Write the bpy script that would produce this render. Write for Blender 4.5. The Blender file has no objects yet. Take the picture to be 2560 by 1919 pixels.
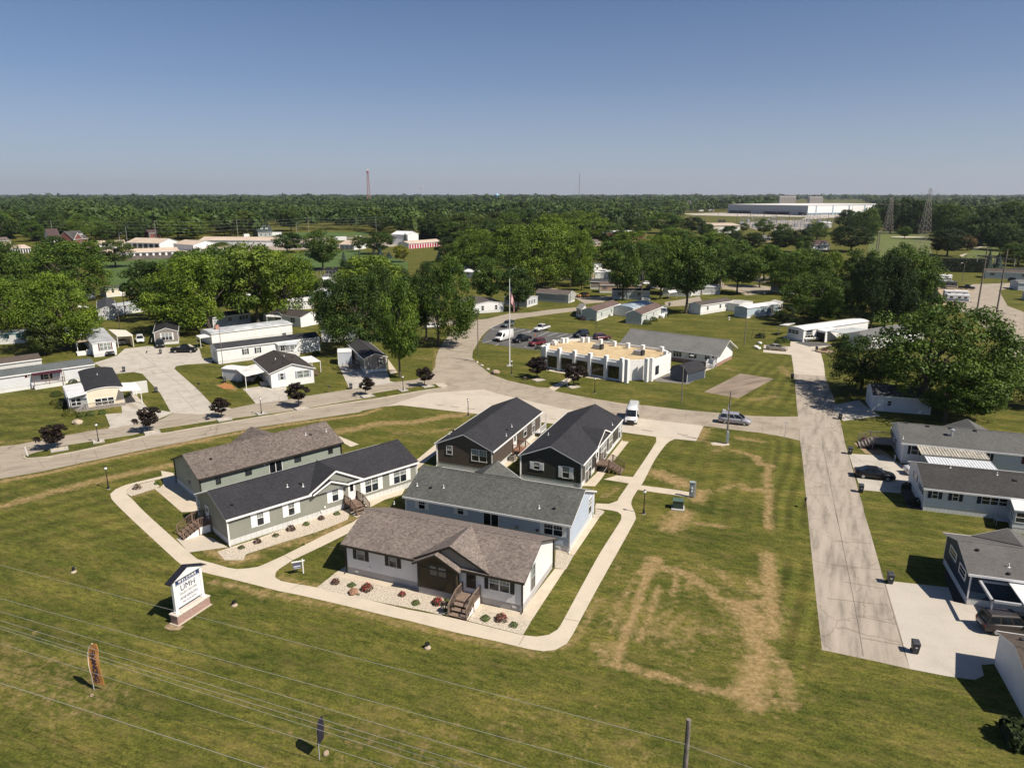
import bpy, bmesh, math, random
import numpy as np
from mathutils import Vector, Matrix
R = math.radians
rnd = random.Random(7)
scene = bpy.context.scene
COL = scene.collection
# ------------------------------------------------------------------ camera model: photograph pixel -> point of the place
PF, PCX, PCY, HZ, CAM_H = 1780.0,1280.0,959.5,486.0,36.0
TH = math.atan((PCY - HZ) / PF); TC, TS = math.cos(TH), math.sin(TH)
def W(p, z=0.0):
    u = (p[0] - PCX) / PF; v = (PCY - p[1]) / PF
    dy = TC + v * TS; dz = -TS + v * TC
    t = (z - CAM_H) / dz
    return (u * t, dy * t)
def ray(p):
    u = (p[0] - PCX) / PF; v = (PCY - p[1]) / PF
    return Vector((u, TC + v * TS, -TS + v * TC))
def proj(x, y, z):
    d = y * TC - (z - CAM_H) * TS; up = y * TS + (z - CAM_H) * TC
    return PCX + PF * x / d, PCY - PF * up / d
def zoom(x0, y0, k): return lambda x, y: (x0 + x / k, y0 + y / k)
A0 = zoom(0,400,4.252); A1 = zoom(500,400,4.252); A2 = zoom(1000,400,4.252); A3 = zoom(1500,400,4.252); A4 = zoom(2000,400,3.948)
B0 = zoom(0,680,4.606); B1 = zoom(440,680,4.606); B2 = zoom(880,660,4.606); B3 = zoom(1320,660,4.606); B4 = zoom(1760,660,4.606); B5 = zoom(2080,660,4.606)
C0 = zoom(0,960,4.252); C1 = zoom(420,1020,4.606); C2 = zoom(840,960,4.606); C3 = zoom(1240,960,4.606); C4 = zoom(1620,960,4.606); C5 = zoom(2080,1000,4.606)
D0 = zoom(0,1360,4.252); D1 = zoom(380,1360,5.818); D2 = zoom(660,1240,4.606); D3 = zoom(1020,1280,4.606); D4 = zoom(1500,1400,3.685); D5 = zoom(2080,1280,4.606); D6 = zoom(600,1700,1.7015); D7 = zoom(2100,1580,4.809)
N = lambda x, y: (x, y)
def height_at(base, top_y):
    x, y = W(base); lo, hi = 0.0,120.0
    for _ in range(50):
        m = (lo + hi) / 2
        if proj(x, y, m)[1] > top_y: lo = m
        else: hi = m
    return lo
# ------------------------------------------------------------------ materials
MATS = {}
def nodes_of(m):
    m.use_nodes = True
    nt = m.node_tree; b = nt.nodes['Principled BSDF']
    return nt, nt.nodes, nt.links, b
def ramp(nd, stops):
    r = nd.new('ShaderNodeValToRGB'); e = r.color_ramp.elements
    e[0].position, e[0].color = stops[0][0],(*stops[0][1],1)
    e[1].position, e[1].color = stops[-1][0],(*stops[-1][1],1)
    for p, c in stops[1:-1]:
        k = e.new(p); k.color = (*c, 1)
    return r
def mul(c, k): return tuple(min(1, x * k) for x in c)
def mat(name, c, rough=.7, metal=0, var=.12, scale=1.5, bump=0, spec=.4, detail=5, scale2=None, coat=0):
    """paint, metal, plastic: base colour with a soft procedural variation"""
    if name in MATS: return MATS[name]
    m = bpy.data.materials.new(name); nt, nd, lk, b = nodes_of(m)
    tc = nd.new('ShaderNodeTexCoord'); n = nd.new('ShaderNodeTexNoise')
    n.inputs['Scale'].default_value = scale; n.inputs['Detail'].default_value = detail
    lk.new(tc.outputs['Object'], n.inputs['Vector'])
    r = ramp(nd, [(.3, mul(c, 1 - var)),(.7, mul(c, 1 + var))]); lk.new(n.outputs['Fac'], r.inputs['Fac'])
    lk.new(r.outputs['Color'], b.inputs['Base Color'])
    b.inputs['Roughness'].default_value = rough; b.inputs['Metallic'].default_value = metal
    b.inputs['Specular IOR Level'].default_value = spec
    b.inputs['Coat Weight'].default_value = coat; b.inputs['Coat Roughness'].default_value = .08
    if bump:
        n2 = nd.new('ShaderNodeTexNoise'); n2.inputs['Scale'].default_value = scale2 or scale * 4; n2.inputs['Detail'].default_value = 6
        lk.new(tc.outputs['Object'], n2.inputs['Vector'])
        bp = nd.new('ShaderNodeBump'); bp.inputs['Strength'].default_value = bump; bp.inputs['Distance'].default_value = .05
        lk.new(n2.outputs['Fac'], bp.inputs['Height']); lk.new(bp.outputs['Normal'], b.inputs['Normal'])
    MATS[name] = m; return m
def siding(name, c, lap=.2, rough=.55, vertical=False):
    """lap siding: a saw-tooth course in local z with a thin dark joint, dirt towards no side"""
    if name in MATS: return MATS[name]
    m = bpy.data.materials.new(name); nt, nd, lk, b = nodes_of(m)
    tc = nd.new('ShaderNodeTexCoord'); sx = nd.new('ShaderNodeSeparateXYZ'); lk.new(tc.outputs['Object'], sx.inputs['Vector'])
    src = sx.outputs['Z']
    if vertical:
        ad = nd.new('ShaderNodeMath'); ad.operation = 'ADD'; lk.new(sx.outputs['X'], ad.inputs[0]); lk.new(sx.outputs['Y'], ad.inputs[1]); src = ad.outputs[0]
    d = nd.new('ShaderNodeMath'); d.operation = 'DIVIDE'; d.inputs[1].default_value = lap; lk.new(src, d.inputs[0])
    f = nd.new('ShaderNodeMath'); f.operation = 'FRACT'; lk.new(d.outputs[0], f.inputs[0])
    jr = ramp(nd, [(0,(.62,.62,.62)),(.1,(1,1,1))]); lk.new(f.outputs[0], jr.inputs['Fac'])
    n = nd.new('ShaderNodeTexNoise'); n.inputs['Scale'].default_value = .7; n.inputs['Detail'].default_value = 6; lk.new(tc.outputs['Object'], n.inputs['Vector'])
    r = ramp(nd, [(.3, mul(c, .93)),(.72, mul(c, 1.05))]); lk.new(n.outputs['Fac'], r.inputs['Fac'])
    mx = nd.new('ShaderNodeMix'); mx.data_type = 'RGBA'; mx.blend_type = 'MULTIPLY'; mx.inputs['Factor'].default_value = 1
    lk.new(r.outputs['Color'], mx.inputs['A']); lk.new(jr.outputs['Color'], mx.inputs['B']); lk.new(mx.outputs['Result'], b.inputs['Base Color'])
    bp = nd.new('ShaderNodeBump'); bp.inputs['Strength'].default_value = .5; bp.inputs['Distance'].default_value = .015; bp.invert = True
    lk.new(f.outputs[0], bp.inputs['Height']); lk.new(bp.outputs['Normal'], b.inputs['Normal'])
    b.inputs['Roughness'].default_value = rough; b.inputs['Specular IOR Level'].default_value = .3
    MATS[name] = m; return m
def shingle(name, c, contrast=.3, rows=.16):
    if name in MATS: return MATS[name]
    m = bpy.data.materials.new(name); nt, nd, lk, b = nodes_of(m)
    tc = nd.new('ShaderNodeTexCoord'); sx = nd.new('ShaderNodeSeparateXYZ'); lk.new(tc.outputs['Object'], sx.inputs['Vector'])
    # tabs: white noise per cell of (along, course)
    mp = nd.new('ShaderNodeMapping'); mp.inputs['Scale'].default_value = (4.5,4.5,14.0); lk.new(tc.outputs['Object'], mp.inputs['Vector'])
    v = nd.new('ShaderNodeTexVoronoi'); v.inputs['Scale'].default_value = 1.0; lk.new(mp.outputs['Vector'], v.inputs['Vector'])
    n = nd.new('ShaderNodeTexNoise'); n.inputs['Scale'].default_value = 3.2; n.inputs['Detail'].default_value = 9; n.inputs['Roughness'].default_value = .85; lk.new(tc.outputs['Object'], n.inputs['Vector'])
    n3 = nd.new('ShaderNodeTexNoise'); n3.inputs['Scale'].default_value = .35; n3.inputs['Detail'].default_value = 3; lk.new(tc.outputs['Object'], n3.inputs['Vector'])
    mx0 = nd.new('ShaderNodeMix'); mx0.data_type = 'RGBA'; mx0.inputs['Factor'].default_value = .5
    lk.new(v.outputs['Color'], mx0.inputs['A']); lk.new(n.outputs['Fac'], mx0.inputs['B'])
    r = ramp(nd, [(.25, mul(c, 1 - contrast)),(.5, c),(.75, mul(c, 1 + contrast))]); lk.new(mx0.outputs['Result'], r.inputs['Fac'])
    r3 = ramp(nd, [(.3,(.9,.9,.9)),(.7,(1.08,1.08,1.08))]); lk.new(n3.outputs['Fac'], r3.inputs['Fac'])
    d = nd.new('ShaderNodeMath'); d.operation = 'DIVIDE'; d.inputs[1].default_value = rows * .45; lk.new(sx.outputs['Z'], d.inputs[0])
    f = nd.new('ShaderNodeMath'); f.operation = 'FRACT'; lk.new(d.outputs[0], f.inputs[0])
    jr = ramp(nd, [(0,(.8,.8,.8)),(.22,(1,1,1))]); lk.new(f.outputs[0], jr.inputs['Fac'])
    mx = nd.new('ShaderNodeMix'); mx.data_type = 'RGBA'; mx.blend_type = 'MULTIPLY'; mx.inputs['Factor'].default_value = 1
    lk.new(r.outputs['Color'], mx.inputs['A']); lk.new(jr.outputs['Color'], mx.inputs['B'])
    mx2 = nd.new('ShaderNodeMix'); mx2.data_type = 'RGBA'; mx2.blend_type = 'MULTIPLY'; mx2.inputs['Factor'].default_value = 1
    lk.new(mx.outputs['Result'], mx2.inputs['A']); lk.new(r3.outputs['Color'], mx2.inputs['B'])
    lk.new(mx2.outputs['Result'], b.inputs['Base Color'])
    b.inputs['Roughness'].default_value = .9; b.inputs['Specular IOR Level'].default_value = .2
    MATS[name] = m; return m
def stretch(nd, lk, src, ang, k):
    mp = nd.new('ShaderNodeMapping'); mp.inputs['Rotation'].default_value = (0,0,-R(ang)); lk.new(src, mp.inputs['Vector'])
    m2 = nd.new('ShaderNodeMapping'); m2.inputs['Scale'].default_value = k; lk.new(mp.outputs['Vector'], m2.inputs['Vector']); return m2.outputs['Vector']
def concrete(name, c, stain=.18, scale=.35, streak=None, crack=False):
    if name in MATS: return MATS[name]
    m = bpy.data.materials.new(name); nt, nd, lk, b = nodes_of(m)
    g = nd.new('ShaderNodeNewGeometry'); src = g.outputs['Position']
    if streak is not None:
        s2 = stretch(nd, lk, src, streak, (.18,1.3,1))
    else: s2 = src
    n = nd.new('ShaderNodeTexNoise'); n.inputs['Scale'].default_value = scale; n.inputs['Detail'].default_value = 8; n.inputs['Roughness'].default_value = .62; lk.new(s2, n.inputs['Vector'])
    n2 = nd.new('ShaderNodeTexNoise'); n2.inputs['Scale'].default_value = 6; n2.inputs['Detail'].default_value = 6; lk.new(src, n2.inputs['Vector'])
    r = ramp(nd, [(.28, mul(c, 1 - stain * 1.4)),(.5, c),(.75, mul(c, 1 + stain * .7))]); lk.new(n.outputs['Fac'], r.inputs['Fac'])
    r2 = ramp(nd, [(.3,(.93,.93,.93)),(.7,(1.05,1.05,1.05))]); lk.new(n2.outputs['Fac'], r2.inputs['Fac'])
    mx = nd.new('ShaderNodeMix'); mx.data_type = 'RGBA'; mx.blend_type = 'MULTIPLY'; mx.inputs['Factor'].default_value = 1
    lk.new(r.outputs['Color'], mx.inputs['A']); lk.new(r2.outputs['Color'], mx.inputs['B']); lk.new(mx.outputs['Result'], b.inputs['Base Color'])
    if crack:
        ns = nd.new('ShaderNodeTexNoise'); ns.inputs['Scale'].default_value = .8; ns.inputs['Detail'].default_value = 4; lk.new(src, ns.inputs['Vector'])
        av = nd.new('ShaderNodeVectorMath'); av.operation = 'MULTIPLY_ADD'; av.inputs[1].default_value = (1.6,1.6,0); lk.new(ns.outputs['Color'], av.inputs[0]); lk.new(src, av.inputs[2])
        vo = nd.new('ShaderNodeTexVoronoi'); vo.feature = 'DISTANCE_TO_EDGE'; vo.inputs['Scale'].default_value = .13; lk.new(av.outputs['Vector'], vo.inputs['Vector'])
        cr_ = ramp(nd, [(0, (.76,.74,.71)), (.004, (.8,.78,.75)), (.010, (1,1,1))]); lk.new(vo.outputs['Distance'], cr_.inputs['Fac'])
        n5 = nd.new('ShaderNodeTexNoise'); n5.inputs['Scale'].default_value = .55; n5.inputs['Detail'].default_value = 7; lk.new(src, n5.inputs['Vector'])
        r5 = ramp(nd, [(.58, (1,1,1)), (.72, (.82,.81,.8))]); lk.new(n5.outputs['Fac'], r5.inputs['Fac'])
        m4 = nd.new('ShaderNodeMix'); m4.data_type = 'RGBA'; m4.blend_type = 'MULTIPLY'; m4.inputs['Factor'].default_value = 1; lk.new(cr_.outputs['Color'], m4.inputs['A']); lk.new(r5.outputs['Color'], m4.inputs['B'])
        m3 = nd.new('ShaderNodeMix'); m3.data_type = 'RGBA'; m3.blend_type = 'MULTIPLY'; m3.inputs['Factor'].default_value = 1; lk.new(mx.outputs['Result'], m3.inputs['A']); lk.new(m4.outputs['Result'], m3.inputs['B']); lk.new(m3.outputs['Result'], b.inputs['Base Color'])
    b.inputs['Roughness'].default_value = .9; b.inputs['Specular IOR Level'].default_value = .2
    MATS[name] = m; return m
def glass(name, c=(.02,.025,.03), rough=.08):
    if name in MATS: return MATS[name]
    m = bpy.data.materials.new(name); nt, nd, lk, b = nodes_of(m)
    tc = nd.new('ShaderNodeTexCoord'); n = nd.new('ShaderNodeTexNoise'); n.inputs['Scale'].default_value = 1.1; n.inputs['Detail'].default_value = 3
    lk.new(tc.outputs['Object'], n.inputs['Vector'])
    r = ramp(nd, [(.35, mul(c, .6)),(.65, mul(c, 1.7))]); lk.new(n.outputs['Fac'], r.inputs['Fac']); lk.new(r.outputs['Color'], b.inputs['Base Color'])
    b.inputs['Roughness'].default_value = rough; b.inputs['Specular IOR Level'].default_value = .6
    MATS[name] = m; return m
# ------------------------------------------------------------------ mesh builder
class MB:
    def __init__(s): s.v = []; s.f = []; s.m = []
    def face(s, pts, m=0):
        i = len(s.v); s.v += [tuple(p) for p in pts]; s.f.append(tuple(range(i, i + len(pts)))); s.m.append(m)
    def mesh(s, pts, faces, m=0):
        i = len(s.v); s.v += [tuple(p) for p in pts]
        for f in faces: s.f.append(tuple(i + k for k in f)); s.m.append(m)
    def hexa(s, p, m=0):  # p: 4 bottom ccw + 4 top ccw
        s.mesh(p, [(3,2,1,0),(4,5,6,7),(0,1,5,4),(1,2,6,5),(2,3,7,6),(3,0,4,7)], m)
    def box(s, x0, x1, y0, y1, z0, z1, m=0):
        x0, x1 = min(x0,x1), max(x0,x1); y0, y1 = min(y0,y1), max(y0,y1); z0, z1 = min(z0,z1), max(z0,z1)
        s.hexa([(x0,y0,z0),(x1,y0,z0),(x1,y1,z0),(x0,y1,z0),(x0,y0,z1),(x1,y0,z1),(x1,y1,z1),(x0,y1,z1)], m)
    def bar(s, p0, p1, w, h, m=0, up=(0,0,1)):
        """square bar from p0 to p1, w wide, h high"""
        p0, p1 = Vector(p0), Vector(p1); d = (p1 - p0).normalized(); u = Vector(up)
        if abs(d.dot(u)) > .98: u = Vector((1,0,0))
        a = d.cross(u).normalized() * w / 2; b = a.cross(d).normalized() * h / 2
        s.hexa([p0-a-b, p0+a-b, p1+a-b, p1-a-b, p0-a+b, p0+a+b, p1+a+b, p1-a+b], m)
    def tube(s, p0, p1, r0, r1=None, n=8, m=0, cap=True):
        r1 = r0 if r1 is None else r1
        s.path([p0, p1],[r0, r1], n, m, cap)
    def path(s, pts, rs, n=6, m=0, cap=True):
        pts = [Vector(p) for p in pts]; rings = []
        for i, p in enumerate(pts):
            d = (pts[min(i+1, len(pts)-1)] - pts[max(i-1,0)]).normalized()
            u = Vector((0,0,1)) if abs(d.z) < .95 else Vector((1,0,0))
            a = d.cross(u).normalized(); b = d.cross(a).normalized()
            rings.append([p + (a * math.cos(2*math.pi*k/n) + b * math.sin(2*math.pi*k/n)) * rs[i] for k in range(n)])
        s.loft(rings, m, cap)
    def loft(s, rings, m=0, cap=True):
        n = len(rings[0]); i0 = len(s.v)
        for r in rings: s.v += [tuple(p) for p in r]
        for j in range(len(rings) - 1):
            for k in range(n):
                a = i0 + j*n + k; b = i0 + j*n + (k+1) % n
                s.f.append((a, b, b + n, a + n)); s.m.append(m)
        if cap:
            s.f.append(tuple(i0 + k for k in reversed(range(n)))); s.m.append(m)
            s.f.append(tuple(i0 + (len(rings)-1)*n + k for k in range(n))); s.m.append(m)
    def lathe(s, prof, n=12, c=(0,0,0), m=0):
        s.loft([[(c[0] + r*math.cos(2*math.pi*k/n), c[1] + r*math.sin(2*math.pi*k/n), c[2] + z) for k in range(n)] for r, z in prof], m)
    def prism(s, poly, z0, z1, m=0, mt=None):
        """vertical prism on an (x, y) outline, any winding"""
        a = sum(poly[i][0]*poly[(i+1)%len(poly)][1] - poly[(i+1)%len(poly)][0]*poly[i][1] for i in range(len(poly)))
        if a < 0: poly = poly[::-1]
        n = len(poly)
        s.mesh([(x,y,z0) for x,y in poly] + [(x,y,z1) for x,y in poly],[(k,(k+1)%n,n+(k+1)%n,n+k) for k in range(n)], m)
        s.face([(x,y,z1) for x,y in poly], m if mt is None else mt)
    def sheet(s, poly, z, m=0):
        a = sum(poly[i][0]*poly[(i+1)%len(poly)][1] - poly[(i+1)%len(poly)][0]*poly[i][1] for i in range(len(poly)))
        if a < 0: poly = poly[::-1]
        s.face([(x,y,z) for x,y in poly], m)
    def xform(s, M):
        s.v = [tuple(M @ Vector(p)) for p in s.v]; return s
    def build(s, name, mats, parent=None, smooth=False, bevel=0):
        me = bpy.data.meshes.new(name); me.from_pydata(s.v, [], s.f)
        for mm in (mats if isinstance(mats, (list, tuple)) else [mats]): me.materials.append(mm)
        me.polygons.foreach_set('material_index', s.m)
        if smooth: me.polygons.foreach_set('use_smooth', [True] * len(s.f))
        me.update()
        o = bpy.data.objects.new(name, me); COL.objects.link(o)
        if parent is not None: o.parent = parent
        if bevel:
            b = o.modifiers.new('bevel', 'BEVEL'); b.width = bevel; b.segments = 2; b.limit_method = 'ANGLE'
        return o
def tag(o, label=None, cat=None, group=None, kind=None):
    if label: o['label'] = label
    if cat: o['category'] = cat
    if group: o['group'] = group
    if kind: o['kind'] = kind
    return o
LABELS = {}
def thing(name, label, cat, loc=(0,0,0), rz=0.0, group=None):
    o = bpy.data.objects.new(name, None); COL.objects.link(o)
    o.empty_display_size = .2
    o.location = (loc[0], loc[1], loc[2] if len(loc) > 2 else 0); o.rotation_euler = (0,0, rz)
    return tag(o, label, cat, group)
def structure(name, mb, m):
    return tag(mb.build(name, m), kind='structure')
def copy_tree(o, parent=None):
    c = o.copy(); COL.objects.link(c)
    if parent is not None: c.parent = parent
    for ch in list(o.children): copy_tree(ch, c)
    return c
def place(o, loc, rz=0.0, label=None, group=None):
    o.location = (loc[0], loc[1], loc[2] if len(loc) > 2 else 0); o.rotation_euler = (0,0, rz)
    if label: o['label'] = label
    if group: o['group'] = group
    return o
def text_mesh(name, body, size, m, parent, M, ext=.004, align='CENTER', sx=1.0, bold=0.0):
    cu = bpy.data.curves.new(name, 'FONT'); cu.body = body; cu.size = size; cu.extrude = ext; cu.align_x = align; cu.align_y = 'CENTER'; cu.offset = bold
    cu.resolution_u = 3
    t = bpy.data.objects.new(name, cu); COL.objects.link(t)
    dg = bpy.context.evaluated_depsgraph_get()
    me = bpy.data.meshes.new_from_object(t.evaluated_get(dg)); bpy.data.objects.remove(t); bpy.data.curves.remove(cu)
    me.transform(Matrix.Diagonal((sx, 1,1,1))); me.transform(M); me.materials.clear(); me.materials.append(m); me.name = name
    o = bpy.data.objects.new(name, me); COL.objects.link(o); o.parent = parent
    return o
def catmull(pts, step=.7, closed=False):
    pts = [Vector((p[0], p[1])) for p in pts]; out = []; n = len(pts)
    for i in range(n if closed else n - 1):
        p0 = pts[(i-1) % n] if closed or i else pts[0]; p1 = pts[i]; p2 = pts[(i+1) % n]; p3 = pts[(i+2) % n] if closed or i + 2 < n else pts[-1]
        k = max(1, min(14, int((p2 - p1).length / step)))
        for j in range(k):
            t = j / k
            out.append(tuple(.5 * ((2*p1) + (p2-p0)*t + (2*p0-5*p1+4*p2-p3)*t*t + (3*p1-p0-3*p2+p3)*t**3)))
    if not closed: out.append(tuple(pts[-1]))
    return out
def resample(pl, n):
    pl = [Vector(p) for p in pl]; d = [0]
    for a, b in zip(pl, pl[1:]): d.append(d[-1] + (b - a).length)
    out = []; j = 0
    for i in range(n):
        t = d[-1] * i / (n - 1)
        while j < len(pl) - 2 and d[j+1] < t: j += 1
        f = (t - d[j]) / max(1e-6, d[j+1] - d[j]); out.append(tuple(pl[j].lerp(pl[j+1], min(1, max(0, f)))))
    return out
# ------------------------------------------------------------------ world, sun, camera
SUN_DIR = Vector((math.cos(R(-30)) * math.cos(R(50)), math.sin(R(-30)) * math.cos(R(50)), math.sin(R(50))))
w = bpy.data.worlds.new('World'); scene.world = w; w.use_nodes = True
wn = w.node_tree.nodes; wl = w.node_tree.links
sky = wn.new('ShaderNodeTexSky'); sky.sky_type = 'NISHITA'; sky.sun_disc = False
sky.sun_elevation = R(50); sky.sun_rotation = R(120); sky.altitude = 0; sky.air_density = .6; sky.dust_density = .7; sky.ozone_density = 7
tint = wn.new('ShaderNodeMix'); tint.data_type = 'RGBA'; tint.blend_type = 'MULTIPLY'; tint.inputs['Factor'].default_value = 1; tint.inputs['B'].default_value = (.93,1.02,1.03,1)
wl.new(sky.outputs['Color'], tint.inputs['A']); # pale haze colour painted into the sky, stronger the nearer the horizon
wg = wn.new('ShaderNodeTexCoord'); wx_ = wn.new('ShaderNodeSeparateXYZ'); wl.new(wg.outputs['Generated'], wx_.inputs['Vector'])
wr = ramp(wn, [(0,(.82,.82,.82)),(.05,(.58,.58,.58)),(.14,(.24,.24,.24)),(.3,(0,0,0))]); wl.new(wx_.outputs['Z'], wr.inputs['Fac'])
hz_mix = wn.new('ShaderNodeMix'); hz_mix.data_type = 'RGBA'; wl.new(wr.outputs['Color'], hz_mix.inputs['Factor']); wl.new(tint.outputs['Result'], hz_mix.inputs['A']); hz_mix.inputs['B'].default_value = (5.0,5.15,5.65,1)
wl.new(hz_mix.outputs['Result'], wn['Background'].inputs['Color']); wn['Background'].inputs['Strength'].default_value = .066
sl = bpy.data.lights.new('sun', 'SUN'); sl.energy = 4.8; sl.angle = R(.5); sl.color = (1,.91,.79)
so = bpy.data.objects.new('sun', sl); COL.objects.link(so); so.rotation_euler = SUN_DIR.to_track_quat('Z', 'Y').to_euler(); so.location = (0,0,200)
cam = bpy.data.cameras.new('camera'); co = bpy.data.objects.new('camera', cam); COL.objects.link(co)
cam.sensor_fit = 'HORIZONTAL'; cam.sensor_width = 36; cam.lens = 36 * PF / 2560; cam.clip_end = 30000; cam.clip_start = .5
co.location = (0,0, CAM_H); co.rotation_euler = (R(90) - TH, 0,0)
scene.camera = co
scene.view_settings.view_transform = 'Standard'; scene.view_settings.look = 'None'; scene.view_settings.gamma = 1; scene.view_settings.exposure = .5
scene.cycles.max_bounces = 6; scene.cycles.transparent_max_bounces = 8
# ------------------------------------------------------------------ ground: one sheet to the horizon, its grass dry where the photo shows it dry
def P2(f, *pts): return [W(f(x, y)) for x, y in pts]
def grid_lines(lo, hi, step, far):
    a = list(np.arange(lo, hi + step/2, step)); s = step; x = a[0]; L = []
    while x > -far: s *= 1.35; x -= s; L.append(x)
    s = step; x = a[-1]; U = []
    while x < far: s *= 1.35; x += s; U.append(x)
    return np.array(L[::-1] + a + U)
gx = grid_lines(-72,72,.4,14000); gy = grid_lines(36,150,.4,14000)
GX, GY = np.meshgrid(gx, gy); nx, ny = len(gx), len(gy)
co_ = np.stack([GX.ravel(), GY.ravel(), np.zeros(nx*ny)],1).astype(np.float32)
idx = np.arange(nx*ny).reshape(ny, nx)
fa = np.stack([idx[:-1,:-1].ravel(), idx[:-1,1:].ravel(), idx[1:,1:].ravel(), idx[1:,:-1].ravel()],1)
gm = bpy.data.meshes.new('ground'); gm.vertices.add(nx*ny); gm.vertices.foreach_set('co', co_.ravel())
gm.loops.add(fa.size); gm.loops.foreach_set('vertex_index', fa.ravel().astype(np.int32))
gm.polygons.add(len(fa)); gm.polygons.foreach_set('loop_start', np.arange(0, fa.size, 4, dtype=np.int32)); gm.update(calc_edges=True)
dry = np.zeros(nx*ny, np.float32); PX, PY = co_[:,0], co_[:,1]
def swath(pts, w, s=1.0, soft=.9):
    global dry
    d = np.full(nx*ny, 1e9, np.float32)
    for (ax, ay),(bx, by) in zip(pts, pts[1:]):
        vx, vy = bx-ax, by-ay; t = np.clip(((PX-ax)*vx + (PY-ay)*vy) / (vx*vx+vy*vy+1e-9),0,1)
        d = np.minimum(d, np.hypot(PX-ax-t*vx, PY-ay-t*vy))
    dry = np.maximum(dry, s * np.exp(-(d / (w*.5*1.0 + .15))**2))
swath(P2(C0,(0,1035),(430,960),(800,875),(1200,790),(1600,705),(2000,625),(2211,600)),1.3,.95)
swath([W(C1(0,440)), W(C1(500,345)), W(C1(1000,250)), W(C1(1500,170)), W(C1(2211,80)), W(C2(500,285))],1.3,.95)
swath(P2(C0,(0,1300),(600,1135),(1000,1035),(1500,925),(1830,860)),2.6,.8)
swath(P2(C2,(50,550),(500,450),(900,440),(1250,370),(1500,345)),2.8,.85); swath(P2(C2,(700,560),(1000,560),(1300,520)),3,.5)
swath(P2(C2,(0,520),(300,500),(500,440)),1.5,.7)
swath(P2(C4,(90,1020),(250,1080),(420,1160)),3.2,.95); swath(P2(C4,(620,1240),(560,1330)),2.2,.9); swath(P2(C4,(400,1500),(260,1640)),3.2,.95)
swath(P2(C4,(650,520),(600,640)),2.5,.7); swath(P2(C4,(700,690),(900,700),(760,780)),1.6,.6); swath(P2(C4,(1050,620),(1300,660)),1.8,.75)
swath(P2(C4,(1000,770),(1240,830),(1290,920),(1410,930)),1.4,.85); swath(P2(C4,(1390,950),(1370,1100),(1395,1290)),1.2,.85)
swath(P2(C4,(1110,1215),(1300,1215),(1400,1240)),1.2,.9); swath(P2(C4,(1400,1300),(1380,1500),(1390,1658)),1.0,.9)
swath(P2(C4,(830,1230),(960,1160),(1120,1160)),1.2,.7); swath(P2(C4,(560,1600),(900,1640)),.9,.8)
swath(P2(D4,(510,0),(430,120)),2.0,1); swath(P2(D4,(430,120),(330,450),(200,760),(150,970)),.9,.95); swath(P2(D4,(350,100),(230,330),(100,650)),.8,.65)
swath(P2(D4,(540,250),(460,500),(360,720)),.9,.75); swath(P2(D4,(720,60),(670,320)),.8,.75); swath(P2(D4,(850,120),(820,260)),.9,.8)
swath(P2(D4,(560,70),(750,100),(900,190),(1000,250),(1060,340),(1250,400),(1550,390)),1.3,.85)
swath(P2(D4,(1545,-40),(1560,200),(1570,400),(1600,650)),1.7,1); swath(P2(D4,(1380,200),(1440,270)),1.5,.8)
swath(P2(D4,(1300,450),(1400,520),(1500,620)),3.6,1); swath(P2(D4,(1350,600),(1450,750),(1500,880)),2.2,.95)
swath(P2(D4,(1480,900),(1430,1050),(1400,1180),(1440,1290)),3.0,1); swath(P2(D4,(1260,1210),(1500,1310)),1.6,1)
swath(P2(D4,(150,950),(300,1000),(560,1070),(800,1130),(980,1185),(1250,1250)),1.0,.85); swath(P2(D4,(1680,950),(1740,1320)),1.6,.75)
swath(P2(D4,(0,800),(100,780),(0,930)),1.6,.7); swath(P2(D4,(600,600),(800,640),(1000,620),(1100,660)),1.8,.62); swath(P2(D4,(200,600),(430,640),(700,740)),2.6,.58)
swath(P2(D4,(900,30),(1150,120),(1200,260)),1.6,.55); swath(P2(D2,(0,1090),(400,1180),(900,1290),(1500,1440),(2211,1600)),1.2,.62)
swath(P2(D3,(0,1280),(500,1420),(1000,1520),(1500,1640),(1900,1500),(2211,1000)),1.0,.6); swath(P2(D1,(900,560),(1250,600),(1600,720),(2100,800)),1.1,.7)
swath(P2(D2,(200,930),(420,1000),(600,1040)),1.2,.6); swath(P2(C0,(1250,1180),(1640,1658)),.5,.6); swath(P2(C0,(1400,1190),(1640,1130)),2,.6)
swath(P2(C3,(1250,1290),(1400,1200)),1.2,.6); swath(P2(B4,(900,1190),(980,1280)),3,.6); swath(P2(B4,(260,1200),(340,1220)),2,.6); swath(P2(B4,(560,1560),(830,1520)),2.5,.6)
swath(P2(B2,(650,1060),(900,1100)),3,.55); swath(P2(B2,(960,960),(960,1220)),1.2,.6); swath(P2(B3,(30,720),(420,730)),2,.6); swath(P2(C0,(0,620),(400,590),(800,530),(1150,460)),1.4,.55)
swath(P2(D2,(0,560),(600,500),(980,260)),2.4,.75); swath(P2(D1,(900,90),(1250,240),(1500,160)),2.2,.85); swath(P2(B1,(500,1300),(680,1350)),1.6,.9)
swath(P2(A3,(850,620),(1100,640),(1500,640),(2100,640)),46,.8); swath(P2(A4,(0,590),(260,590)),40,.8); swath(P2(A4,(640,480),(800,500)),40,.75)
for a_, w_, s_ in (((120,60),7,.3),((250,450),8,.45),((620,560),9,.45),((900,150),7,.32),((1250,650),6,.38),((600,820),7,.32),((1480,300),5,.5),((1480,1000),6,.45)): swath([W(D4(*a_)), W(D4(a_[0]+60, a_[1]+120))], w_, s_)
swath(P2(D0,(-200,1250),(300,1420),(900,1640)), 9, .42); swath(P2(D6,(300,200),(900,300)), 8, .3); swath(P2(D6,(1100,150),(1700,260)), 7, .28)
stripe = np.zeros(nx*ny, np.float32)
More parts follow.
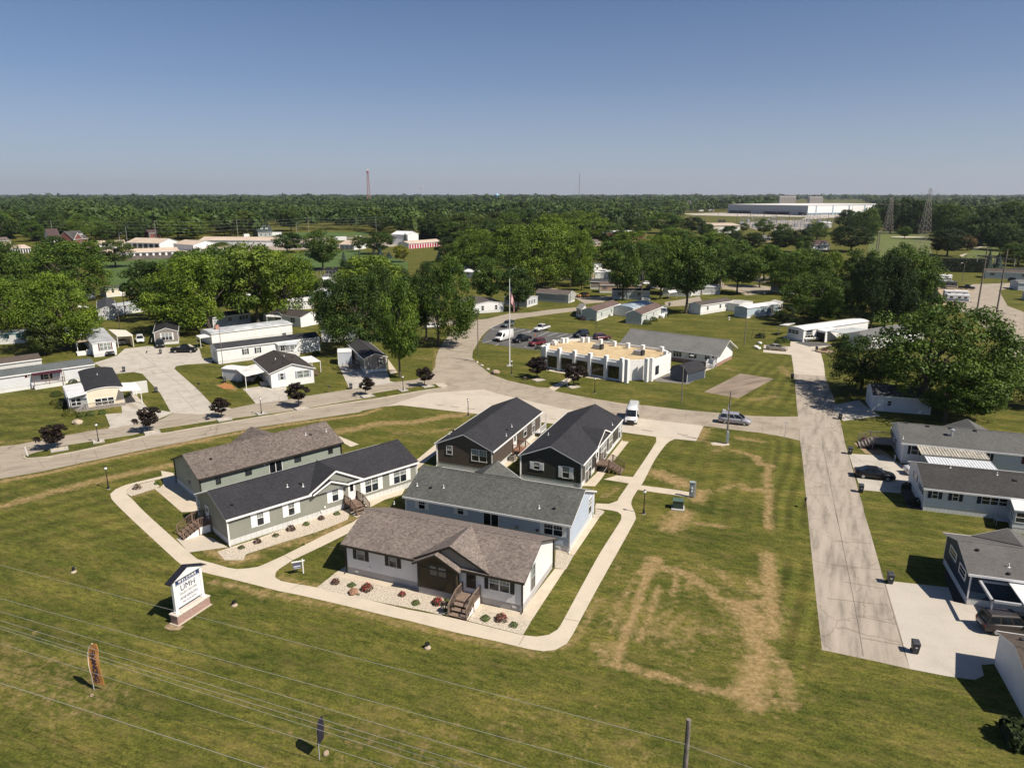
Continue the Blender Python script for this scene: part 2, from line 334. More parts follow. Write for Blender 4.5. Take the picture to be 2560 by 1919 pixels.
def in_poly(poly):
    ins = np.zeros(nx*ny, bool); n = len(poly)
    for i in range(n):
        (x0,y0),(x1,y1) = poly[i], poly[(i+1)%n]
        c = ((y0 > PY) != (y1 > PY)) & (PX < (x1-x0)*(PY-y0)/(y1-y0+1e-12) + x0); ins ^= c
    return ins
def mow(poly, ang, period, amp):
    m = in_poly(poly); c, s = math.cos(R(ang)), math.sin(R(ang))
    q = -PX*s + PY*c; jit = .35*np.sin(PX*.21+PY*.13) 
    stripe[m] = amp * np.tanh(2.2*np.sin(2*math.pi*(q[m]+jit[m])/period))
mow(P2(C4,(1420,640),(1750,640),(1860,1658),(1420,1658)) , 66,1.7,.8)
mow([W(D4(1590,0)),W(D4(1965,0)),W(D4(2050,830)),W(D4(1800,1300)),W(D4(1650,700))],66,1.7,.8)
mow(P2(C4,(240,640),(1420,640),(1420,1658),(-100,1658)),66,2.2,.35)
mow(P2(B0,(-300,1380),(600,1320),(700,1658),(800,1900),(-300,1990)),118,2.4,.7)
mow(P2(C0,(0,1000),(2000,560),(1830,860),(1150,1110),(1640,1658),(-900,1900)),43,3.2,.5)
mow(P2(B4,(300,1300),(700,1040),(1000,1050),(1060,1658),(300,1658)),60,2.2,.6)
mow(P2(D0,(0,0),(1600,0),(2211,400),(2211,1658),(-900,1658),(-900,300)),158,3.4,.35)
mow(P2(C5,(400,1100),(1000,1290),(2211,1420),(1400,1658),(470,1658)),160,2.0,.4)
for nm, arr in (('dry', dry),('stripe', stripe)):
    at = gm.attributes.new(nm, 'FLOAT', 'POINT'); at.data.foreach_set('value', arr)
def grass_material():
    m = bpy.data.materials.new('lawn grass'); nt, nd, lk, b = nodes_of(m)
    g = nd.new('ShaderNodeNewGeometry'); pos = g.outputs['Position']
    def noise(s, det=6, rough=.6, vec=None):
        n = nd.new('ShaderNodeTexNoise'); n.inputs['Scale'].default_value = s; n.inputs['Detail'].default_value = det; n.inputs['Roughness'].default_value = rough
        lk.new(vec or pos, n.inputs['Vector']); return n.outputs['Fac']
    def math_(op, a, bb, clamp=False):
        k = nd.new('ShaderNodeMath'); k.operation = op; k.use_clamp = clamp
        for i, x in enumerate((a, bb)):
            if isinstance(x, (int, float)): k.inputs[i].default_value = x
            else: lk.new(x, k.inputs[i])
        return k.outputs[0]
    def mixc(f, a, bb, blend='MIX'):
        k = nd.new('ShaderNodeMix'); k.data_type = 'RGBA'; k.blend_type = blend
        for nm, x in (('Factor', f),('A', a),('B', bb)):
            if isinstance(x, (int, float)): k.inputs[nm].default_value = x
            elif isinstance(x, tuple): k.inputs[nm].default_value = (*x, 1)
            else: lk.new(x, k.inputs[nm])
        return k.outputs['Result']
    mpv = stretch(nd, lk, pos, -22,(.6,1.5,1))
    r1 = ramp(nd, [(.32,(.047,.061,.0105)),(.5,(.079,.087,.0165)),(.66,(.128,.118,.028))]); lk.new(noise(.16,7,.65, mpv), r1.inputs['Fac'])
    r2 = ramp(nd, [(.34,(.5,.55,.5)),(.5,(1,1,1)),(.66,(1.5,1.4,1.3))]); lk.new(noise(1.5,8,.72, mpv), r2.inputs['Fac'])
    c = mixc(1.0, r1.outputs['Color'], r2.outputs['Color'], 'MULTIPLY')
    r2b = ramp(nd, [(.38,(.55,.58,.55)),(.62,(1.45,1.4,1.35))]); lk.new(noise(5,6,.75), r2b.inputs['Fac'])
    c = mixc(1.0, c, r2b.outputs['Color'], 'MULTIPLY')
    # patches of straw among the green everywhere
    pt = ramp(nd, [(.48,(0,0,0)),(.74,(1,1,1))]); lk.new(noise(.5,8,.75, mpv), pt.inputs['Fac'])
    c = mixc(math_('MULTIPLY', pt.outputs['Color'],.55), c, (.215,.155,.058))
    st = nd.new('ShaderNodeAttribute'); st.attribute_name = 'stripe'
    k = math_('MULTIPLY_ADD', st.outputs['Fac'], .27); k.node.inputs[2].default_value = 1.0
    sc = nd.new('ShaderNodeVectorMath'); sc.operation = 'SCALE'; lk.new(c, sc.inputs[0]); lk.new(k, sc.inputs['Scale']); c = sc.outputs[0]
    dr = nd.new('ShaderNodeAttribute'); dr.attribute_name = 'dry'
    n4 = noise(1.1,9,.75)
    f = math_('ADD', dr.outputs['Fac'], math_('MULTIPLY', math_('SUBTRACT', n4,.5),2.6))
    fr = ramp(nd, [(.3,(0,0,0)),(.9,(1,1,1))]); lk.new(f, fr.inputs['Fac'])
    dc = ramp(nd, [(.34,(.17,.118,.05)),(.5,(.28,.195,.09)),(.66,(.40,.285,.145))]); lk.new(noise(2.3,8,.7), dc.inputs['Fac'])
    f2 = math_('MULTIPLY', fr.outputs['Color'], math_('MULTIPLY', math_('GREATER_THAN', dr.outputs['Fac'],.02),.9))
    c = mixc(f2, c, dc.outputs['Color'])
    lk.new(c, b.inputs['Base Color']); b.inputs['Roughness'].default_value = .95; b.inputs['Specular IOR Level'].default_value = .12
    bp = nd.new('ShaderNodeBump'); bp.inputs['Strength'].default_value = .55; bp.inputs['Distance'].default_value = .1
    lk.new(noise(6,6,.7), bp.inputs['Height']); lk.new(bp.outputs['Normal'], b.inputs['Normal'])
    return m
GRASS = grass_material(); MATS['grass'] = GRASS
gm.materials.append(GRASS)
ground = bpy.data.objects.new('ground', gm); COL.objects.link(ground); tag(ground, kind='structure')
def sheet(name, pts, z, m):
    mb = MB(); mb.sheet(pts, z); return structure(name, mb, m)
road_c = concrete('road concrete', (.325,.278,.218),.2,.3,crack=True)
lane_c = concrete('lane concrete', (.325,.28,.22),.26,.9,streak=22,crack=True)
pad_c = concrete('pale concrete', (.47,.415,.34),.1,.3)
walk_c = concrete('walk concrete', (.51,.445,.35),.08,.5)
apron_c = concrete('apron concrete', (.5,.43,.335),.12,.6)
old_c = concrete('old stained concrete', (.335,.29,.235),.34,.5)
drive_c = concrete('driveway concrete', (.43,.395,.34),.16,.35,crack=True)
asph = concrete('asphalt', (.10,.098,.095),.2,.4)
gravel_m = mat('pale gravel', (.46,.4,.32),.95, var=.45, scale=7, bump=.9, scale2=16)
soil_m = mat('dry soil', (.26,.19,.115),.95, var=.3, scale=2, bump=.5)
joint_m = mat('dark joint line', (.17,.145,.115),.95)  # flat dark brown for the slab joint strips
white_l = mat('road paint', (.6,.6,.58),.8, var=.2, scale=3)
# boulevard, junction and the lane across the front
low = P2(C0,(-2600,1560),(-900,1195),(0,1005),(430,930),(800,850),(1200,765),(1600,680)) + [W(C1(200,385)), W(C1(528,315)), W(C1(1000,225)), W(C1(1500,150)), W(C1(2211,45)), W(C2(300,305)), W(C2(560,258)), W(C2(740,243))]
right_side = P2(C2,(1590,338)) + P2(C3,(1470,555),(1815,603),(2060,632)) + P2(C4,(305,630),(555,655),(640,480),(900,515),(1300,560),(1600,615),(1750,650))
up = P2(C4,(1725,372),(1500,374),(1200,366),(850,335),(400,295),(0,247)) + P2(B3,(1100,1605),(700,1540),(300,1460),(240,1425),(90,1418)) + P2(B2,(2130,1415),(1800,1340),(1600,1270),(1450,1150),(1385,1080))
north_r = P2(B2,(1390,1010),(1450,905),(1500,825),(1590,742),(1700,690),(1900,632),(2211,588)) + P2(B3,(300,572),(555,542),(700,520))
north_l = P2(B3,(640,470),(555,498),(250,525),(0,560)) + P2(B2,(1800,570),(1560,630),(1400,645),(1100,640),(900,610),(700,600),(700,650),(880,690),(1110,700),(1190,715),(1150,780),(1110,832),(1050,900),(1000,980),(966,1080),(960,1180),(900,1270),(740,1330))
far_up = [W(B2(430,1365)), W(B1(2150,1340)), W(B1(2000,1350)), W(B1(1540,1420)), W(B1(1290,1465)), W(B1(920,1512)), W(B1(640,1570))] + P2(C0,(2211,230),(1850,302),(1720,372),(1150,470),(1000,490),(730,540),(450,590),(200,640),(0,660),(-900,820),(-2600,1120))
road_poly = catmull(low, 3) + right_side + up + catmull(north_r, 5) + north_l + far_up
sheet('road', road_poly, .006, lane_c)
jx = catmull(P2(C2,(560,257),(1150,90),(1283,20)) + P2(B2,(960,1380),(740,1330),(900,1270),(960,1180),(966,1080)) + P2(B2,(1385,1080),(1450,1150),(1600,1270),(1800,1340),(2130,1415)) + P2(B3,(240,1425),(300,1460),(700,1540),(1100,1605)) + P2(C4,(0,247),(400,295),(850,335),(1200,366),(1500,374),(1725,372),(1750,650),(1600,615),(1300,560),(900,515),(640,480),(0,405)) + P2(C3,(1640,395),(800,290),(430,205),(0,105)),30)
sheet('road_junction', jx, .012, road_c)
sheet('parking_pad', P2(C2,(740,243),(560,257),(700,215),(1050,105),(1250,90),(1700,60)) + P2(C3,(0,105),(430,205),(800,290),(1640,395)) + P2(C4,(0,405),(640,480),(555,655),(305,630)) + P2(C3,(2060,632),(1815,603),(1470,555),(525,440)) + P2(C2,(1590,338),(1200,295),(820,250)),.018, pad_c)
# lane along the rows of homes
east = P2(C4,(1725,372),(1750,650),(1780,870),(1810,1200),(1855,1658)) + P2(D4,(1985,300),(2045,825))
east_r = P2(D7,(840,440)) + P2(D5,(850,1658),(740,1230),(620,830),(560,650),(440,230),(370,0)) + P2(C5,(360,1230),(310,1060),(210,700),(150,500),(100,250)) + P2(B4,(1480,1500),(1440,1420),(1395,1290),(1380,1150),(1340,1000))
sheet('lane', east + [W(D7(400,340))] + east_r + P2(B4,(1000,890),(1005,1045),(1030,1200),(1050,1400),(1068,1620)),.009, concrete('stained lane', (.335,.29,.237), .34,.8, streak=66, crack=True))
sheet('lane_head', P2(B4,(1010,1050),(1030,1195),(1035,1265),(1395,1285),(1380,1150),(1340,1000),(1240,985),(1480,940),(1560,950),(1330,900),(1100,895),(990,890),(995,950),(690,930),(680,1015),(1005,1045)),.013, pad_c)
sheet('garage_apron', P2(B4,(1050,905),(1110,890),(1390,905),(1480,935),(1210,950)),.017, asph)
# homes' driveways
sheet('driveway', P2(C0,(1820,305)) + P2(B0,(1850,1400),(1640,1170),(1540,1150),(1250,1180),(1195,1110),(1080,1045),(1200,1010),(1350,960),(1440,880),(1560,870),(1700,850),(1990,870),(2170,830)) + P2(B1,(160,830),(270,880),(300,990),(420,1000),(410,1050),(350,1050),(110,1065),(0,1083),(-20,1110),(0,1130),(250,1350),(400,1510),(640,1570),(300,1640)),.010, drive_c)
sheet('driveway', P2(C0,(1120,320),(1300,305),(1280,180),(1430,100),(1520,190),(1580,260),(1850,300),(1640,390),(1150,475),(1170,445)),.014, drive_c)
sheet('driveway', P2(B1,(760,1345),(960,1315),(1100,1340),(1270,1320),(1290,1470),(920,1515),(800,1370)),.010, drive_c)
sheet('driveway', P2(B1,(1870,1070),(2060,1060)) + P2(B2,(150,1258),(410,1245),(440,1350),(500,1360),(0,1440)) + P2(B1,(2000,1350)),.010, drive_c)
sheet('walk', P2(B2,(412,1090),(525,1245),(440,1270),(420,1200)),.014, apron_c)
sheet('driveway', P2(C5,(190,615),(380,625),(620,640),(800,740),(950,760),(950,990),(800,970),(790,1070),(350,1035),(300,940)),.014, drive_c)
sheet('driveway', P2(D5,(700,795),(970,825),(1340,865),(1400,1030),(1540,1060),(2300,1130),(2300,1500)) + P2(D7,(2211,300),(1850,380),(1700,390),(1730,520),(1620,570),(1280,525),(840,440)) + P2(D5,(740,1230),(620,830)),.014, concrete('drive slab', (.44,.40,.345),.1,.3))
sheet('driveway', P2(C5,(0,60),(310,0),(455,118),(560,180),(130,240),(100,200)),.014, drive_c)
sheet('court_slab', P2(B4,(420,1258),(805,1318),(395,1545),(0,1470)),.006, concrete('mouldy slab', (.24,.19,.145),.45,.5, streak=35))
sheet('street', P2(B3,(130,255),(420,300),(600,345),(700,378),(960,368),(970,395),(860,440),(660,460),(560,400),(400,330)) , .008, lane_c)
sheet('street', P2(B3,(1400,260),(1520,290),(1620,300),(1560,250),(1480,240)),.008, drive_c)
sheet('street', P2(A3,(1060,1450),(690,1510),(690,1560),(1100,1535)),.008, lane_c)
sheet('street', P2(A3,(1420,1380),(1560,1440),(1900,1400),(2050,1395),(1700,1330),(1330,1330),(1260,1250),(1440,1240),(1560,1290),(1750,1300),(1900,1250),(1800,1240),(1300,1210),(1200,1280),(1300,1370)),.008, lane_c)
sheet('street', P2(A4,(1620,1300),(1700,1225),(2211,1210),(2211,1250),(1960,1285),(2050,1440),(2211,1500),(2211,2100),(2000,1800),(1700,1560),(1500,1430)),.008, lane_c)
sheet('street', P2(A4,(1500,1430),(1200,1440),(1150,1330),(1250,1190),(1150,1200),(1160,1230),(1500,1240),(1720,1290)),.012, concrete('gravel lot', (.36,.28,.18),.2,.5))
sheet('path', P2(A4,(1570,940),(1720,900),(1700,870),(1800,850),(1940,850),(1940,856),(1800,858),(1740,880),(1750,910),(1600,955)),.01, pad_c)
sheet('path', P2(A4,(1180,900),(1300,960),(1360,1000),(1330,1000),(1150,910)),.01, pad_c)
sheet('parking_lot', P2(B2,(1480,905),(1510,842),(1592,745),(1640,715),(1700,690),(1880,732)) + P2(B3,(60,755),(240,778),(560,808),(770,835),(985,868),(900,905),(700,900),(220,1000),(140,990)) + P2(B2,(2130,992),(1900,962)),.010, asph)
mk = MB()
def line(a, b, w=.12, z=.016, f=None):
    a, b = (W(f(*a)), W(f(*b))) if f else (a, b); d = Vector((b[0]-a[0], b[1]-a[1])).normalized(); n_ = Vector((-d.y, d.x)) * w/2
    mk.sheet([(a[0]+n_.x,a[1]+n_.y),(a[0]-n_.x,a[1]-n_.y),(b[0]-n_.x,b[1]-n_.y),(b[0]+n_.x,b[1]+n_.y)], z)
for a, b in (((60,757),(0,790)),((240,778),(120,830)),((345,790),(222,828)),((455,800),(333,838)),((560,810),(440,850)),((770,835),(690,870)),((900,855),(820,890)),((985,868),(880,905))): line(a, b, .14, f=B3)
for a, b in (((1500,908),(1620,880)),((1690,920),(1650,935)),((1880,735),(1780,770)),((1990,748),(1860,785)),((2090,760),(1960,800)),((1990,955),(2080,920)),((2130,990),(2200,960)),((1700,690),(1640,712)),((1640,712),(1592,735)),((1592,735),(1640,752)),((1640,752),(1720,760))): line(a, b, .14, f=B2)
structure('road_markings', mk, white_l)
mk = MB()
for f, a, b in ((C4,(2000,590),(2030,800)),(C4,(2030,800),(2100,1150)),(C4,(2100,1150),(2190,1600)),(D5,(45,0),(120,350)),(D5,(120,350),(210,800)),(D5,(210,800),(300,1270)),(D5,(300,1270),(360,1660)),(D5,(0,605),(540,660)),(D5,(140,800),(600,880)),(D5,(-60,990),(640,1070)),(D5,(230,1180),(740,1290)),(D5,(330,1445),(800,1530)),(D5,(0,330),(450,360)),(C4,(1790,875),(2060,900)),(C4,(1800,1270),(2100,1280)),(C4,(1740,520),(1750,640)),(D5,(850,1658),(560,650)),
    (C0,(400,800),(470,890)),(C0,(1000,700),(1040,790)),(C0,(1510,590),(1570,680)),(C0,(880,525),(930,580)),(C0,(750,730),(760,780)),(C1,(700,195),(780,265)),(C1,(1230,100),(1290,150)),(C4,(1330,430),(1315,555)),(C4,(1540,470),(1520,580)),(C4,(800,330),(620,480)),(C4,(440,300),(430,420)),(D2,(230,680),(330,735)),(D3,(1340,1420),(1280,1525)),(D3,(1795,1225),(1975,1255)),(D2,(310,1070),(430,1010)),(C1,(1640,1650),(1660,1658)),(B0,(1560,900),(2211,1400)),(B1,(0,1360),(230,1600))): line(a, b, .045,.024, f)
for f, a, b in ((C2,(1150,238),(1245,245)),(C2,(1320,258),(1420,268)),(C2,(1505,280),(1605,290)),(C3,(610,397),(700,407)),(C3,(1675,527),(1805,543)),(C3,(2085,570),(2211,590))): line(a, b, .22,.028, f)
structure('road_joints', mk, joint_m)
# median with a real kerb, grass on top
med = catmull([W(C0(245,785)), W(C0(255,765))] + P2(C0,(420,715),(700,652),(980,608),(1400,545),(1680,480),(2211,400)) + P2(B1,(1380,1590),(1900,1500),(2200,1450)) + P2(B2,(220,1492),(580,1435),(960,1380),(1050,1375),(1100,1402),(1060,1428)) + P2(C2,(1000,82),(500,168),(0,242)) + P2(C1,(1450,45),(1000,118),(500,203),(0,290)) + P2(C0,(1600,545),(1200,640),(800,726),(500,782),(320,797),(270,798)),6, True)
mb = MB(); mb.prism(med, 0,.13); structure('kerb', mb, concrete('kerb concrete', (.42,.37,.3),.2,.6))
cx0 = [sum(p[i] for p in med)/len(med) for i in (0,1)]
def inset(poly, d):
    out = []; n = len(poly); ar = sum(poly[i][0]*poly[(i+1)%n][1]-poly[(i+1)%n][0]*poly[i][1] for i in range(n)); sg = 1 if ar > 0 else -1
    for i in range(n):
        a, b = Vector(poly[i-1]), Vector(poly[(i+1)%n]); t = (b-a).normalized(); out.append((poly[i][0]-sg*t.y*d, poly[i][1]+sg*t.x*d))
    return out
mb = MB(); mb.sheet(inset(med, .28),.137); structure('median_strip', mb, GRASS)
mb = MB(); mb.sheet(P2(B2,(955,1382),(1050,1376),(1098,1402),(1050,1425),(1005,1420)),.141); structure('median_slab', mb, pad_c)
# the walk that loops round the show homes: outer and inner edge
def ribbon(name, a, b, z, m, n=90, joints=0):
    a, b = resample(catmull(a, .5), n), resample(catmull(b, .5), n); mb = MB()
    mb.mesh([(x,y,z) for x,y in a] + [(x,y,z) for x,y in b],[(i,i+1,n+i+1,n+i) for i in range(n-1)])
    o = structure(name, mb, m)
    if o.data.polygons[0].normal.z < 0: o.data.flip_normals()
    return o
outer = P2(C0,(1845,948),(1500,1028),(1330,1072),(1230,1115),(1172,1165),(1182,1212),(1300,1340),(1640,1658)) + P2(D1,(410,285),(520,345),(740,405),(1100,490),(1560,605),(1850,680)) + P2(D2,(400,1135),(900,1250),(1500,1395)) + P2(D3,(0,1245),(500,1370),(1000,1480),(1400,1575),(1560,1598),(1700,1582),(1830,1510),(1900,1400),(2000,1210),(2211,820)) + P2(C3,(1612,1545),(1600,1480),(1557,1380),(1580,1300),(1650,1190),(1700,1120),(1830,870),(1970,680),(2060,632))
inner = P2(C0,(1850,978),(1620,1025),(1400,1080),(1345,1125),(1345,1168),(1400,1215),(1540,1360),(1870,1658)) + P2(D1,(660,215),(800,252),(950,292),(1100,338),(1250,362),(1500,420),(1810,480)) + P2(D2,(130,935),(200,975),(610,1050),(1000,1140),(1500,1265)) + P2(D3,(0,1118),(390,1190),(680,1255),(1320,1412),(1480,1430),(1620,1410),(1720,1350),(1800,1220),(2000,850),(2211,470)) + P2(C3,(1440,1560),(1444,1510),(1420,1460),(1400,1340),(1470,1230),(1530,1140),(1580,1065),(1845,660),(1815,603))
# pieces matched station by station keep the walk's width true
cut = [(0,8,0,8),(7,14,7,13),(13,17,12,16),(16,27,15,22),(26,34,21,30)]
wk = MB()
def pair(a, b, z, n):
    a, b = resample(catmull(a, .5), n), resample(catmull(b, .5), n); wk.mesh([(x,y,z) for x,y in a] + [(x,y,z) for x,y in b],[(n+i,n+i+1,i+1,i) for i in range(n-1)])
poly_walk = catmull(outer, .8) + catmull(inner, .8)[::-1]
wk.sheet(poly_walk, .010)
structure('walkway', wk, walk_c)
sheet('walk_branch', catmull(P2(D1,(1080,420),(1250,360),(1400,348),(1540,328),(1900,170)),.5) + P2(C1,(1780,1470),(2130,1310)) + P2(C2,(330,1490)) + P2(D2,(1160,330),(860,480),(680,570),(330,735),(200,820)) + catmull(P2(D2,(200,820),(140,870),(130,945)),.3),.014, walk_c)
sheet('walk_branch', P2(C2,(100,1450),(370,1340),(790,1150),(900,960),(930,870),(1150,690),(1175,780),(900,1010),(760,1270),(560,1330),(350,1440),(330,1490),(240,1535)),.014, walk_c)
sheet('walk_branch', P2(C3,(1150,1372),(1300,1378),(1390,1345),(1500,1290),(1560,1420),(1440,1500),(1400,1468),(1330,1452),(1140,1428)),.014, walk_c)
sheet('walk_branch', P2(C3,(1390,1050),(1580,1070),(1530,1142),(1240,1095)),.018, apron_c)
sheet('walk_branch', P2(C3,(1640,1160),(1700,1167),(2050,1213),(2240,1245),(2230,1305),(2050,1275),(1600,1212)),.018, apron_c)
sheet('walk_branch', P2(C0,(1640,1108),(1700,1100),(1850,960),(1960,1080),(2120,1220),(2150,1330),(2060,1355),(1930,1360)),.018, apron_c)
sheet('walk_branch', P2(C1,(-80,720),(60,745),(75,860),(0,965),(-40,930)),.014, walk_c)
sheet('walk_branch', P2(C1,(95,1500),(300,1435),(520,1500),(690,1600),(240,1660)),.018, pad_c)
sheet('walk_branch', P2(C2,(35,598),(265,693),(170,722),(40,650),(0,620)),.018, walk_c)
sheet('house_apron', P2(D2,(680,575),(790,590),(930,620),(960,870),(2000,1100),(2090,1142),(2060,1180),(870,935),(800,895),(950,800),(925,615)),.018, apron_c)
sheet('house_apron', P2(D3,(790,1040),(1300,1150),(1690,650),(1810,655),(1415,1257),(780,1110)),.018, apron_c)
sheet('house_apron', P2(C3,(870,1650),(1145,1495),(1190,1535)) + P2(D3,(1910,497),(1700,440)),.018, apron_c)
sheet('house_apron', P2(C3,(1000,1170),(1150,1030),(1455,640),(1460,655),(1530,662),(1350,890),(1210,1095),(1140,1175)),.014, apron_c)
sheet('house_apron', P2(C3,(0,990),(110,880),(330,680),(470,545),(555,535),(400,690),(170,920),(60,1000)),.014, apron_c)
sheet('step_pad', P2(D3,(420,1180),(620,1230),(680,1250),(780,1110),(720,1140)),.022, pad_c)
sheet('walk_branch', P2(B3,(240,1422),(330,1375),(420,1325),(560,1250),(620,1265),(300,1462)),.014, apron_c)
sheet('walk_branch', P2(B3,(215,1205),(400,1235),(720,1290),(1090,1350),(1110,1360),(700,1310),(210,1225)),.010, apron_c)
sheet('shed_pad', P2(B3,(1440,1330),(1620,1270),(1640,1200),(1700,1180),(2020,1290),(1840,1385),(1480,1350)),.012, concrete('dark gravel', (.17,.155,.14),.3,.8))
sheet('walk_branch', P2(B3,(2010,1230),(2060,1195),(2150,1195),(2000,1245)),.010, pad_c)
# gravel beds
sheet('gravel_bed', catmull(P2(D2,(610,1048),(800,900),(880,935),(1300,1025),(2060,1180),(2120,1230)) + P2(D3,(480,1140),(390,1188)) + P2(D2,(1900,1330),(1200,1190)),2, True),.014, gravel_m)
sheet('gravel_bed', P2(D3,(690,1250),(780,1112),(1300,1205),(1415,1262),(1325,1410)),.014, gravel_m)
sheet('gravel_bed', P2(D3,(1700,440),(1905,500),(1820,655),(1690,640)),.010, gravel_m)
sheet('gravel_bed', P2(C3,(1145,1430),(1240,1455),(1250,1475),(1190,1530),(1140,1500)),.012, gravel_m)
sheet('gravel_bed', catmull(P2(C1,(700,1605),(1000,1510),(1600,1290),(2040,1165),(2090,1230),(2070,1280),(1700,1430),(1300,1550),(900,1680)) + P2(D1,(1330,230),(1060,230),(950,110)),2, True),.012, gravel_m)
sheet('gravel_bed', P2(C0,(1345,1128),(1400,1082),(1640,1025),(1700,1090),(1620,1120),(1400,1190),(1345,1165)),.014, gravel_m)
sheet('gravel_bed', catmull(P2(C4,(720,675),(790,665),(930,680),(940,700),(860,712),(740,700)),2, True),.012, gravel_m)
sheet('soil_patch', catmull(P2(D1,(170,1210),(230,1160),(380,1180),(470,1190),(400,1245),(260,1250)),2, True),.012, soil_m)
sheet('soil_patch', P2(C5,(250,490),(460,500),(620,600),(760,720),(650,710),(540,640),(380,610)),.010, soil_m)
sheet('soil_patch', P2(C5,(850,980),(940,1040),(1040,1270),(880,1240),(800,1070)),.012, mat('bark mulch', (.07,.05,.04),.95, var=.4, scale=5))
sheet('soil_patch', P2(D5,(1320,590),(1540,1060),(1400,1030),(1340,870),(1290,740)),.012, mat('bark mulch', (.07,.05,.04)))
sheet('soil_patch', catmull(P2(B1,(480,1310),(560,1275),(640,1290),(680,1340),(560,1345)),2, True),.012, mat('orange clay', (.34,.15,.05),.95, var=.25, scale=2))
# ------------------------------------------------------------------ houses
white_trim = mat('white trim', (.78,.77,.75),.5, var=.04); dark_trim = mat('dark brown trim', (.03,.024,.02),.5); black_sh = mat('black shutter', (.018,.018,.02),.5)
navy_sh = mat('navy shutter', (.02,.024,.045),.5); grey_sh = mat('pale grey shutter', (.74,.74,.74),.5); gray_trim = mat('grey trim', (.38,.39,.4),.5)
win_g = glass('window glass'); win_c = glass('curtained glass', (.16,.18,.17),.12); win_d = glass('dark glass', (.008,.009,.012),.06)
sk_white = siding('white skirting', (.66,.66,.64),.45, vertical=True); sk_grey = concrete('grey skirting', (.40,.385,.37),.08,.6); sk_pale = siding('pale skirting', (.58,.58,.56),.6, vertical=True)
wood = mat('weathered wood', (.17,.115,.085),.85, var=.3, scale=5, bump=.2); wood2 = mat('pale deck wood', (.36,.25,.19),.85, var=.25, scale=4)
pipe_w = mat('white pipe', (.7,.7,.68),.5); pipe_b = mat('black vent', (.02,.02,.022),.6)
alu = mat('white aluminium roof', (.70,.70,.69),.45, var=.12, scale=.6); alu_g = mat('grey aluminium roof', (.40,.42,.43),.5, var=.2, scale=.5)
brick_m = None
def brick(name='red brick', c1=(.24,.095,.07), c2=(.31,.14,.1), mortar=(.4,.36,.32)):
    if name in MATS: return MATS[name]
    m = bpy.data.materials.new(name); nt, nd, lk, b = nodes_of(m)
    tc = nd.new('ShaderNodeTexCoord'); sx = nd.new('ShaderNodeSeparateXYZ'); lk.new(tc.outputs['Object'], sx.inputs['Vector'])
    ad = nd.new('ShaderNodeMath'); ad.operation = 'ADD'; lk.new(sx.outputs['X'], ad.inputs[0]); lk.new(sx.outputs['Y'], ad.inputs[1])
    cx_ = nd.new('ShaderNodeCombineXYZ'); lk.new(ad.outputs[0], cx_.inputs['X']); lk.new(sx.outputs['Z'], cx_.inputs['Y'])
    bt = nd.new('ShaderNodeTexBrick'); bt.inputs['Scale'].default_value = 1; bt.inputs['Brick Width'].default_value = .22; bt.inputs['Row Height'].default_value = .075; bt.inputs['Mortar Size'].default_value = .009
    bt.inputs['Color1'].default_value = (*c1,1); bt.inputs['Color2'].default_value = (*c2,1); bt.inputs['Mortar'].default_value = (*mortar, 1)
    lk.new(cx_.outputs['Vector'], bt.inputs['Vector']); lk.new(bt.outputs['Color'], b.inputs['Base Color']); b.inputs['Roughness'].default_value = .9
    MATS[name] = m; return m
def vec2(a): return Vector((a[0], a[1]))
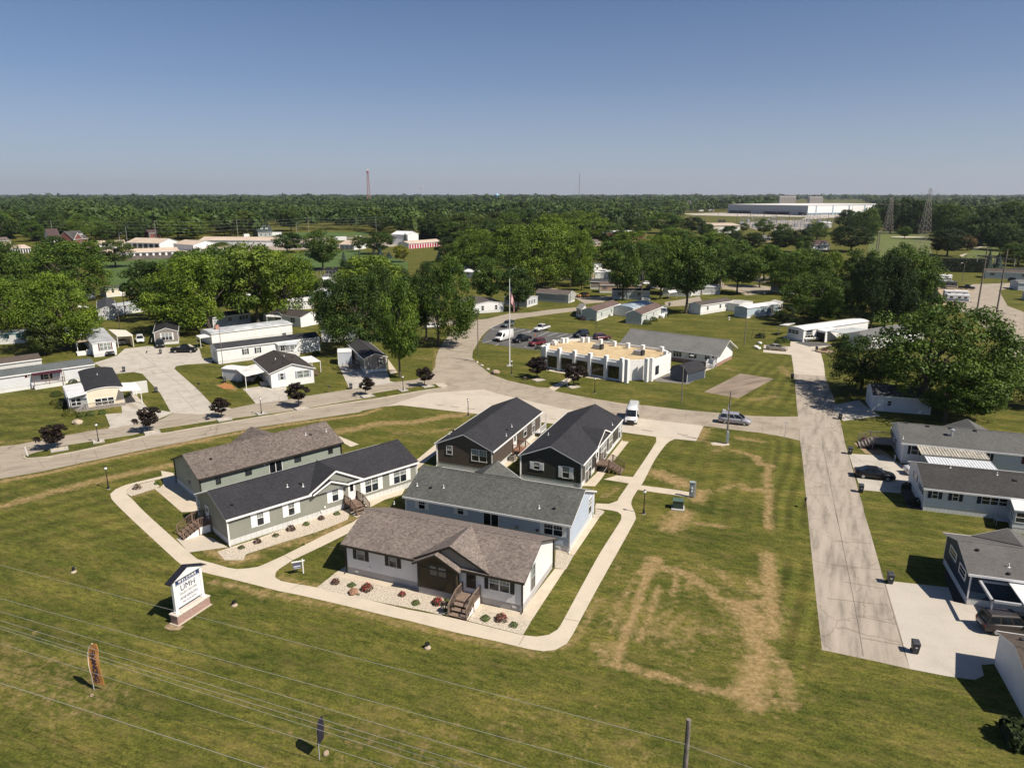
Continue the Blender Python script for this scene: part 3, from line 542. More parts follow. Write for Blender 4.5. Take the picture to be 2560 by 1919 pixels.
class House:
    def __init__(s, name, label, cat, p0, p1=None, D=8.4, h=3.3, rise=1.5, skirt=.7, wall=None, roof=None, trim=None, sk=None, over=.3, gable=.25, ridge='x', L=None, ang=None, group=None, thick=.14, arc=False, fascia=None):
        p0 = vec2(p0)
        if p1 is not None:
            d = vec2(p1) - p0; L = L or d.length; ang = math.degrees(math.atan2(d.y, d.x)) if ang is None else ang
        s.L, s.D, s.h, s.rise, s.ridge, s.over, s.gab = L, D, h, rise, ridge, over, gable
        s.p0 = p0; s.a = R(ang); s.trim = trim or white_trim; s.wallm = wall; s.roofm = roof; s.t = thick; s.sk = skirt
        s.ux = Vector((math.cos(s.a), math.sin(s.a))); s.uy = Vector((-s.ux.y, s.ux.x))
        s.root = thing(name, label, cat, p0, s.a, group)
        s.wall_part(sk); s.roof_part(arc)
    def loc(s, p, z=0.0):
        q = vec2(W(p, z)) - s.p0; return (q.dot(s.ux), q.dot(s.uy))
    def world(s, x, y): q = s.p0 + s.ux * x + s.uy * y; return (q.x, q.y)
    def on(s, side, p, out=0.0):
        """pixel -> (u, z) on a wall plane"""
        n, c = {'f': (-s.uy, -s.p0.dot(s.uy)), 'b': (s.uy, s.p0.dot(s.uy) + s.D), 'l': (-s.ux, -s.p0.dot(s.ux)), 'r': (s.ux, s.p0.dot(s.ux) + s.L)}[side]
        r = ray(p); t = (c + out) / (r.x*n.x + r.y*n.y); q = Vector((r.x*t, r.y*t)) - s.p0; z = CAM_H + r.z*t
        return (q.dot(s.ux) if side in 'fb' else q.dot(s.uy), z)
    def pt(s, side, u, d, z):
        return {'f': (u, -d, z), 'b': (u, s.D + d, z), 'l': (-d, u, z), 'r': (s.L + d, u, z)}[side]
    def slab(s, mb, side, u0, u1, z0, z1, d0, d1, m=0):
        a, b = s.pt(side, u0, d0, z0), s.pt(side, u1, d1, z1); mb.box(a[0], b[0], a[1], b[1], a[2], b[2], m)
    def part(s, name, mb, m, parent=None, **k): return mb.build(name, m, parent or s.root, **k)
    def roofz(s, x, y):
        if s.ridge == 'x': return s.h + s.rise * (1 - abs(y - s.D/2) / (s.D/2))
        return s.h + s.rise * (1 - abs(x - s.L/2) / (s.L/2))
    def wall_part(s, sk):
        mb = MB(); L, D, h, k = s.L, s.D, s.h, s.sk; e = h + .02
        if s.ridge == 'x':
            mb.face([(0,0,k),(L,0,k),(L,0,e),(0,0,e)]); mb.face([(L,D,k),(0,D,k),(0,D,e),(L,D,e)])
            mb.face([(L,0,k),(L,D,k),(L,D,e),(L,D/2,e+s.rise),(L,0,e)]); mb.face([(0,D,k),(0,0,k),(0,0,e),(0,D/2,e+s.rise),(0,D,e)])
        else:
            mb.face([(0,0,k),(L,0,k),(L,0,e),(L/2,0,e+s.rise),(0,0,e)]); mb.face([(L,D,k),(0,D,k),(0,D,e),(L/2,D,e+s.rise),(L,D,e)])
            mb.face([(L,0,k),(L,D,k),(L,D,e),(L,0,e)]); mb.face([(0,D,k),(0,0,k),(0,0,e),(0,D,e)])
        mb.face([(0,0,k),(0,D,k),(L,D,k),(L,0,k)]); nf = len(mb.m)
        c, w = mb, .09
        for x, y in ((0,0),(0,D)): c.box(x-.02 if x else -.02, x+w if not x else x+.02,-.02 if not y else y-w, w if not y else y+.02, k, h)
        for x, y in ((L,0),(L,D)): c.box(x-w, x+.02,-.02 if not y else y-w, w if not y else y+.02, k, h)
        mb.m[nf:] = [1]*(len(mb.m)-nf); s.wall = s.part('wall', mb, [s.wallm, s.trim])
        if k > 0:
            q = MB(); i = .03
            q.box(i, L-i, i, D-i, -.05, k); s.part('skirting', q, sk or sk_grey)
    def roof_part(s, arc):
        mb = MB(); t = s.t
        A, B = (s.D, s.L) if s.ridge == 'x' else (s.L, s.D)
        sl = s.rise / (A/2); o = s.over; g = s.gab
        if arc:
            n = 12; top = [(-o + (A+2*o)*i/n, s.h + s.rise * (1 - (2*i/n-1)**2) + t) for i in range(n+1)]
            bot = [(x, z - t) for x, z in reversed(top)]
        else:
            top = [(-o, s.h - o*sl + t),(A/2, s.h + s.rise + t),(A+o, s.h - o*sl + t)]
            bot = [(A+o, s.h - o*sl),(A/2, s.h + s.rise),(-o, s.h - o*sl)]
        cr = top + bot; n = len(cr); nt_ = len(top)
        f3 = (lambda a, b, z: (b, a, z)) if s.ridge == 'x' else (lambda a, b, z: (a, b, z))
        for i in range(n):
            p, q = cr[i], cr[(i+1) % n]
            pts = [f3(p[0],-g, p[1]), f3(q[0],-g, q[1]), f3(q[0], B+g, q[1]), f3(p[0], B+g, p[1])]
            mb.face(pts[::-1] if s.ridge == 'y' else pts, 0 if i < nt_ - 1 else 1)
        half = len(top)//2
        for b in (-g, B+g):
            for i in range(nt_-1):
                j = n-1-i
                mb.face([f3(cr[i][0], b, cr[i][1]), f3(cr[i+1][0], b, cr[i+1][1]), f3(cr[j-1][0], b, cr[j-1][1]), f3(cr[j][0], b, cr[j][1])],1)
        s.roof = s.part('roof', mb, [s.roofm, s.trim])
        if s.root.name.startswith('show_home'):
            for x in (-.06, s.L+.06):
                for y in (-.06, s.D+.06): d_ = MB(); d_.box(x-.04,x+.04,y-.04,y+.04,.1,s.h); d_.box(x-.04,x+.04,y-.3 if y < 0 else y,y if y < 0 else y+.3,.1,.18); s.part('downspout', d_, s.trim)
        if not arc and s.rise > .5:  # gutter boards along the eaves, ridge caps
            f = MB()
            for a in (-o - .03, A + o + .03):
                p = f3(a-.03,-g, s.h - o*sl - .06); q = f3(a+.03, B+g, s.h - o*sl + t + .02); f.box(p[0], q[0], p[1], q[1], p[2], q[2])
            s.part('gutter', f, s.trim, s.roof)
            c = MB(); z = s.h + s.rise + t
            for sg in (-1,1):
                c.face([f3(A/2,-g, z+.035), f3(A/2+sg*.16,-g, z+.035-.16*sl), f3(A/2+sg*.16, B+g, z+.035-.16*sl), f3(A/2, B+g, z+.035)])
            s.part('ridge_cap', c, s.roofm, s.roof)
    def window(s, side, tl, br, shut=None, mull=1, style='dh', gm=None, px=True, out=0.0, sides='lr', sw=.42, trim=None, tw=.07):
        if px: (u0, z1),(u1, z0) = s.on(side, tl, out), s.on(side, br, out)
        else: (u0, z1),(u1, z0) = tl, br
        u0, u1 = min(u0,u1), max(u0,u1); z0, z1 = min(z0,z1), max(z0,z1); tr = trim or s.trim
        if (side in 'fb') == (s.ridge == 'x') and not out: z1 = min(z1, s.h - .16)
        mb = MB(); B = lambda a, b, c, d, e=.05: s.slab(mb, side, a, b, c, d, out-.01, out+e)
        B(u0-tw, u1+tw, z0-tw, z0); B(u0-tw, u1+tw, z1, z1+tw); B(u0-tw, u0, z0, z1); B(u1, u1+tw, z0, z1)
        zm = (z0+z1)/2
        for i in range(mull):
            a = u0 + (u1-u0)*i/mull; b = u0 + (u1-u0)*(i+1)/mull
            if i: B(a-.05, a+.05, z0, z1)
            if style in ('dh', 'plain'): B(a, b, zm-.03, zm+.03,.04)
            if style == 'dh' and b - a > .4:
                for k in ((1/3,2/3) if b-a > .7 else (.5,)): B(a+(b-a)*k-.011, a+(b-a)*k+.011, zm, z1,.03)
                B(a, b, (zm+z1)/2-.011,(zm+z1)/2+.011,.03)
            if style == 'slide': B((a+b)/2-.04,(a+b)/2+.04, z0, z1,.04)
        w = s.part('window', mb, tr)
        g = MB(); s.slab(g, side, u0, u1, z0, z1, out-.03, out+.012); s.part('pane', g, gm or win_g, w)
        if style == 'dh' and gm is None:
            g = MB(); s.slab(g, side, u0+.03, u1-.03, zm+.02, z1-.02, out-.02, out+.016); s.part('pane', g, win_c, w)
        if shut:
            for sd in sides:
                q = MB(); a = u0 - tw - sw if sd == 'l' else u1 + tw
                s.slab(q, side, a, a+sw, z0-.04, z1+.04, out, out+.045)
                for r in range(int((z1-z0)/.12)): s.slab(q, side, a+.06, a+sw-.06, z0+.03+r*.12, z0+.09+r*.12, out+.045, out+.055)
                s.part('shutter', q, shut)
        return w
    def door(s, side, tl, br, m=None, gm=None, px=True, glassy=True, trim=None, out=0.0):
        if px: (u0, z1),(u1, z0) = s.on(side, tl, out), s.on(side, br, out)
        else: (u0, z1),(u1, z0) = tl, br
        u0, u1 = min(u0,u1), max(u0,u1); z0, z1 = min(z0,z1), max(z0,z1)
        mb = MB(); s.slab(mb, side, u0, u1, z0, z1, out-.01, out+.03); d = s.part('door', mb, m or white_trim)
        f = MB(); tr = .09
        s.slab(f, side, u0-tr, u0, z0, z1+tr, out-.01, out+.05); s.slab(f, side, u1, u1+tr, z0, z1+tr, out-.01, out+.05); s.slab(f, side, u0, u1, z1, z1+tr, out-.01, out+.05); s.part('door_frame', f, trim or s.trim, d)
        if glassy:
            g = MB(); w_ = u1-u0; s.slab(g, side, u0+w_*.22, u1-w_*.22, z0+(z1-z0)*.5, z1-.2, out+.02, out+.036); s.part('pane', g, gm or win_d, d)
        k = MB(); s.slab(k, side, u1-.14, u1-.08, z0+(z1-z0)*.45, z0+(z1-z0)*.45+.08, out+.03, out+.09); s.part('handle', k, gray_trim, d)
        return d
    def vent(s, p, kind='pipe', z=None):
        """roof fitting at a pixel: solve for the point on the roof"""
        zz = s.h + s.rise*.5
        for _ in range(12): x, y = s.loc(p, zz); zz = s.roofz(x, y) + s.t
        s.vent_at(x, y, kind)
    def vent_at(s, x, y, kind='pipe'):
        zz = s.roofz(x, y) + s.t; mb = MB()
        if kind == 'pipe': mb.tube((x,y,zz-.1),(x,y,zz+.35),.055); mb.lathe([(.14,0),(.06,.05)],10,(x,y,zz-.01)); m = pipe_w
        elif kind == 'cap': mb.lathe([(.10,-.06),(.17,.1),(.17,.16),(.02,.2)],10,(x,y,zz)); m = pipe_b
        elif kind == 'box': mb.box(x-.2,x+.2,y-.2,y+.2,zz-.12,zz+.12); m = pipe_b
        else: mb.lathe([(.16,-.1),(.16,.75),(.3,.8),(.3,.95),(.1,1.05)],12,(x,y,zz)); m = mat('galvanised flue', (.5,.54,.56),.35,.6)
        s.part('roof_vent', mb, m, s.roof)
    def gable(s, side, u0, u1, zb, za, d=.02, wallm=None, trim=None, drop=None, name='gable', ov=.18, rake=.16, flush=True):
        """front gable: triangular face at distance d in front of the wall, its roof running back into the main slope"""
        A = s.D if s.ridge == 'x' else s.L; sl = s.rise / (A/2); t = .07 + s.t
        uc = (u0+u1)/2; ya = (za - s.h)/sl; yb = max(-d-ov, (zb - s.h)/sl) if not flush else (zb - s.h)/sl
        P = lambda u, inn, z: s.pt(side, u, -inn, z)
        w_ = MB(); w_.face([P(u0+.1,-d, zb), P(u1-.1,-d, zb), P(uc, -d, za-.02)])
        if drop is not None: w_.face([P(u0+.1,-d,drop),P(u1-.1,-d,drop),P(u1-.1,-d,zb),P(u0+.1,-d,zb)])
        g = s.part(name, w_, wallm or s.wallm)
        r = MB(); f = -d-ov
        for a in (u0-ov, u1+ov):
            zb2 = zb - ov*(za-zb)/(uc-u0); yb2 = (zb2 - s.h)/sl
            top = [P(a, f, zb2+t), P(uc, f, za+t), P(uc, max(ya, 0), za+t), P(a, max(yb2, f), zb2+t)]
            low_ = [(x, y, z-.13) for x, y, z in top]
            r.mesh(top + low_, [(0,1,2,3),(7,6,5,4),(0,3,7,4),(1,0,4,5)],0)
        s.part('roof', r, s.roofm, g)
        b = MB()
        for a in (u0-ov, u1+ov):
            zb2 = zb - ov*(za-zb)/(uc-u0); b.bar(P(a, f-.03, zb2+t-.1), P(uc, f-.03, za+t-.1),.05, rake)
        s.part('rake_board', b, trim or s.trim, g)
        return g
def steps(label, H, side, u0, u1, ztop, depth, run, m=wood, deck=True, group=None, dirn='out', white_panel=False, rails=True, name='wooden_steps'):
    """entry deck against a wall with a flight of steps: its own thing"""
    ox, oy, _ = H.pt(side, (u0+u1)/2,0,0); wx, wy = H.world(ox, oy)
    face = {'f': H.a, 'r': H.a + math.pi/2, 'l': H.a - math.pi/2, 'b': H.a + math.pi}[side]   # local -y points out of the wall
    t = thing(name, label, 'steps', (wx, wy), face, group); w_ = (u1-u0)/2
    p = MB()
    for k in range(max(1, int(depth/.15))): p.box(-w_, w_, -.05-(k+1)*.15+.01,-.05-k*.15, ztop-.05, ztop)
    p.box(-w_, w_, -depth-.05,-depth, ztop-.25, ztop-.05); p.build('platform', m, t)
    for x in (-w_+.06, w_-.06):
        for y in (-.15,-depth+.02): q = MB(); q.box(x-.05, x+.05, y-.05, y+.05,0, ztop-.05); q.build('post', m, t)
    n = max(2, int(round(ztop/.19))); ax = MB(); a2 = MB()
    for i in range(n-1):
        z = ztop*(n-1-i)/n; y = -depth-.05-run*i/(n-1)
        if dirn == 'out': ax.box(-w_, w_, y-run/(n-1), y, z-.05, z)
        else:
            sx_ = 1 if dirn == 'right' else -1; x = sx_*(w_ + run*i/(n-1)); ax.box(x, x+sx_*run/(n-1),-depth, -.1, z-.05, z)
    ax.build('stair', m, t)
    if white_panel:
        wp = MB(); wp.box(w_-.06, w_-.03,-depth, -.05,.05, ztop-.1)
        wp.face([(w_-.04,-depth,0),(w_-.04,-depth-run,0),(w_-.04,-depth,ztop-.2)]); wp.build('side_panel', white_trim, t)
    if rails:
        for x in (-w_+.04, w_-.04):
            r = MB(); hh = .95
            if dirn == 'out':
                pts = [(x,-.1,ztop),(x,-depth,ztop),(x,-depth-run,ztop/n)]
            else:
                pts = [(x,-.1,ztop),(x,-depth,ztop)]
            for a, b in zip(pts, pts[1:]):
                a, b = Vector(a), Vector(b); up_ = Vector((0,0,hh))
                r.bar(a+up_, b+up_, .09,.05); r.bar(a+up_*.12, b+up_*.12,.04,.05)
                nb = max(2, int((b-a).length/.16))
                for i in range(nb): c = a.lerp(b, (i+.5)/nb); r.box(c.x-.02,c.x+.02,c.y-.02,c.y+.02,c.z+.1,c.z+hh)
            for a in pts: r.box(a[0]-.05,a[0]+.05,a[1]-.05,a[1]+.05,0,a[2]+hh+.05)
            r.build('railing', m, t)
    return t
def awning(H, corners, m, z, posts=(), drop=.12, pm=None, name='awning', pr=.05, ribs=0, pz=0.0):
    """flat metal roof on posts fixed to the house: corners are (px, z) pairs"""
    pts = []
    for p, zz in corners:
        x, y = H.loc(p, zz); pts.append(Vector((x, y, zz)))
    mb = MB(); up_ = Vector((0,0,drop)); n = len(pts)
    mb.mesh([q for q in pts] + [q+up_ for q in pts],[tuple(range(n)), tuple(range(2*n-1, n-1,-1))] + [(k, n+k, n+(k+1)%n, (k+1)%n) for k in range(n)])
    if ribs:
        for i in range(ribs+1):
            a = pts[0].lerp(pts[1], i/ribs); b = pts[3].lerp(pts[2], i/ribs); mb.bar(a+up_*1.2, b+up_*1.2,.07,.07)
    a = H.part(name, mb, m)
    bm_ = bmesh.new(); bm_.from_mesh(a.data); bmesh.ops.recalc_face_normals(bm_, faces=bm_.faces); bm_.to_mesh(a.data); bm_.free()
    for i in posts:
        c = sum(pts, Vector())/n; q = pts[i].lerp(c, .04); k = MB(); k.box(q.x-pr,q.x+pr,q.y-pr,q.y+pr,pz,q.z+.02); H.part('awning_post', k, pm or white_trim)
    return a
def box_room(H, corners, z0, z1, wallm, roofm, name='sunroom', over=.15, slope=0.0, sk=None):
    """lean-to room on a footprint given by ground pixels (4, any order round)"""
    P = [H.loc(p) for p in corners]; mb = MB(); mb.prism(P, z0, z1); a = H.part(name, mb, wallm)
    c = (sum(p[0] for p in P)/len(P), sum(p[1] for p in P)/len(P))
    q = [(c[0]+(p[0]-c[0])*(1+over/2.5), c[1]+(p[1]-c[1])*(1+over/2.5)) for p in P]
    r = MB(); r.prism(q, z1, z1+.12); H.part('roof', r, roofm, a)
    return a, P
def strip_windows(H, parent, a, b, z0, z1, n, d=.03, tr=None, gm=None):
    """row of windows along a wall from local a to local b"""
    a, b = Vector((a[0],a[1],0)), Vector((b[0],b[1],0)); t = (b-a).normalized(); nn = Vector((t.y,-t.x,0))
    for i in range(n):
        p = a.lerp(b, (i+.12)/n); q = a.lerp(b, (i+.88)/n); f = MB()
        for (u, v, za, zb) in ((p,q,z0-.06,z0),(p,q,z1,z1+.06),(p,q,(z0+z1)/2-.025,(z0+z1)/2+.025)): f.bar(u+nn*d+Vector((0,0,(za+zb)/2)), v+nn*d+Vector((0,0,(za+zb)/2)),.05, zb-za)
        for u in (p, q): f.bar(u+nn*d+Vector((0,0,z0-.06)), u+nn*d+Vector((0,0,z1+.06)),.05,.06, up=(t.x,t.y,0))
        w_ = f.build('window', tr or white_trim, parent)
        g = MB(); g.bar(p+nn*.01+Vector((0,0,(z0+z1)/2)), q+nn*.01+Vector((0,0,(z0+z1)/2)),.03, z1-z0); g.build('pane', gm or win_g, w_)

# ---- the six show homes
brown_r = shingle('brown shingle', (.175,.145,.127),.4); gbrown_r = shingle('grey brown shingle', (.135,.112,.098),.45); green_r = shingle('grey green shingle', (.088,.091,.083),.34); char_r = shingle('charcoal shingle', (.033,.033,.037),.28); dgrey_r = shingle('dark grey shingle', (.075,.073,.072),.25); grey_r = shingle('grey shingle', (.16,.158,.152),.18)
s_white = siding('white siding', (.72,.71,.70)); s_blue = siding('pale blue siding', (.43,.49,.58)); s_sage = siding('sage siding', (.245,.25,.21)); s_sage2 = siding('grey green siding', (.265,.295,.25)); s_brown = siding('dark brown siding', (.095,.075,.062)); s_black = siding('black siding', (.05,.048,.046), rough=.42); s_olive = siding('olive brown panel', (.048,.036,.018),.4)
s_cream = siding('cream siding', (.72,.64,.5),.3); s_grey = siding('grey siding', (.36,.37,.36)); s_taupe = siding('taupe siding', (.25,.225,.195)); s_tan = siding('tan siding', (.42,.31,.22)); s_lblue = siding('light blue siding', (.42,.52,.58)); s_navy = siding('navy siding', (.022,.042,.075)); s_pure = siding('bright white siding', (.76,.76,.75),.25); s_offw = siding('off white siding', (.6,.6,.57))
gl = R(-22.0)
H = House('show_home', 'white show home with brown shingle roof, black shutters and dark bay under a front gable', 'house', W((868.4,1431)), W((1306,1529.7)), D=8.4, h=3.2, rise=1.75, wall=s_white, roof=brown_r, trim=dark_trim, over=.35, gable=.35, ang=-22); HA = H
ub = H.on('f', D3(110,800))[0]; ue = H.on('f', D3(930,655))[0]
H.gable('f', H.on('f', D3(85,520))[0], ue, 3.15,5.05,.06, s_taupe, dark_trim, rake=.2)
u0, u1 = H.on('f', D3(115,800),.6)[0], H.on('f', D3(560,890),.6)[0]
b = MB(); H.slab(b, 'f', u0, u1,.72,3.25,0,.6); bay = H.part('bay', b, s_olive)
b = MB(); H.slab(b, 'f', u0+.03, u1-.03,-.05,.70,0,.57); H.part('skirting', b, sk_grey, bay)
b = MB()
for (a, c, e, f) in ((u0-.02,u0+.16,.72,3.2),(u1-.16,u1+.02,.72,3.2),(u0,u1,.72,.9),(u0+.16,u1-.16,2.75,2.87),(u0+1.05,u0+1.13,.9,1.35),(u1-1.13,u1-1.05,.9,1.35),((u0+u1)/2-.05,(u0+u1)/2+.05,2.87,3.3)): H.slab(b, 'f', a, c, e, f, .6,.64)
H.part('bay_trim', b, dark_trim, bay)
H.gable('f', u0-.15, u1+.15,3.12,4.25,.62, s_olive, dark_trim, rake=.18, ov=.25)
H.window('f', D3(245,580), D3(440,760), mull=2, out=.6, trim=dark_trim, tw=.12)
H.window('f', D2(1070,578), D2(1158,738), black_sh, trim=gray_trim); H.window('f', D2(1440,652), D2(1528,818), black_sh, trim=gray_trim)
H.window('f', D3(938,708), D3(1168,930), black_sh, mull=2, trim=white_trim); H.window('r', D3(1415,640), D3(1458,845), trim=gray_trim)
H.door('f', D3(682,642), D3(772,880), dark_trim, trim=dark_trim)
for p in (D2(1500,85), D2(1943,160)): H.vent(p)
for p in (D3(1255,172), D3(1487,212)): H.vent(p, 'cap')
for p in (D2(1067,850), D3(1225,1077)):
    u, z = H.on('f', p); b = MB(); H.slab(b, 'f', u-.2, u+.2,.28,.48,-.03,.0); H.part('foundation_vent', b, white_trim)
b = MB(); u, z = H.on('f', D2(1215,820)); H.slab(b, 'f', u-.1, u+.1, z-.12, z+.1,0,.08); H.part('outlet_box', b, white_trim)
ua, uz = H.on('f', D3(640,900))[0], H.on('f', D3(800,1000))[0]
steps('brown wooden steps with two railings below the white show home front door', H, 'f', ua-.1, ua+1.75,.85,1.5,1.5, mat('grey brown wood', (.2,.145,.11),.85, var=.25, scale=5), white_panel=True)
H = House('show_home', 'pale blue show home with grey green roof behind the brown roofed white one', 'house', (5.95-19.3*math.cos(gl),67.1-19.3*math.sin(gl)), L=19.3, ang=-22, D=9.0, h=3.2, rise=1.9, wall=s_blue, roof=green_r, over=.3, gable=.3, sk=sk_pale); HB = H
H.window('f', C2(952,1322), C2(1025,1438), grey_sh, gm=win_d); H.window('f', C2(1402,1397), C2(1468,1500), grey_sh, gm=win_d)
H.window('f', C2(1700,1462), C2(1870,1680), mull=1, style='slide', gm=win_d); H.window('f', D3(1570,102), D3(1775,280), grey_sh, mull=2, gm=win_d); H.window('r', C3(1068,1330), C3(1092,1470))
u = H.loc(C3(60,870),4.9)[0]; H.gable('b', u-2.9, u+2.9,3.2,4.95,.05)
for p in (C2(935,1178), C2(1240,1195), C3(497,1440)): H.vent(p)
for p in (C2(1095,1205), C3(675,1445)): H.vent(p, 'cap')
for f, p in ((C2,(1667,1465)),):
    u, z = H.on('f', f(*p)); b = MB(); H.slab(b, 'f', u-.09, u+.09, z-.14, z+.14,0,.12); H.part('porch_lamp', b, white_trim)
u, z = H.on('f', D3(1722,390)); b = MB(); H.slab(b, 'f', u-.2, u+.2,.3,.5,-.03,.0); H.part('foundation_vent', b, white_trim)
H = House('show_home', 'sage green show home with charcoal roof and white shutters facing the sign', 'house', (-29.9,68.5), L=24.2, ang=43, D=8.5, h=3.15, rise=1.75, wall=s_sage, roof=char_r, over=.3, gable=.22, sk=sk_pale); HC = H
for a, c in (((1015,1180),(1105,1330)),((1378,1068),(1458,1215)),((1885,912),(1962,1055))): H.window('f', C1(*a), C1(*c), white_trim, sw=.62)
H.window('f', C2(330,1070), C2(485,1210), white_trim, mull=2, sw=.6); H.window('f', C2(660,975), C2(808,1105), white_trim, mull=2, sw=.6)
H.window('l', C1(325,1040), C1(368,1140)); H.door('l', C1(432,1115), C1(478,1270)); H.door('f', C1(2075,860), C1(2155,1045), white_trim, trim=white_trim)
ug0, ug1 = H.on('f', C1(1610,975))[0], H.on('f', C2(300,1075))[0]
H.gable('f', ug0+.2, ug1-.2,3.1,4.95,.06, s_sage, white_trim, rake=.2)
ua, ub = H.on('f', C1(1640,970))[0], H.on('f', C1(2040,870))[0]
H.gable('f', ua+.2, ub, 3.1,4.05,.45, s_sage, white_trim, rake=.18, ov=.2)
H.vent(C1(1557,925)); H.vent(C1(1375,912)); H.vent(C1(745,1137), 'cap'); H.vent(C1(1530,890), 'cap')
for p in ((1765,1185),(1805,1137)):
    u, z = H.on('f', C1(*p)); b = MB(); H.slab(b, 'f', u-.1, u+.1, z-.1, z+.1,0,.1); H.part('outlet_box', b, white_trim)
u = H.on('f', C1(2100,1000))[0]; steps('brown wooden steps at the sage green show home front door', H, 'f', u-.9, u+.9,.85,1.4,1.4, white_panel=True)
y = H.on('l', C1(455,1200))[0]; steps('brown wooden deck with seven steps at the sage green show home end door', H, 'l', y-1.0, y+1.0,1.0,1.4,1.7, white_panel=True)
H = House('show_home', 'grey green show home with brown shingle roof and black window trim along the boulevard', 'house', (-37.3,79.2), L=18.9, ang=43, D=8.7, h=3.3, rise=1.75, wall=s_sage2, roof=gbrown_r, trim=dark_trim, over=.35, gable=.3, sk=sk_pale); HD = H
for a, c in (((548,762),(605,860)),((888,668),(960,755)),((1455,520),(1528,605)),((1845,428),(1893,510))): H.window('f', C1(*a), C1(*c), trim=dark_trim)
H.window('f', C1(1160,590), C1(1318,750), style='slide', gm=win_d, trim=white_trim); H.window('l', C1(225,740), C1(265,880), trim=gray_trim)
u = H.loc(C1(912,228),4.7)[0]; H.gable('b', u-3.2, u+3.2,3.3,5.05,.05, trim=dark_trim)
H.vent(C1(1595,420)); H.vent(C1(1825,333)); H.vent(C1(1648,378), 'cap'); H.vent(C1(503,663), 'cap')
u, z = H.on('f', C1(1110,648)); b = MB(); H.slab(b, 'f', u-.1, u+.1, z-.16, z+.16,0,.12); H.part('porch_lamp', b, white_trim)
a68 = R(-22)
H = House('show_home', 'dark brown show home with charcoal roof and a railed far corner porch', 'house', (-10.2,91.5), L=8.1, ang=-22, D=19.0, h=3.3, rise=1.75, wall=s_brown, roof=char_r, ridge='y', over=.3, gable=.2, sk=sk_pale); HE = H
H.window('f', C2(1275,708), C2(1335,808)); H.window('f', C2(1562,748), C2(1732,900), mull=2)
H.window('r', C3(320,495), C3(350,585)); H.window('r', C3(415,415), C3(443,540)); H.door('r', C3(200,595), C3(232,715))
for p in (C2(2023,490), C2(1960,595), C2(1307,575)): H.vent(p)
H.vent(C2(1970,527), 'cap'); H.vent(C2(1350,540), 'cap')
b = MB()
for yy in (H.D-.1,): b.box(H.L-.1,H.L+1.0,yy-.1,yy,.7,.8)
for yy in (H.D-2.4, H.D-.05): b.box(H.L+.9,H.L+1.0,yy-.05,yy+.05,.0,3.2)
b.box(H.L, H.L+1.0, H.D-2.45, H.D, .6,.7); b.box(H.L+.92,H.L+.98,H.D-2.4,H.D,1.55,1.62)
for k in range(14): b.box(H.L+.93,H.L+.97,H.D-2.3+k*.16,H.D-2.27+k*.16,.7,1.6)
H.part('porch_rail', b, white_trim)
u = H.on('r', C3(217,700))[0]; steps('reddish wooden landing at the dark brown show home side door', H, 'r', u-1.0, u+1.4,.85,1.1,.9, mat('reddish wood', (.27,.14,.09),.85, var=.3, scale=5))
H = House('show_home', 'black show home with white shutters, charcoal roof and a small side gable', 'house', (1.15,86.9), L=8.2, ang=-22.5, D=20.0, h=3.3, rise=1.75, wall=s_black, roof=char_r, ridge='y', over=.3, gable=.2, sk=sk_white); HF = H
H.window('f', C3(437,897), C3(502,985), white_trim, sw=.5); H.window('f', C3(768,945), C3(842,1083), white_trim, sw=.5)
H.window('r', C3(1030,890), C3(1092,1062), mull=2, tw=.1); H.window('r', C3(1210,680), C3(1265,835), mull=2, tw=.1); H.window('r', C3(1303,590), C3(1333,725), tw=.1); H.window('r', C3(1413,470), C3(1443,590), tw=.1)
H.door('r', C3(1150,785), C3(1178,905)); y0, y1 = H.on('r', C3(1150,760))[0], H.on('r', C3(1310,580))[0]
H.gable('r', y0, y1,3.15,4.6,.05, s_black, white_trim)
H.vent(C3(1340,470)); H.vent(C3(603,585)); H.vent(C3(1355,450), 'cap')
y = H.on('r', C3(1165,900))[0]; steps('brown wooden deck with railed steps beside the black show home', H, 'r', y-1.1, y+1.1,.95,1.9,1.6, wood, white_panel=True)

# ---- long office and shed behind the white parapet building
H = House('long_office', 'long white hall with grey hipless roof and brick base behind the parapet building', 'hall', (26.2,162.9), L=22.3, ang=-36, D=9.6, h=2.75, rise=2.3, wall=s_pure, roof=grey_r, over=.7, gable=.9, skirt=.75, sk=brick())
for x0, x1 in ((1675,1770),(1850,1945),(2035,2095)):
    for k in range(3 if x1-x0 > 70 else 2): 
        xa = x0 + (x1-x0)*k/(3 if x1-x0 > 70 else 2); H.window('f', B3(xa+4,985+ (xa-1675)*.10), B3(xa+26,1062+(xa-1675)*.10), style='plain', tw=.06)
H.door('f', B3(2112,1045), B3(2150,1120)); H.vent(B3(1293,880))
u = H.on('f', B3(2130,1120))[0]; steps('white wooden steps at the long white hall door', H, 'f', u-.8, u+.8,.7,.9,1.1, white_trim)
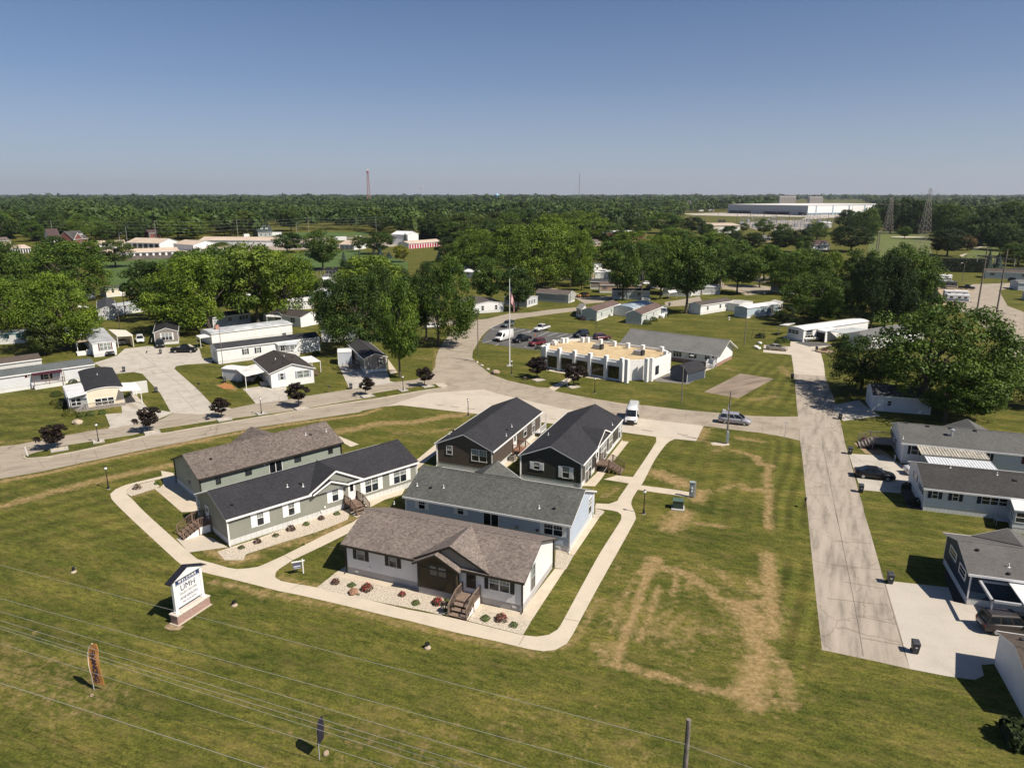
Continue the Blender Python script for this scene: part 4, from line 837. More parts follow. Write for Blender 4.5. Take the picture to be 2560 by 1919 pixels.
# gambrel shed
p0, p1 = W(B3(1635,1322)), W(B3(1828,1367)); d = vec2(p1)-vec2(p0); Ls = d.length; t = thing('garden_shed', 'dark blue grey gambrel shed between the parapet building and the lamp pole', 'shed', p0, math.atan2(d.y, d.x)); Ds = 6.0
cr = [(0,1.9),(.55,2.75),(Ls/2,3.25),(Ls-.55,2.75),(Ls,1.9)]
b = MB(); b.face([(0,0,0),(Ls,0,0)] + [(x,0,z) for x,z in reversed(cr)]); b.face([(Ls,Ds,0),(0,Ds,0)] + [(x,Ds,z) for x,z in cr]); b.face([(Ls,0,0),(Ls,Ds,0),(Ls,Ds,1.9),(Ls,0,1.9)]); b.face([(0,Ds,0),(0,0,0),(0,0,1.9),(0,Ds,1.9)])
b.build('wall', siding('slate siding', (.06,.075,.1),.3, vertical=True), t)
b = MB(); q = [(-.12,1.78)] + cr[1:4] + [(Ls+.12,1.78)]
for (xa,za),(xb,zb) in zip(q, q[1:]): b.mesh([(xa,-.15,za+.02),(xb,-.15,zb+.02),(xb,Ds+.15,zb+.02),(xa,Ds+.15,za+.02),(xa,-.15,za+.1),(xb,-.15,zb+.1),(xb,Ds+.15,zb+.1),(xa,Ds+.15,za+.1)],[(3,2,1,0),(4,5,6,7),(0,1,5,4),(1,2,6,5),(2,3,7,6),(3,0,4,7)])
b.build('roof', char_r, t)
b = MB(); b.box(Ls-.06,Ls+.02,-.02,.06,0,1.9); b.box(Ls-.06,Ls+.02,Ds-.06,Ds+.02,0,1.9); b.build('corner_trim', white_trim, t)
b = MB(); b.box(Ls/2-.8,Ls/2+.8,-.03,0,.05,1.95); b.build('door', siding('slate siding', (.06,.075,.1)), t)

# ---- white parapet building
PA_ = math.atan2(137.3-148.9,22.0-7.1)
fp = [(6.3,152.2),(7.1,148.9),(22.0,137.3),(23.6,137.9),(26.6,138.6),(28.0,138.1),(33.1,144.6),(32.4,148.6),(19.9,157.6),(16.4,160.0),(11.7,159.3),(8.9,156.1)]
t = thing('parapet_building', 'single storey white building with pilasters, curved parapet and flat tan roof', 'building', fp[1], PA_)
Mi = (Matrix.Translation((fp[1][0], fp[1][1],0)) @ Matrix.Rotation(PA_, 4, 'Z')).inverted()
lf = [tuple((Mi @ Vector((x,y,0)))[:2]) for x, y in fp]
s_stucco = mat('white stucco', (.72,.715,.70),.8, var=.05, scale=2, bump=.15)
b = MB(); n = len(lf)
cxy = (sum(p[0] for p in lf)/n, sum(p[1] for p in lf)/n)
inn = inset(lf, .28)
for i in range(n):
    (xa,ya),(xb,yb) = lf[i], lf[(i+1)%n]; (xc,yc),(xd,yd) = inn[(i+1)%n], inn[i]
    zt = 4.15
    b.mesh([(xa,ya,0),(xb,yb,0),(xb,yb,zt),(xa,ya,zt),(xc,yc,zt),(xd,yd,zt),(xc,yc,3.5),(xd,yd,3.5)],[(0,1,2,3),(3,2,4,5),(5,4,6,7)])
b.build('wall', s_stucco, t)
b = MB(); b.sheet(inset(lf, .2),3.72); b.build('roof', concrete('tan flat roof', (.50,.385,.225),.2,.5,crack=True), t)
def lp(f, p, z=0): return tuple((Mi @ Vector((*W(f(*p), z),0)))[:2])
front_x = [lf[1][0] + .25] + [ (lf[2][0]-lf[1][0])*k/5 for k in range(1,5)] + [lf[2][0]-.2]
for x in front_x:
    b = MB(); b.box(x-.35, x+.35,-.55,.3,0,4.85); b.build('pilaster', s_stucco, t, bevel=.06)
for p in ((200,930),(1150,1112),(1385,1100),(1440,1095),(1605,1012),(1560,962),(1340,942),(1165,918),(1000,896),(835,872),(680,852),(620,852),(430,858),(385,862),(285,886)):
    x, y = lp(B3, p, 4.6); dx, dy = cxy[0]-x, cxy[1]-y; k = .35/math.hypot(dx, dy); x += dx*k; y += dy*k
    b = MB(); b.box(x-.38,x+.38,y-.38,y+.38,0 if p[1] > 1000 or p[0] < 250 else 0,4.85); b.build('pilaster', s_stucco, t, bevel=.06)
for i in range(5):
    xa, xb = front_x[i]+.5, front_x[i+1]-.5
    f = MB(); f.box(xa,xb,-.06,.0,.35,.45); f.box(xa,xb,-.06,0,2.75,2.85)
    for k in range(4): x = xa+(xb-xa)*k/3; f.box(x-.05,x+.05,-.06,0,.45,2.75)
    w_ = f.build('window', dark_trim, t); g = MB(); g.box(xa,xb,-.03,.02,.45,2.75); g.build('pane', glass('amber glass', (.035,.03,.015),.08), w_)
    b = MB(); b.box(xa-.2, xb+.2,-.32,.0,2.95,3.75); b.build('canopy_band', s_stucco, t)
x0_, y0_ = lf[5]; x1_, y1_ = lf[6]; v = Vector((x1_-x0_, y1_-y0_, 0)); vn = Vector((v.y, -v.x, 0)).normalized()
a_ = Vector((x0_,y0_,0)) + v*.16 + vn*.04; c_ = Vector((x0_,y0_,0)) + v*.34 + vn*.04
f = MB(); f.bar(a_+Vector((0,0,.9)), c_+Vector((0,0,.9)),.06,.08); f.bar(a_+Vector((0,0,2.6)), c_+Vector((0,0,2.6)),.06,.08); f.bar(a_+Vector((0,0,1.75)), c_+Vector((0,0,1.75)),.06,.05)
w_ = f.build('window', dark_trim, t); g = MB(); g.bar(a_+Vector((0,0,1.75)), c_+Vector((0,0,1.75)),.05,1.7); g.build('pane', win_g, w_)
for k in (.45,1.6,3.4):
    x = lf[1][0] + (lf[2][0]-lf[1][0])*k/5+1; b = MB(); b.box(x-.12,x+.12,-.5,-.32,3.0,3.2); b.build('wall_lamp', white_trim, t)
for lab, p, s_ in (('grey rooftop air conditioner near the middle of the tan flat roof', (815,975),1.0),('tilted grey rooftop air conditioner at the shed end of the tan flat roof', (1285,1045),1.0)):
    q = W(B3(*p),3.75); u_ = thing('air_conditioner', lab, 'air conditioner', (q[0], q[1],3.725), R(-37), 'air conditioners on the flat roof')
    b = MB(); b.box(-1.1,.5,-.55,.55,.1,.95); b.face([(-1.1,-.55,.95),(-1.5,-.55,.1),(-1.5,.55,.1),(-1.1,.55,.95)]); b.face([(-1.1,-.55,.95),(-1.1,-.55,.1),(-1.5,-.55,.1)]); b.box(-1.1,.5,-.5,-.35,0,.1); b.box(-1.1,.5,.35,.5,0,.1); b.build('cabinet', mat('grey sheet metal', (.36,.37,.38),.5), u_)
    b = MB(); b.box(.5,.9,-.6,.6,.0,1.1); b.build('coil_grille', mat('dark coil', (.03,.03,.033),.6), u_)
q = W(B3(345,940),3.75); u_ = thing('roof_flue', 'pale vent pipe standing on the tan flat roof near the parking', 'flue', (q[0],q[1],3.725)); b = MB(); b.tube((0,0,0),(0,0,1.1),.1); b.lathe([(.1,1.0),(.22,1.1),(.22,1.25),(.05,1.35)],10); b.build('flue', pipe_w, u_)
# ------------------------------------------------------------------ the mobile homes of the park
def mh(label, p0, p1, D, h=3.0, rise=.7, wall=None, roof=None, ridge='x', **k):
    return House('mobile_home', label, 'mobile home', p0, p1, D=D, h=h, rise=rise, wall=wall or s_pure, roof=roof or dgrey_r, ridge=ridge, over=k.pop('over', .18), gable=k.pop('gable', .12), sk=k.pop('sk', sk_white), skirt=k.pop('skirt', .65), **k)
def wins(H, side, us, z0=1.55, z1=2.6, w_=.85, shut=None, mull=1, gm=None, sw=.3, style='plain', trim=None):
    L = H.L if side in 'fb' else H.D
    for u in us: u = u*L; H.window(side, (u-w_/2*mull, z1),(u+w_/2*mull, z0), shut, mull, style, gm, px=False, sw=sw, trim=trim)
# cream home with the black barrel roof
p0, p1 = W(C0(945,272)), W(C0(1275,277))
H = mh('cream mobile home with black barrel roof, white side awnings and a ramp railing', vec2(p0), vec2(p1),17.5,3.1,.45, s_cream, mat('black rolled roof', (.022,.022,.023),.8, var=.3, scale=1.2), 'y', arc=True, skirt=.4, ang=34)
H.window('f', C0(1010,160), C0(1215,200), mull=3, style='plain'); 
awning(H, [(C0(725,155),2.5),(C0(925,105),3.1),(C0(860,-10),3.1),(C0(665,25),2.5)], alu, 2.6,(0,3))
box_room(H, [C0(735,280),C0(940,285),C0(905,180),C0(700,190)],0,2.35, s_offw, alu, 'sunroom')
H.window('f', C0(752,160), C0(865,222), mull=2, style='plain', out=.06); H.door('f', C0(885,148), C0(925,225), out=.05)
awning(H, [(C0(1275,75),2.9),(C0(1500,68),2.4),(C0(1440,-15),2.4),(C0(1215,-5),2.9)], alu, 2.6,(1,2))
b = MB(); q = [H.loc(p) for p in (C0(1370,180),C0(1500,190),C0(1440,100),C0(1300,100))]
x, y = H.loc(C0(1400,110)); b.box(x-.2,x+2.8,y,y+.1,0,2.3); H.part('carport_wall', b, s_offw)
rl = thing('ramp_railing', 'grey wooden ramp with white pickets in front of the cream mobile home', 'ramp', W(C0(750,295)), H.a)
b = MB(); Lr = 8.3; b.box(0,Lr,-1.0,.9,.0,.35); b.build('platform', mat('grey deck wood', (.25,.22,.19),.85, var=.3, scale=4), rl)
b = MB()
for k in range(5): b.box(k*Lr/4-.05,k*Lr/4+.05,-1.05,-.95,0,1.3)
b.box(0,Lr,-1.05,-.95,1.2,1.28); b.box(0,Lr,-1.03,-.97,.5,.56)
for k in range(44): b.box(.1+k*.185,.14+k*.185,-1.02,-.98,.5,1.2)
b.build('railing', mat('grey deck wood', (.25,.22,.19)), rl)
H.vent(B0(1120,1185)); H.vent(B0(990,1145), 'cap')
# long grey home with the maroon awning
p1 = vec2(W(B0(1083,1062),3.0)); u = Vector((math.cos(R(43)), math.sin(R(43)))); p0 = p1 - u*31
H = mh('long grey roofed mobile home with maroon porch awning and wooden railing', p0 , p1,5.2,3.0,.8, siding('pale grey siding', (.6,.61,.62),.25), shingle('slate shingle', (.10,.112,.112),.2), ang=43)
H.window('f', B0(315,1165), B0(345,1205), mat('maroon shutter', (.07,.012,.02),.5), style='plain', sides='l')
H.window('f', B0(500,1180), B0(575,1230), black_sh, style='plain')
awning(H, [(B0(372,1195),2.7),(B0(715,1150),2.7),(B0(705,1100),3.1),(B0(345,1150),3.1)], mat('maroon metal', (.055,.012,.022),.5),2.7,(0,1), pm=wood)
x0, y0 = H.loc(B0(395,1345)); x1, y1 = H.loc(B0(742,1290)); yy = min(y0,y1,-1.4)
b = MB(); b.box(x0,x1,yy,0,0,.75); H.part('porch_base', b, sk_white)
b = MB(); b.box(x0,x1,yy-.03,yy+.05,1.65,1.73); b.box(x0,x1,yy,yy+.04,.85,.9)
k = x0
while k < x1: b.box(k,k+.04,yy,yy+.04,.85,1.68); k += .16
for kx in (x0,(x0+x1)/2, x1): b.box(kx-.05,kx+.05,yy-.04,yy+.06,.7,2.7)
H.part('porch_railing', b, wood)
for q in ((40,1105),(450,1062),(588,1045),(728,1025)): H.vent(B0(*q), 'cap')
p1 = vec2(W(B0(470,1000),2.9)); p0 = p1 - u*16
H = mh('brown roofed mobile home with pale ribbed wall behind the maroon awning home', p0, p1,5.0,2.9,.7, siding('ribbed pale siding', (.55,.55,.53),.5, vertical=True), shingle('umber shingle', (.085,.068,.056),.25), ang=43)
H.vent(B0(200,935), 'box'); H.vent(B0(342,930))
# white home with flat grey roof, porch and carport
H = mh('white mobile home with flat grey roof, tan porch awning and open carport', W(B0(1085,982)), W(B0(1350,952)),21,3.0,.25, s_pure, mat('weathered grey roof', (.36,.37,.38),.7, var=.2, scale=.4), 'y', arc=True)
H.window('f', B0(1145,825), B0(1280,888), mat('wine shutter', (.12,.03,.035),.5), mull=3, style='plain', sw=.25, gm=win_c)
awning(H, [(B0(880,815),2.5),(B0(1040,790),2.8),(B0(1000,735),2.8),(B0(855,758),2.5)], mat('tan metal', (.42,.34,.25),.6),2.6,(0,3))
awning(H, [(B0(1345,745),2.7),(B0(1530,735),2.5),(B0(1450,680),2.5),(B0(1250,672),2.7)], mat('cream metal', (.66,.62,.52),.5),2.6,(0,1), name='carport_roof', drop=.3)
b = MB(); x0, y0 = H.loc(B0(1345,860)); x1, y1 = H.loc(B0(1545,865)); b.box(x1-.12,x1,y1,y1+6,0,2.6); b.box(x0,x1,y1+6,y1+6.1,0,2.6); H.part('carport_wall', b, s_cream)
b = MB(); x, y = H.loc(B0(940,960)); b.box(x-.8,x+.9,y-.1,y,.0,1.0); b.box(x+1.1,x+2,y-.1,y,0,1.3); b.box(x-.8,x+2,y,y+3,0,.5); H.part('porch_railing', b, white_trim)
# grey home with the white triple window
H = mh('taupe mobile home with black roof and arched white triple window in its end wall', W(B0(1790,842)), W(B0(2062,822)),23,3.1,.9, s_taupe, shingle('black shingle', (.02,.02,.022),.25), 'y')
H.window('f', B0(1858,705), B0(1985,778), white_trim, mull=3, style='dh', sw=.3); H.window('l', B0(1735,720), B0(1750,760), style='plain')
H = mh('grey mobile home with plain gable end beside the tall wooden pole', W(B0(1140,557)), W(B0(1345,542)),22,2.9,1.0, siding('light grey siding', (.5,.5,.51),.25), shingle('dark slate shingle', (.05,.052,.058),.2), 'y')
H.vent(B0(1110,372), 'cap')
awning(H, [(B0(890,405),2.3),(B0(1040,415),2.6),(B0(1040,400),2.6),(B0(900,390),2.4)], alu, 2.4,(0,))
p0 = W(B0(1255,345)); H = mh('white and grey mobile home with metal carport in the tree shade by the driveway head', W(B0(1350,500)), W(B0(1680,450)),5.0,2.8,.4, siding('cool grey siding', (.4,.43,.46)), alu_g, arc=True); wins(H, 'f', (.3,.7))  # siding in one plain blue-grey colour
H = mh('cream mobile home behind the lawn with white door wing', W(B0(1230,292)), W(B0(1540,262)),6,2.8,.7, s_cream, dgrey_r); wins(H, 'f', (.25,.85)); H.door('f', (.5*H.L,2.5),(.5*H.L+.9,.6), px=False)
H = mh('small white gabled mobile home peeking past the bright tree', W(B0(985,315)), W(B0(1100,300)),12,2.7,.9, s_pure, grey_r, 'y'); wins(H, 'f', (.55,))
H = mh('white mobile home with teal roof trim under the bright tree', W(B0(730,785)), W(B0(955,735)),7,2.2,.2, s_pure, mat('bleached roof', (.55,.56,.56),.6, var=.4, scale=1.5), trim=mat('teal trim', (.12,.42,.42),.5), arc=True)
H = mh('teal trimmed white mobile home half hidden by the willowy tree', W(B0(-40,835)), W(B0(290,815)),6,2.5,.3, s_offw, alu_g, trim=mat('teal trim', (.12,.42,.42))); wins(H, 'f', (.4,.8))
# gabled white home with carport and shed
H = mh('white gabled mobile home with dark roof, carport and grey window shutters by the boulevard', W(B1(1105,1337)), W(B1(1592,1272)),14.0,2.95,1.35, s_pure, shingle('umber black shingle', (.048,.042,.038),.3), 'y', skirt=0, over=.35, gable=.3); HL7 = H
H.window('f', B1(1197,1168), B1(1240,1232), mat('blue grey shutter', (.3,.34,.4),.5), style='plain', sw=.3); H.window('f', B1(1392,1140), B1(1535,1200), mat('blue grey shutter', (.3,.34,.4)), mull=2, gm=win_c, style='plain', sw=.3)
awning(H, [(B1(795,1205),2.6),(B1(1055,1143),2.6),(B1(920,1063),2.6),(B1(685,1122),2.6)], mat('white stained metal', (.66,.65,.62),.5, var=.25, scale=.8),2.6,(0,3), name='carport_roof')
awning(H, [(B1(1520,1045),2.4),(B1(1665,1030),2.3),(B1(1560,968),2.3),(B1(1420,985),2.5)], alu, 2.4,(1,2))
for p in ((1145,1005),(1245,970)): H.vent(B1(*p))
for p in ((1120,1048),(1240,1045),(1330,1030),(1335,985)): H.vent(B1(*p), 'box')
x, y = H.loc(B1(1000,1310)); b = MB(); b.box(-1.4,0,y,y+1.2,0,.6); b.box(-1.4,-.0,y-.4,y,0,.3); H.part('entry_step', b, sk_grey)
p0, p1 = W(B1(540,1235)), W(B1(730,1330)); S = House('storage_shed', 'pale grey storage shed with low white roof beside the stained carport', 'shed', p0, p1, D=3.0, h=2.2, rise=.25, skirt=0, wall=siding('pale grey siding', (.6,.61,.62)), roof=alu, over=.1, gable=.1, L=4.6, ang=-20)
y = H.on('r', B1(1600,1180))[0]; steps('small wooden porch steps beside the grey shuttered white home', H, 'r', 5.2,7.0,.6,1.5,.9, wood, rails=True)
# long white home with black shutters
H = mh('long white mobile home with charcoal roof, two black shuttered windows and porch', W(B1(490,1062)), W(B1(1440,942)),5.2,3.3,.75, s_pure, shingle('graphite shingle', (.042,.043,.047),.2), L=23.4, ang=37)
for a, c in (((782,885),(818,942)),((925,870),(960,925))): H.window('f', B1(*a), B1(*c), navy_sh, gm=win_c, style='plain', sw=.36)
awning(H, [(B1(1180,850),2.6),(B1(1395,835),2.6),(B1(1430,788),3.1),(B1(1135,822),3.1)], alu_g, 2.6,(0,1))
x0, _ = H.loc(B1(1200,985)); x1, _ = H.loc(B1(1435,965)); b = MB(); b.box(x0,x1,-2.2,0,0,.8); H.part('porch_base', b, sk_white)
b = MB(); b.box(x0,x1,-2.2,-2.13,1.5,1.58)
for k in range(5): b.box(x0+(x1-x0)*k/4-.05,x0+(x1-x0)*k/4+.05,-2.22,-2.12,.8,2.6)
H.part('porch_railing', b, white_trim); H.window('f', (x0+.5+1.6,2.5),(x0+.5,1.2), None, 2, 'plain', px=False)
H.vent(B1(655,805), 'cap'); H.vent(B1(1590,730), 'box'); H.window('l', (3.6,2.5),(1.6,1.4), px=False, style='plain', mull=2)
# metal roofed home behind with a chimney
H = mh('silver metal roofed mobile home with brick chimney behind the black shuttered home', W(B1(420,845)), W(B1(1285,745)),7.5,2.8,.4, s_pure, mat('silver roof coating', (.44,.46,.47),.5, var=.35, scale=.5), arc=True, L=21, ang=42)
H.window('f', B1(1222,702), B1(1270,735), style='plain')
awning(H, [(B1(275,765),2.4),(B1(400,745),2.5),(B1(330,718),2.6),(B1(230,735),2.5)], alu, 2.4,(0,3))
b = MB(); x, y = H.loc(B1(470,650),3.5); b.box(x-.45,x+.45,y-.45,y+.45,0,4.3); H.part('chimney', b, brick('orange brick', (.36,.13,.07),(.42,.18,.1)))
H = mh('white ranch style mobile home with brown roof and awning porch under the big trees', W(B1(1010,577)), W(B1(1440,637)),7.8,2.7,1.1, s_pure, shingle('dark umber shingle', (.055,.046,.042),.3), skirt=0)
H.window('f', B1(1320,525), B1(1370,580), style='plain', mull=2); H.window('r', B1(1595,505), B1(1645,550), mat('grey brown shutter', (.2,.17,.15),.5), style='plain', sw=.3)
awning(H, [(B1(1040,515),2.2),(B1(1215,522),2.2),(B1(1260,505),2.6),(B1(1020,492),2.6)], alu, 2.3,(0,1)); H.gable('f', 4.6,8.6,2.7,3.6,.05, s_grey)
H.vent(B1(1455,435)); H.window('f', (7.6,2.3),(5.2,.9), None, 2, 'plain', px=False)
H = mh('grey mobile home with navy roof dappled by tree shade', W(B1(430,642)), W(B1(862,582)),6,2.8,.7, siding('soft grey siding', (.5,.52,.54),.25), shingle('navy shingle', (.03,.036,.05),.2)); wins(H, 'f', (.45,),1.3,2.3,1.1); wins(H, 'f', (.82,),1.3,2.3,.9, mull=3)
H = mh('white mobile home with black roof edge partly under the dark trees', W(B1(1680,808)), W(B1(2112,796)),5,2.9,.6, s_pure, shingle('black shingle', (.02,.02,.022)), ang=7); H.window('f', B1(1790,685), B1(1840,738), black_sh, style='plain', sw=.15); H.window('f', B1(1890,680), B1(1940,730), black_sh, style='plain', sw=.15)
H = mh('taupe mobile home with charcoal roof and one brown shuttered window beside the junction', W(B2(150,1257)), W(B2(412,1242)),16.5,3.05,.9, s_taupe, shingle('soft charcoal shingle', (.045,.043,.045),.25), 'y', ang=24); 
H.window('f', B2(312,1082), B2(355,1160), mat('brown shutter', (.06,.035,.03),.5), style='plain', sw=.3); H.vent(B2(70,855)); H.door('l', (6.0,2.6),(5.1,.6), px=False)
steps('dark wooden steps at the side of the taupe home by the junction', H, 'l', 4.8,6.2,.65,1.0,1.0, wood)
S = House('storage_shed', 'white carport shed with parapet beside the taupe home by the junction', 'shed', W(B1(1870,1068)), W(B1(2028,1060)), D=4.0, h=2.7, rise=.15, skirt=0, wall=siding('pale blue grey siding', (.5,.54,.58)), roof=alu, over=.06, gable=.06)
H = mh('light blue mobile home with white skirting beyond the leaning trunk', W(B1(1440,332)), W(B1(1650,320)),5,2.8,.6, s_lblue, alu, 'x', arc=True, L=15); H.window('f', B1(1497,250), B1(1535,290), style='plain'); wins(H, 'f', (.75,))
S = House('carport', 'white flat carport roof behind the dark umber roofed ranch home', 'carport', W(B1(1240,440)), W(B1(1590,420)), D=9, h=2.6, rise=.2, skirt=0, wall=s_pure, roof=alu, over=.2, gable=.2, arc=True)
H = mh('white mobile home far behind the light blue home', W(B1(1610,225)), W(B1(1800,215)),9,2.7,.3, s_pure, alu, arc=True)
H = mh('tan roofed mobile home far behind between two crowns', W(B1(1700,165)), W(B1(1840,160)),9,2.7,.4, s_offw, alu)
# centre
H = mh('small white mobile home with porch posts and white steps near the flagpole', W(B2(1400,572)), W(B2(1585,520)),13,2.8,.7, s_pure, shingle('grey brown roofing', (.1,.092,.085),.2), 'y', ang=24)
awning(H, [(B2(1420,440),2.6),(B2(1590,408),2.6),(B2(1560,385),2.8),(B2(1430,395),2.8)], alu, 2.6,(0,1)); wins(H, 'f', (.3,.75),.9,2.3,.8)
H = mh('white mobile home with a row of white porch posts under the forked tree', W(B2(1755,477)), W(B2(2015,499)),7.6,2.7,.5, siding('soft grey siding', (.5,.52,.54)), grey_r, trim=white_trim); wins(H, 'r', (.2,.45,.7),.9,2.1,.8)
H = mh('grey sided mobile home with brown roof and white gable end past the flagpole', W(A2(1440,1497)), W(A2(1675,1514)),5.6,2.9,1.0, s_grey, shingle('grey brown shingle b', (.115,.095,.085),.25), L=12.5, ang=-27); wins(H, 'r', (.35,),1.6,2.4,.5)
H = mh('cream mobile home with brown roof and lean-to sunroom beside the bend', W(B3(612,642)), W(B3(790,659)),17.5,2.9,.95, siding('pale grey green siding', (.5,.53,.5)), shingle('brown roofing', (.12,.085,.075),.25), 'y'); wins(H, 'r', (.2,.62,.8),1.2,2.2,.8)
a, P = box_room(H, [B3(555,600),B3(610,620),B3(660,560),B3(600,545)],0,2.5, s_pure, grey_r); strip_windows(H, a, P[0], P[1],1.0,2.1,2)
H = mh('cream mobile home with sunlit brown roof and screened white porch', W(B3(1125,682)), W(B3(1305,699)),18,2.9,.95, siding('pale grey green siding', (.5,.53,.5)), shingle('brown roofing', (.12,.085,.075)), 'y'); wins(H, 'r', (.22,.55),1.2,2.2,.8)
a, P = box_room(H, [B3(1480,600),B3(1555,625),B3(1610,570),B3(1540,545)],0,.6, s_pure, s_pure); awning(H, [(B3(1475,505),2.6),(B3(1600,515),2.5),(B3(1590,480),2.5),(B3(1480,475),2.7)], alu_g, 2.5,(0,1,2,3))
S = House('carport', 'white carport with dappled blue metal roof between two brown roofed homes', 'carport', W(B3(985,588)), W(B3(1130,604)), D=14, h=2.6, rise=.5, skirt=0, wall=siding('white panel', (.7,.7,.68),.6), roof=mat('blue grey metal roof', (.30,.36,.42),.5, var=.3, scale=.5), ridge='y', over=.15, gable=.1, L=6.5, arc=True)
H = mh('grey mobile home with dark roof behind two trunks, streaked with shade', W(B3(975,402)), W(B3(1400,407)),5,3.0,.5, siding('mid grey siding', (.4,.42,.43),.25), shingle('black shingle', (.02,.02,.022)), ang=-4); wins(H, 'f', (.2,.72),1.2,2.4,.8, black_sh); 
b = MB(); b.box(H.L*.78,H.L,-2,0,0,.7); H.part('porch_base', b, sk_white)
H = mh('tan mobile home with brown roof and maroon shutters', W(B3(825,330)), W(B3(1312,332)),5,2.9,.8, s_tan, shingle('brown roofing', (.12,.085,.075)), ang=-2); wins(H, 'f', (.12,.9),1.4,2.5,.9, mat('maroon shutter', (.07,.012,.02)))
H = mh('grey taupe mobile home with dark roof behind the tan one', W(B3(715,287)), W(B3(1010,292)),5,2.9,.7, s_taupe, shingle('dark slate shingle', (.05,.052,.058)), ang=-6, L=15)
H = mh('tan mobile home with white metal garage near the far trunks', W(B3(640,200)), W(B3(760,180)),12,2.8,.8, s_tan, shingle('brown roofing', (.12,.085,.075)), 'y'); wins(H, 'f', (.5,),1.3,2.3,.8, mull=2)
S = House('carport', 'white metal garage roof beside the tan home near the far trunks', 'carport', W(B3(770,165)), W(B3(980,165)), D=9, h=2.6, rise=.4, skirt=0, wall=s_pure, roof=alu, over=.15, gable=.1)
for i, (p, q, lab, rf, wl_) in enumerate(((B3(720,80),B3(860,75),'white gabled mobile home far back behind the park trees', grey_r, s_pure),(B3(1230,180),B3(1330,185),'white mobile home with car beside it past the tan one', alu, s_pure),(A2(590,1180),A2(830,1170),'blue grey mobile home with white roof edge under the tall trees', alu, siding('slate blue siding', (.26,.32,.4))),(A2(675,1255),A2(840,1265),'white mobile home just in front of the blue grey one', alu, s_pure),(A2(1060,1150),A2(1200,1160),'dark roofed mobile home in shade under the tall trees', char_r, s_grey),(A2(2050,1200),A2(2200,1190),'white porch home between tall crowns', alu, s_pure))):
    H = mh(lab, W(p), W(q),7,2.8,.8, wl_, rf); wins(H, 'f', (.3,.7))
H = mh('white trimmed grey mobile home with awning behind the double trunk', W(A3(665,1440)), W(A3(880,1475)),6,2.7,.7, s_offw, char_r, ang=-20); awning(H, [(A3(735,1415),2.3),(A3(820,1405),2.3),(A3(800,1380),2.6),(A3(720,1390),2.6)], alu, 2.3,(0,1))
S = House('carport', 'grey roofed white carport just past the double trunk', 'carport', W(A3(940,1440)), W(A3(1065,1440)), D=8, h=2.5, rise=.6, skirt=0, wall=s_pure, roof=grey_r, over=.15, gable=.1)
H = mh('grey mobile home in dappled shade under the broad dark tree', W(A3(1090,1430)), W(A3(1275,1425)),7,2.7,.4, s_grey, alu_g)
# right centre
H = mh('long white mobile home with brown grey roof and grey gable end behind the lawn', W(B3(1845,564)), W(B3(1940,582)),16,2.9,.8, s_pure, shingle('mid brown shingle', (.09,.078,.07),.25), 'y', L=4.6, ang=-52); wins(H, 'r', (.22,.62,.8),1.3,2.3,.7, trim=gray_trim)
S = House('storage_shed', 'white lean-to garage with pale roof behind the light blue home', 'shed', W(B4(250,535)), W(B4(345,547)), D=9, h=2.4, rise=.5, skirt=0, wall=s_pure, roof=mat('pale grey roofing', (.38,.37,.35),.8), over=.1, gable=.1, L=4.5, ang=-45)
H = mh('pale blue mobile home with white metal roof and yellow bushes beside it', W(B4(345,602)), W(B4(480,627)),15,3.0,.35, s_lblue, alu, 'y', arc=True, L=4.7, ang=-56); wins(H, 'r', (.5,.82),1.4,2.2,.6)
a, P = box_room(H, [B4(672,565),B4(770,600),B4(900,525),B4(800,500)],0,2.5, s_pure, mat('pale grey roofing', (.38,.37,.35))); strip_windows(H, a, P[0], P[1],1.0,2.2,4); strip_windows(H, a, P[1], P[2],1.0,2.2,5)
H = mh('white mobile home with long white metal roof, attached garage and parked jeep', W(B4(955,862)), W(B4(1100,890)),26,3.0,.4, s_pure, alu, 'y', L=4.8, ang=-60, arc=True); HM12 = H
H.window('f', B4(975,745), B4(1088,810), mull=3, style='plain'); H.window('r', B4(1185,755), B4(1240,815), mat('grey brown shutter', (.2,.17,.15)), style='plain', sw=.2)
a, P = box_room(H, [B4(1245,862),B4(1388,903),B4(1520,860),B4(1370,830)],0,2.7, s_pure, alu, 'garage')
x0, y0 = P[0]; x1, y1 = P[1]; b = MB(); va, vb = Vector((x0,y0,0)), Vector((x1,y1,0)); b.bar(va.lerp(vb,.3)+Vector((0,0,1.15)), va.lerp(vb,.95)+Vector((0,0,1.15)),.12,2.2); b.build('garage_door', mat('open garage shade', (.015,.015,.017),.8), a)  # dark slab paints the shade inside the open garage
awning(H, [(B4(1400,775),2.7),(B4(1610,795),2.5),(B4(1930,760),2.5),(B4(1720,735),2.8)], alu_g, 2.6,(0,1), name='carport_roof')
b = MB(); b.box(-1.4,0,.3,4.5,0,.5); H.part('porch_base', b, sk_white); awning(H, [(B4(865,705),2.6),(B4(960,712),2.8),(B4(1050,682),2.8),(B4(940,690),2.6)], alu, 2.6,(0,))
H = mh('grey roofed white mobile home with awning beside the jeep home, half behind trees', W(B4(1580,935)), W(B4(1700,960)),24,2.8,.9, s_pure, grey_r, 'y', L=7.0, ang=-58); H.window('f', B4(1600,845), B4(1640,905), navy_sh, style='plain', sw=.2)
awning(H, [(B4(1870,885),2.3),(B4(2020,850),2.4),(B4(1920,815),2.7),(B4(1760,830),2.7)], alu, 2.4,(0,))
for q in ((1780,790),(2045,765),(2150,755)): H.vent(B4(*q), 'box')
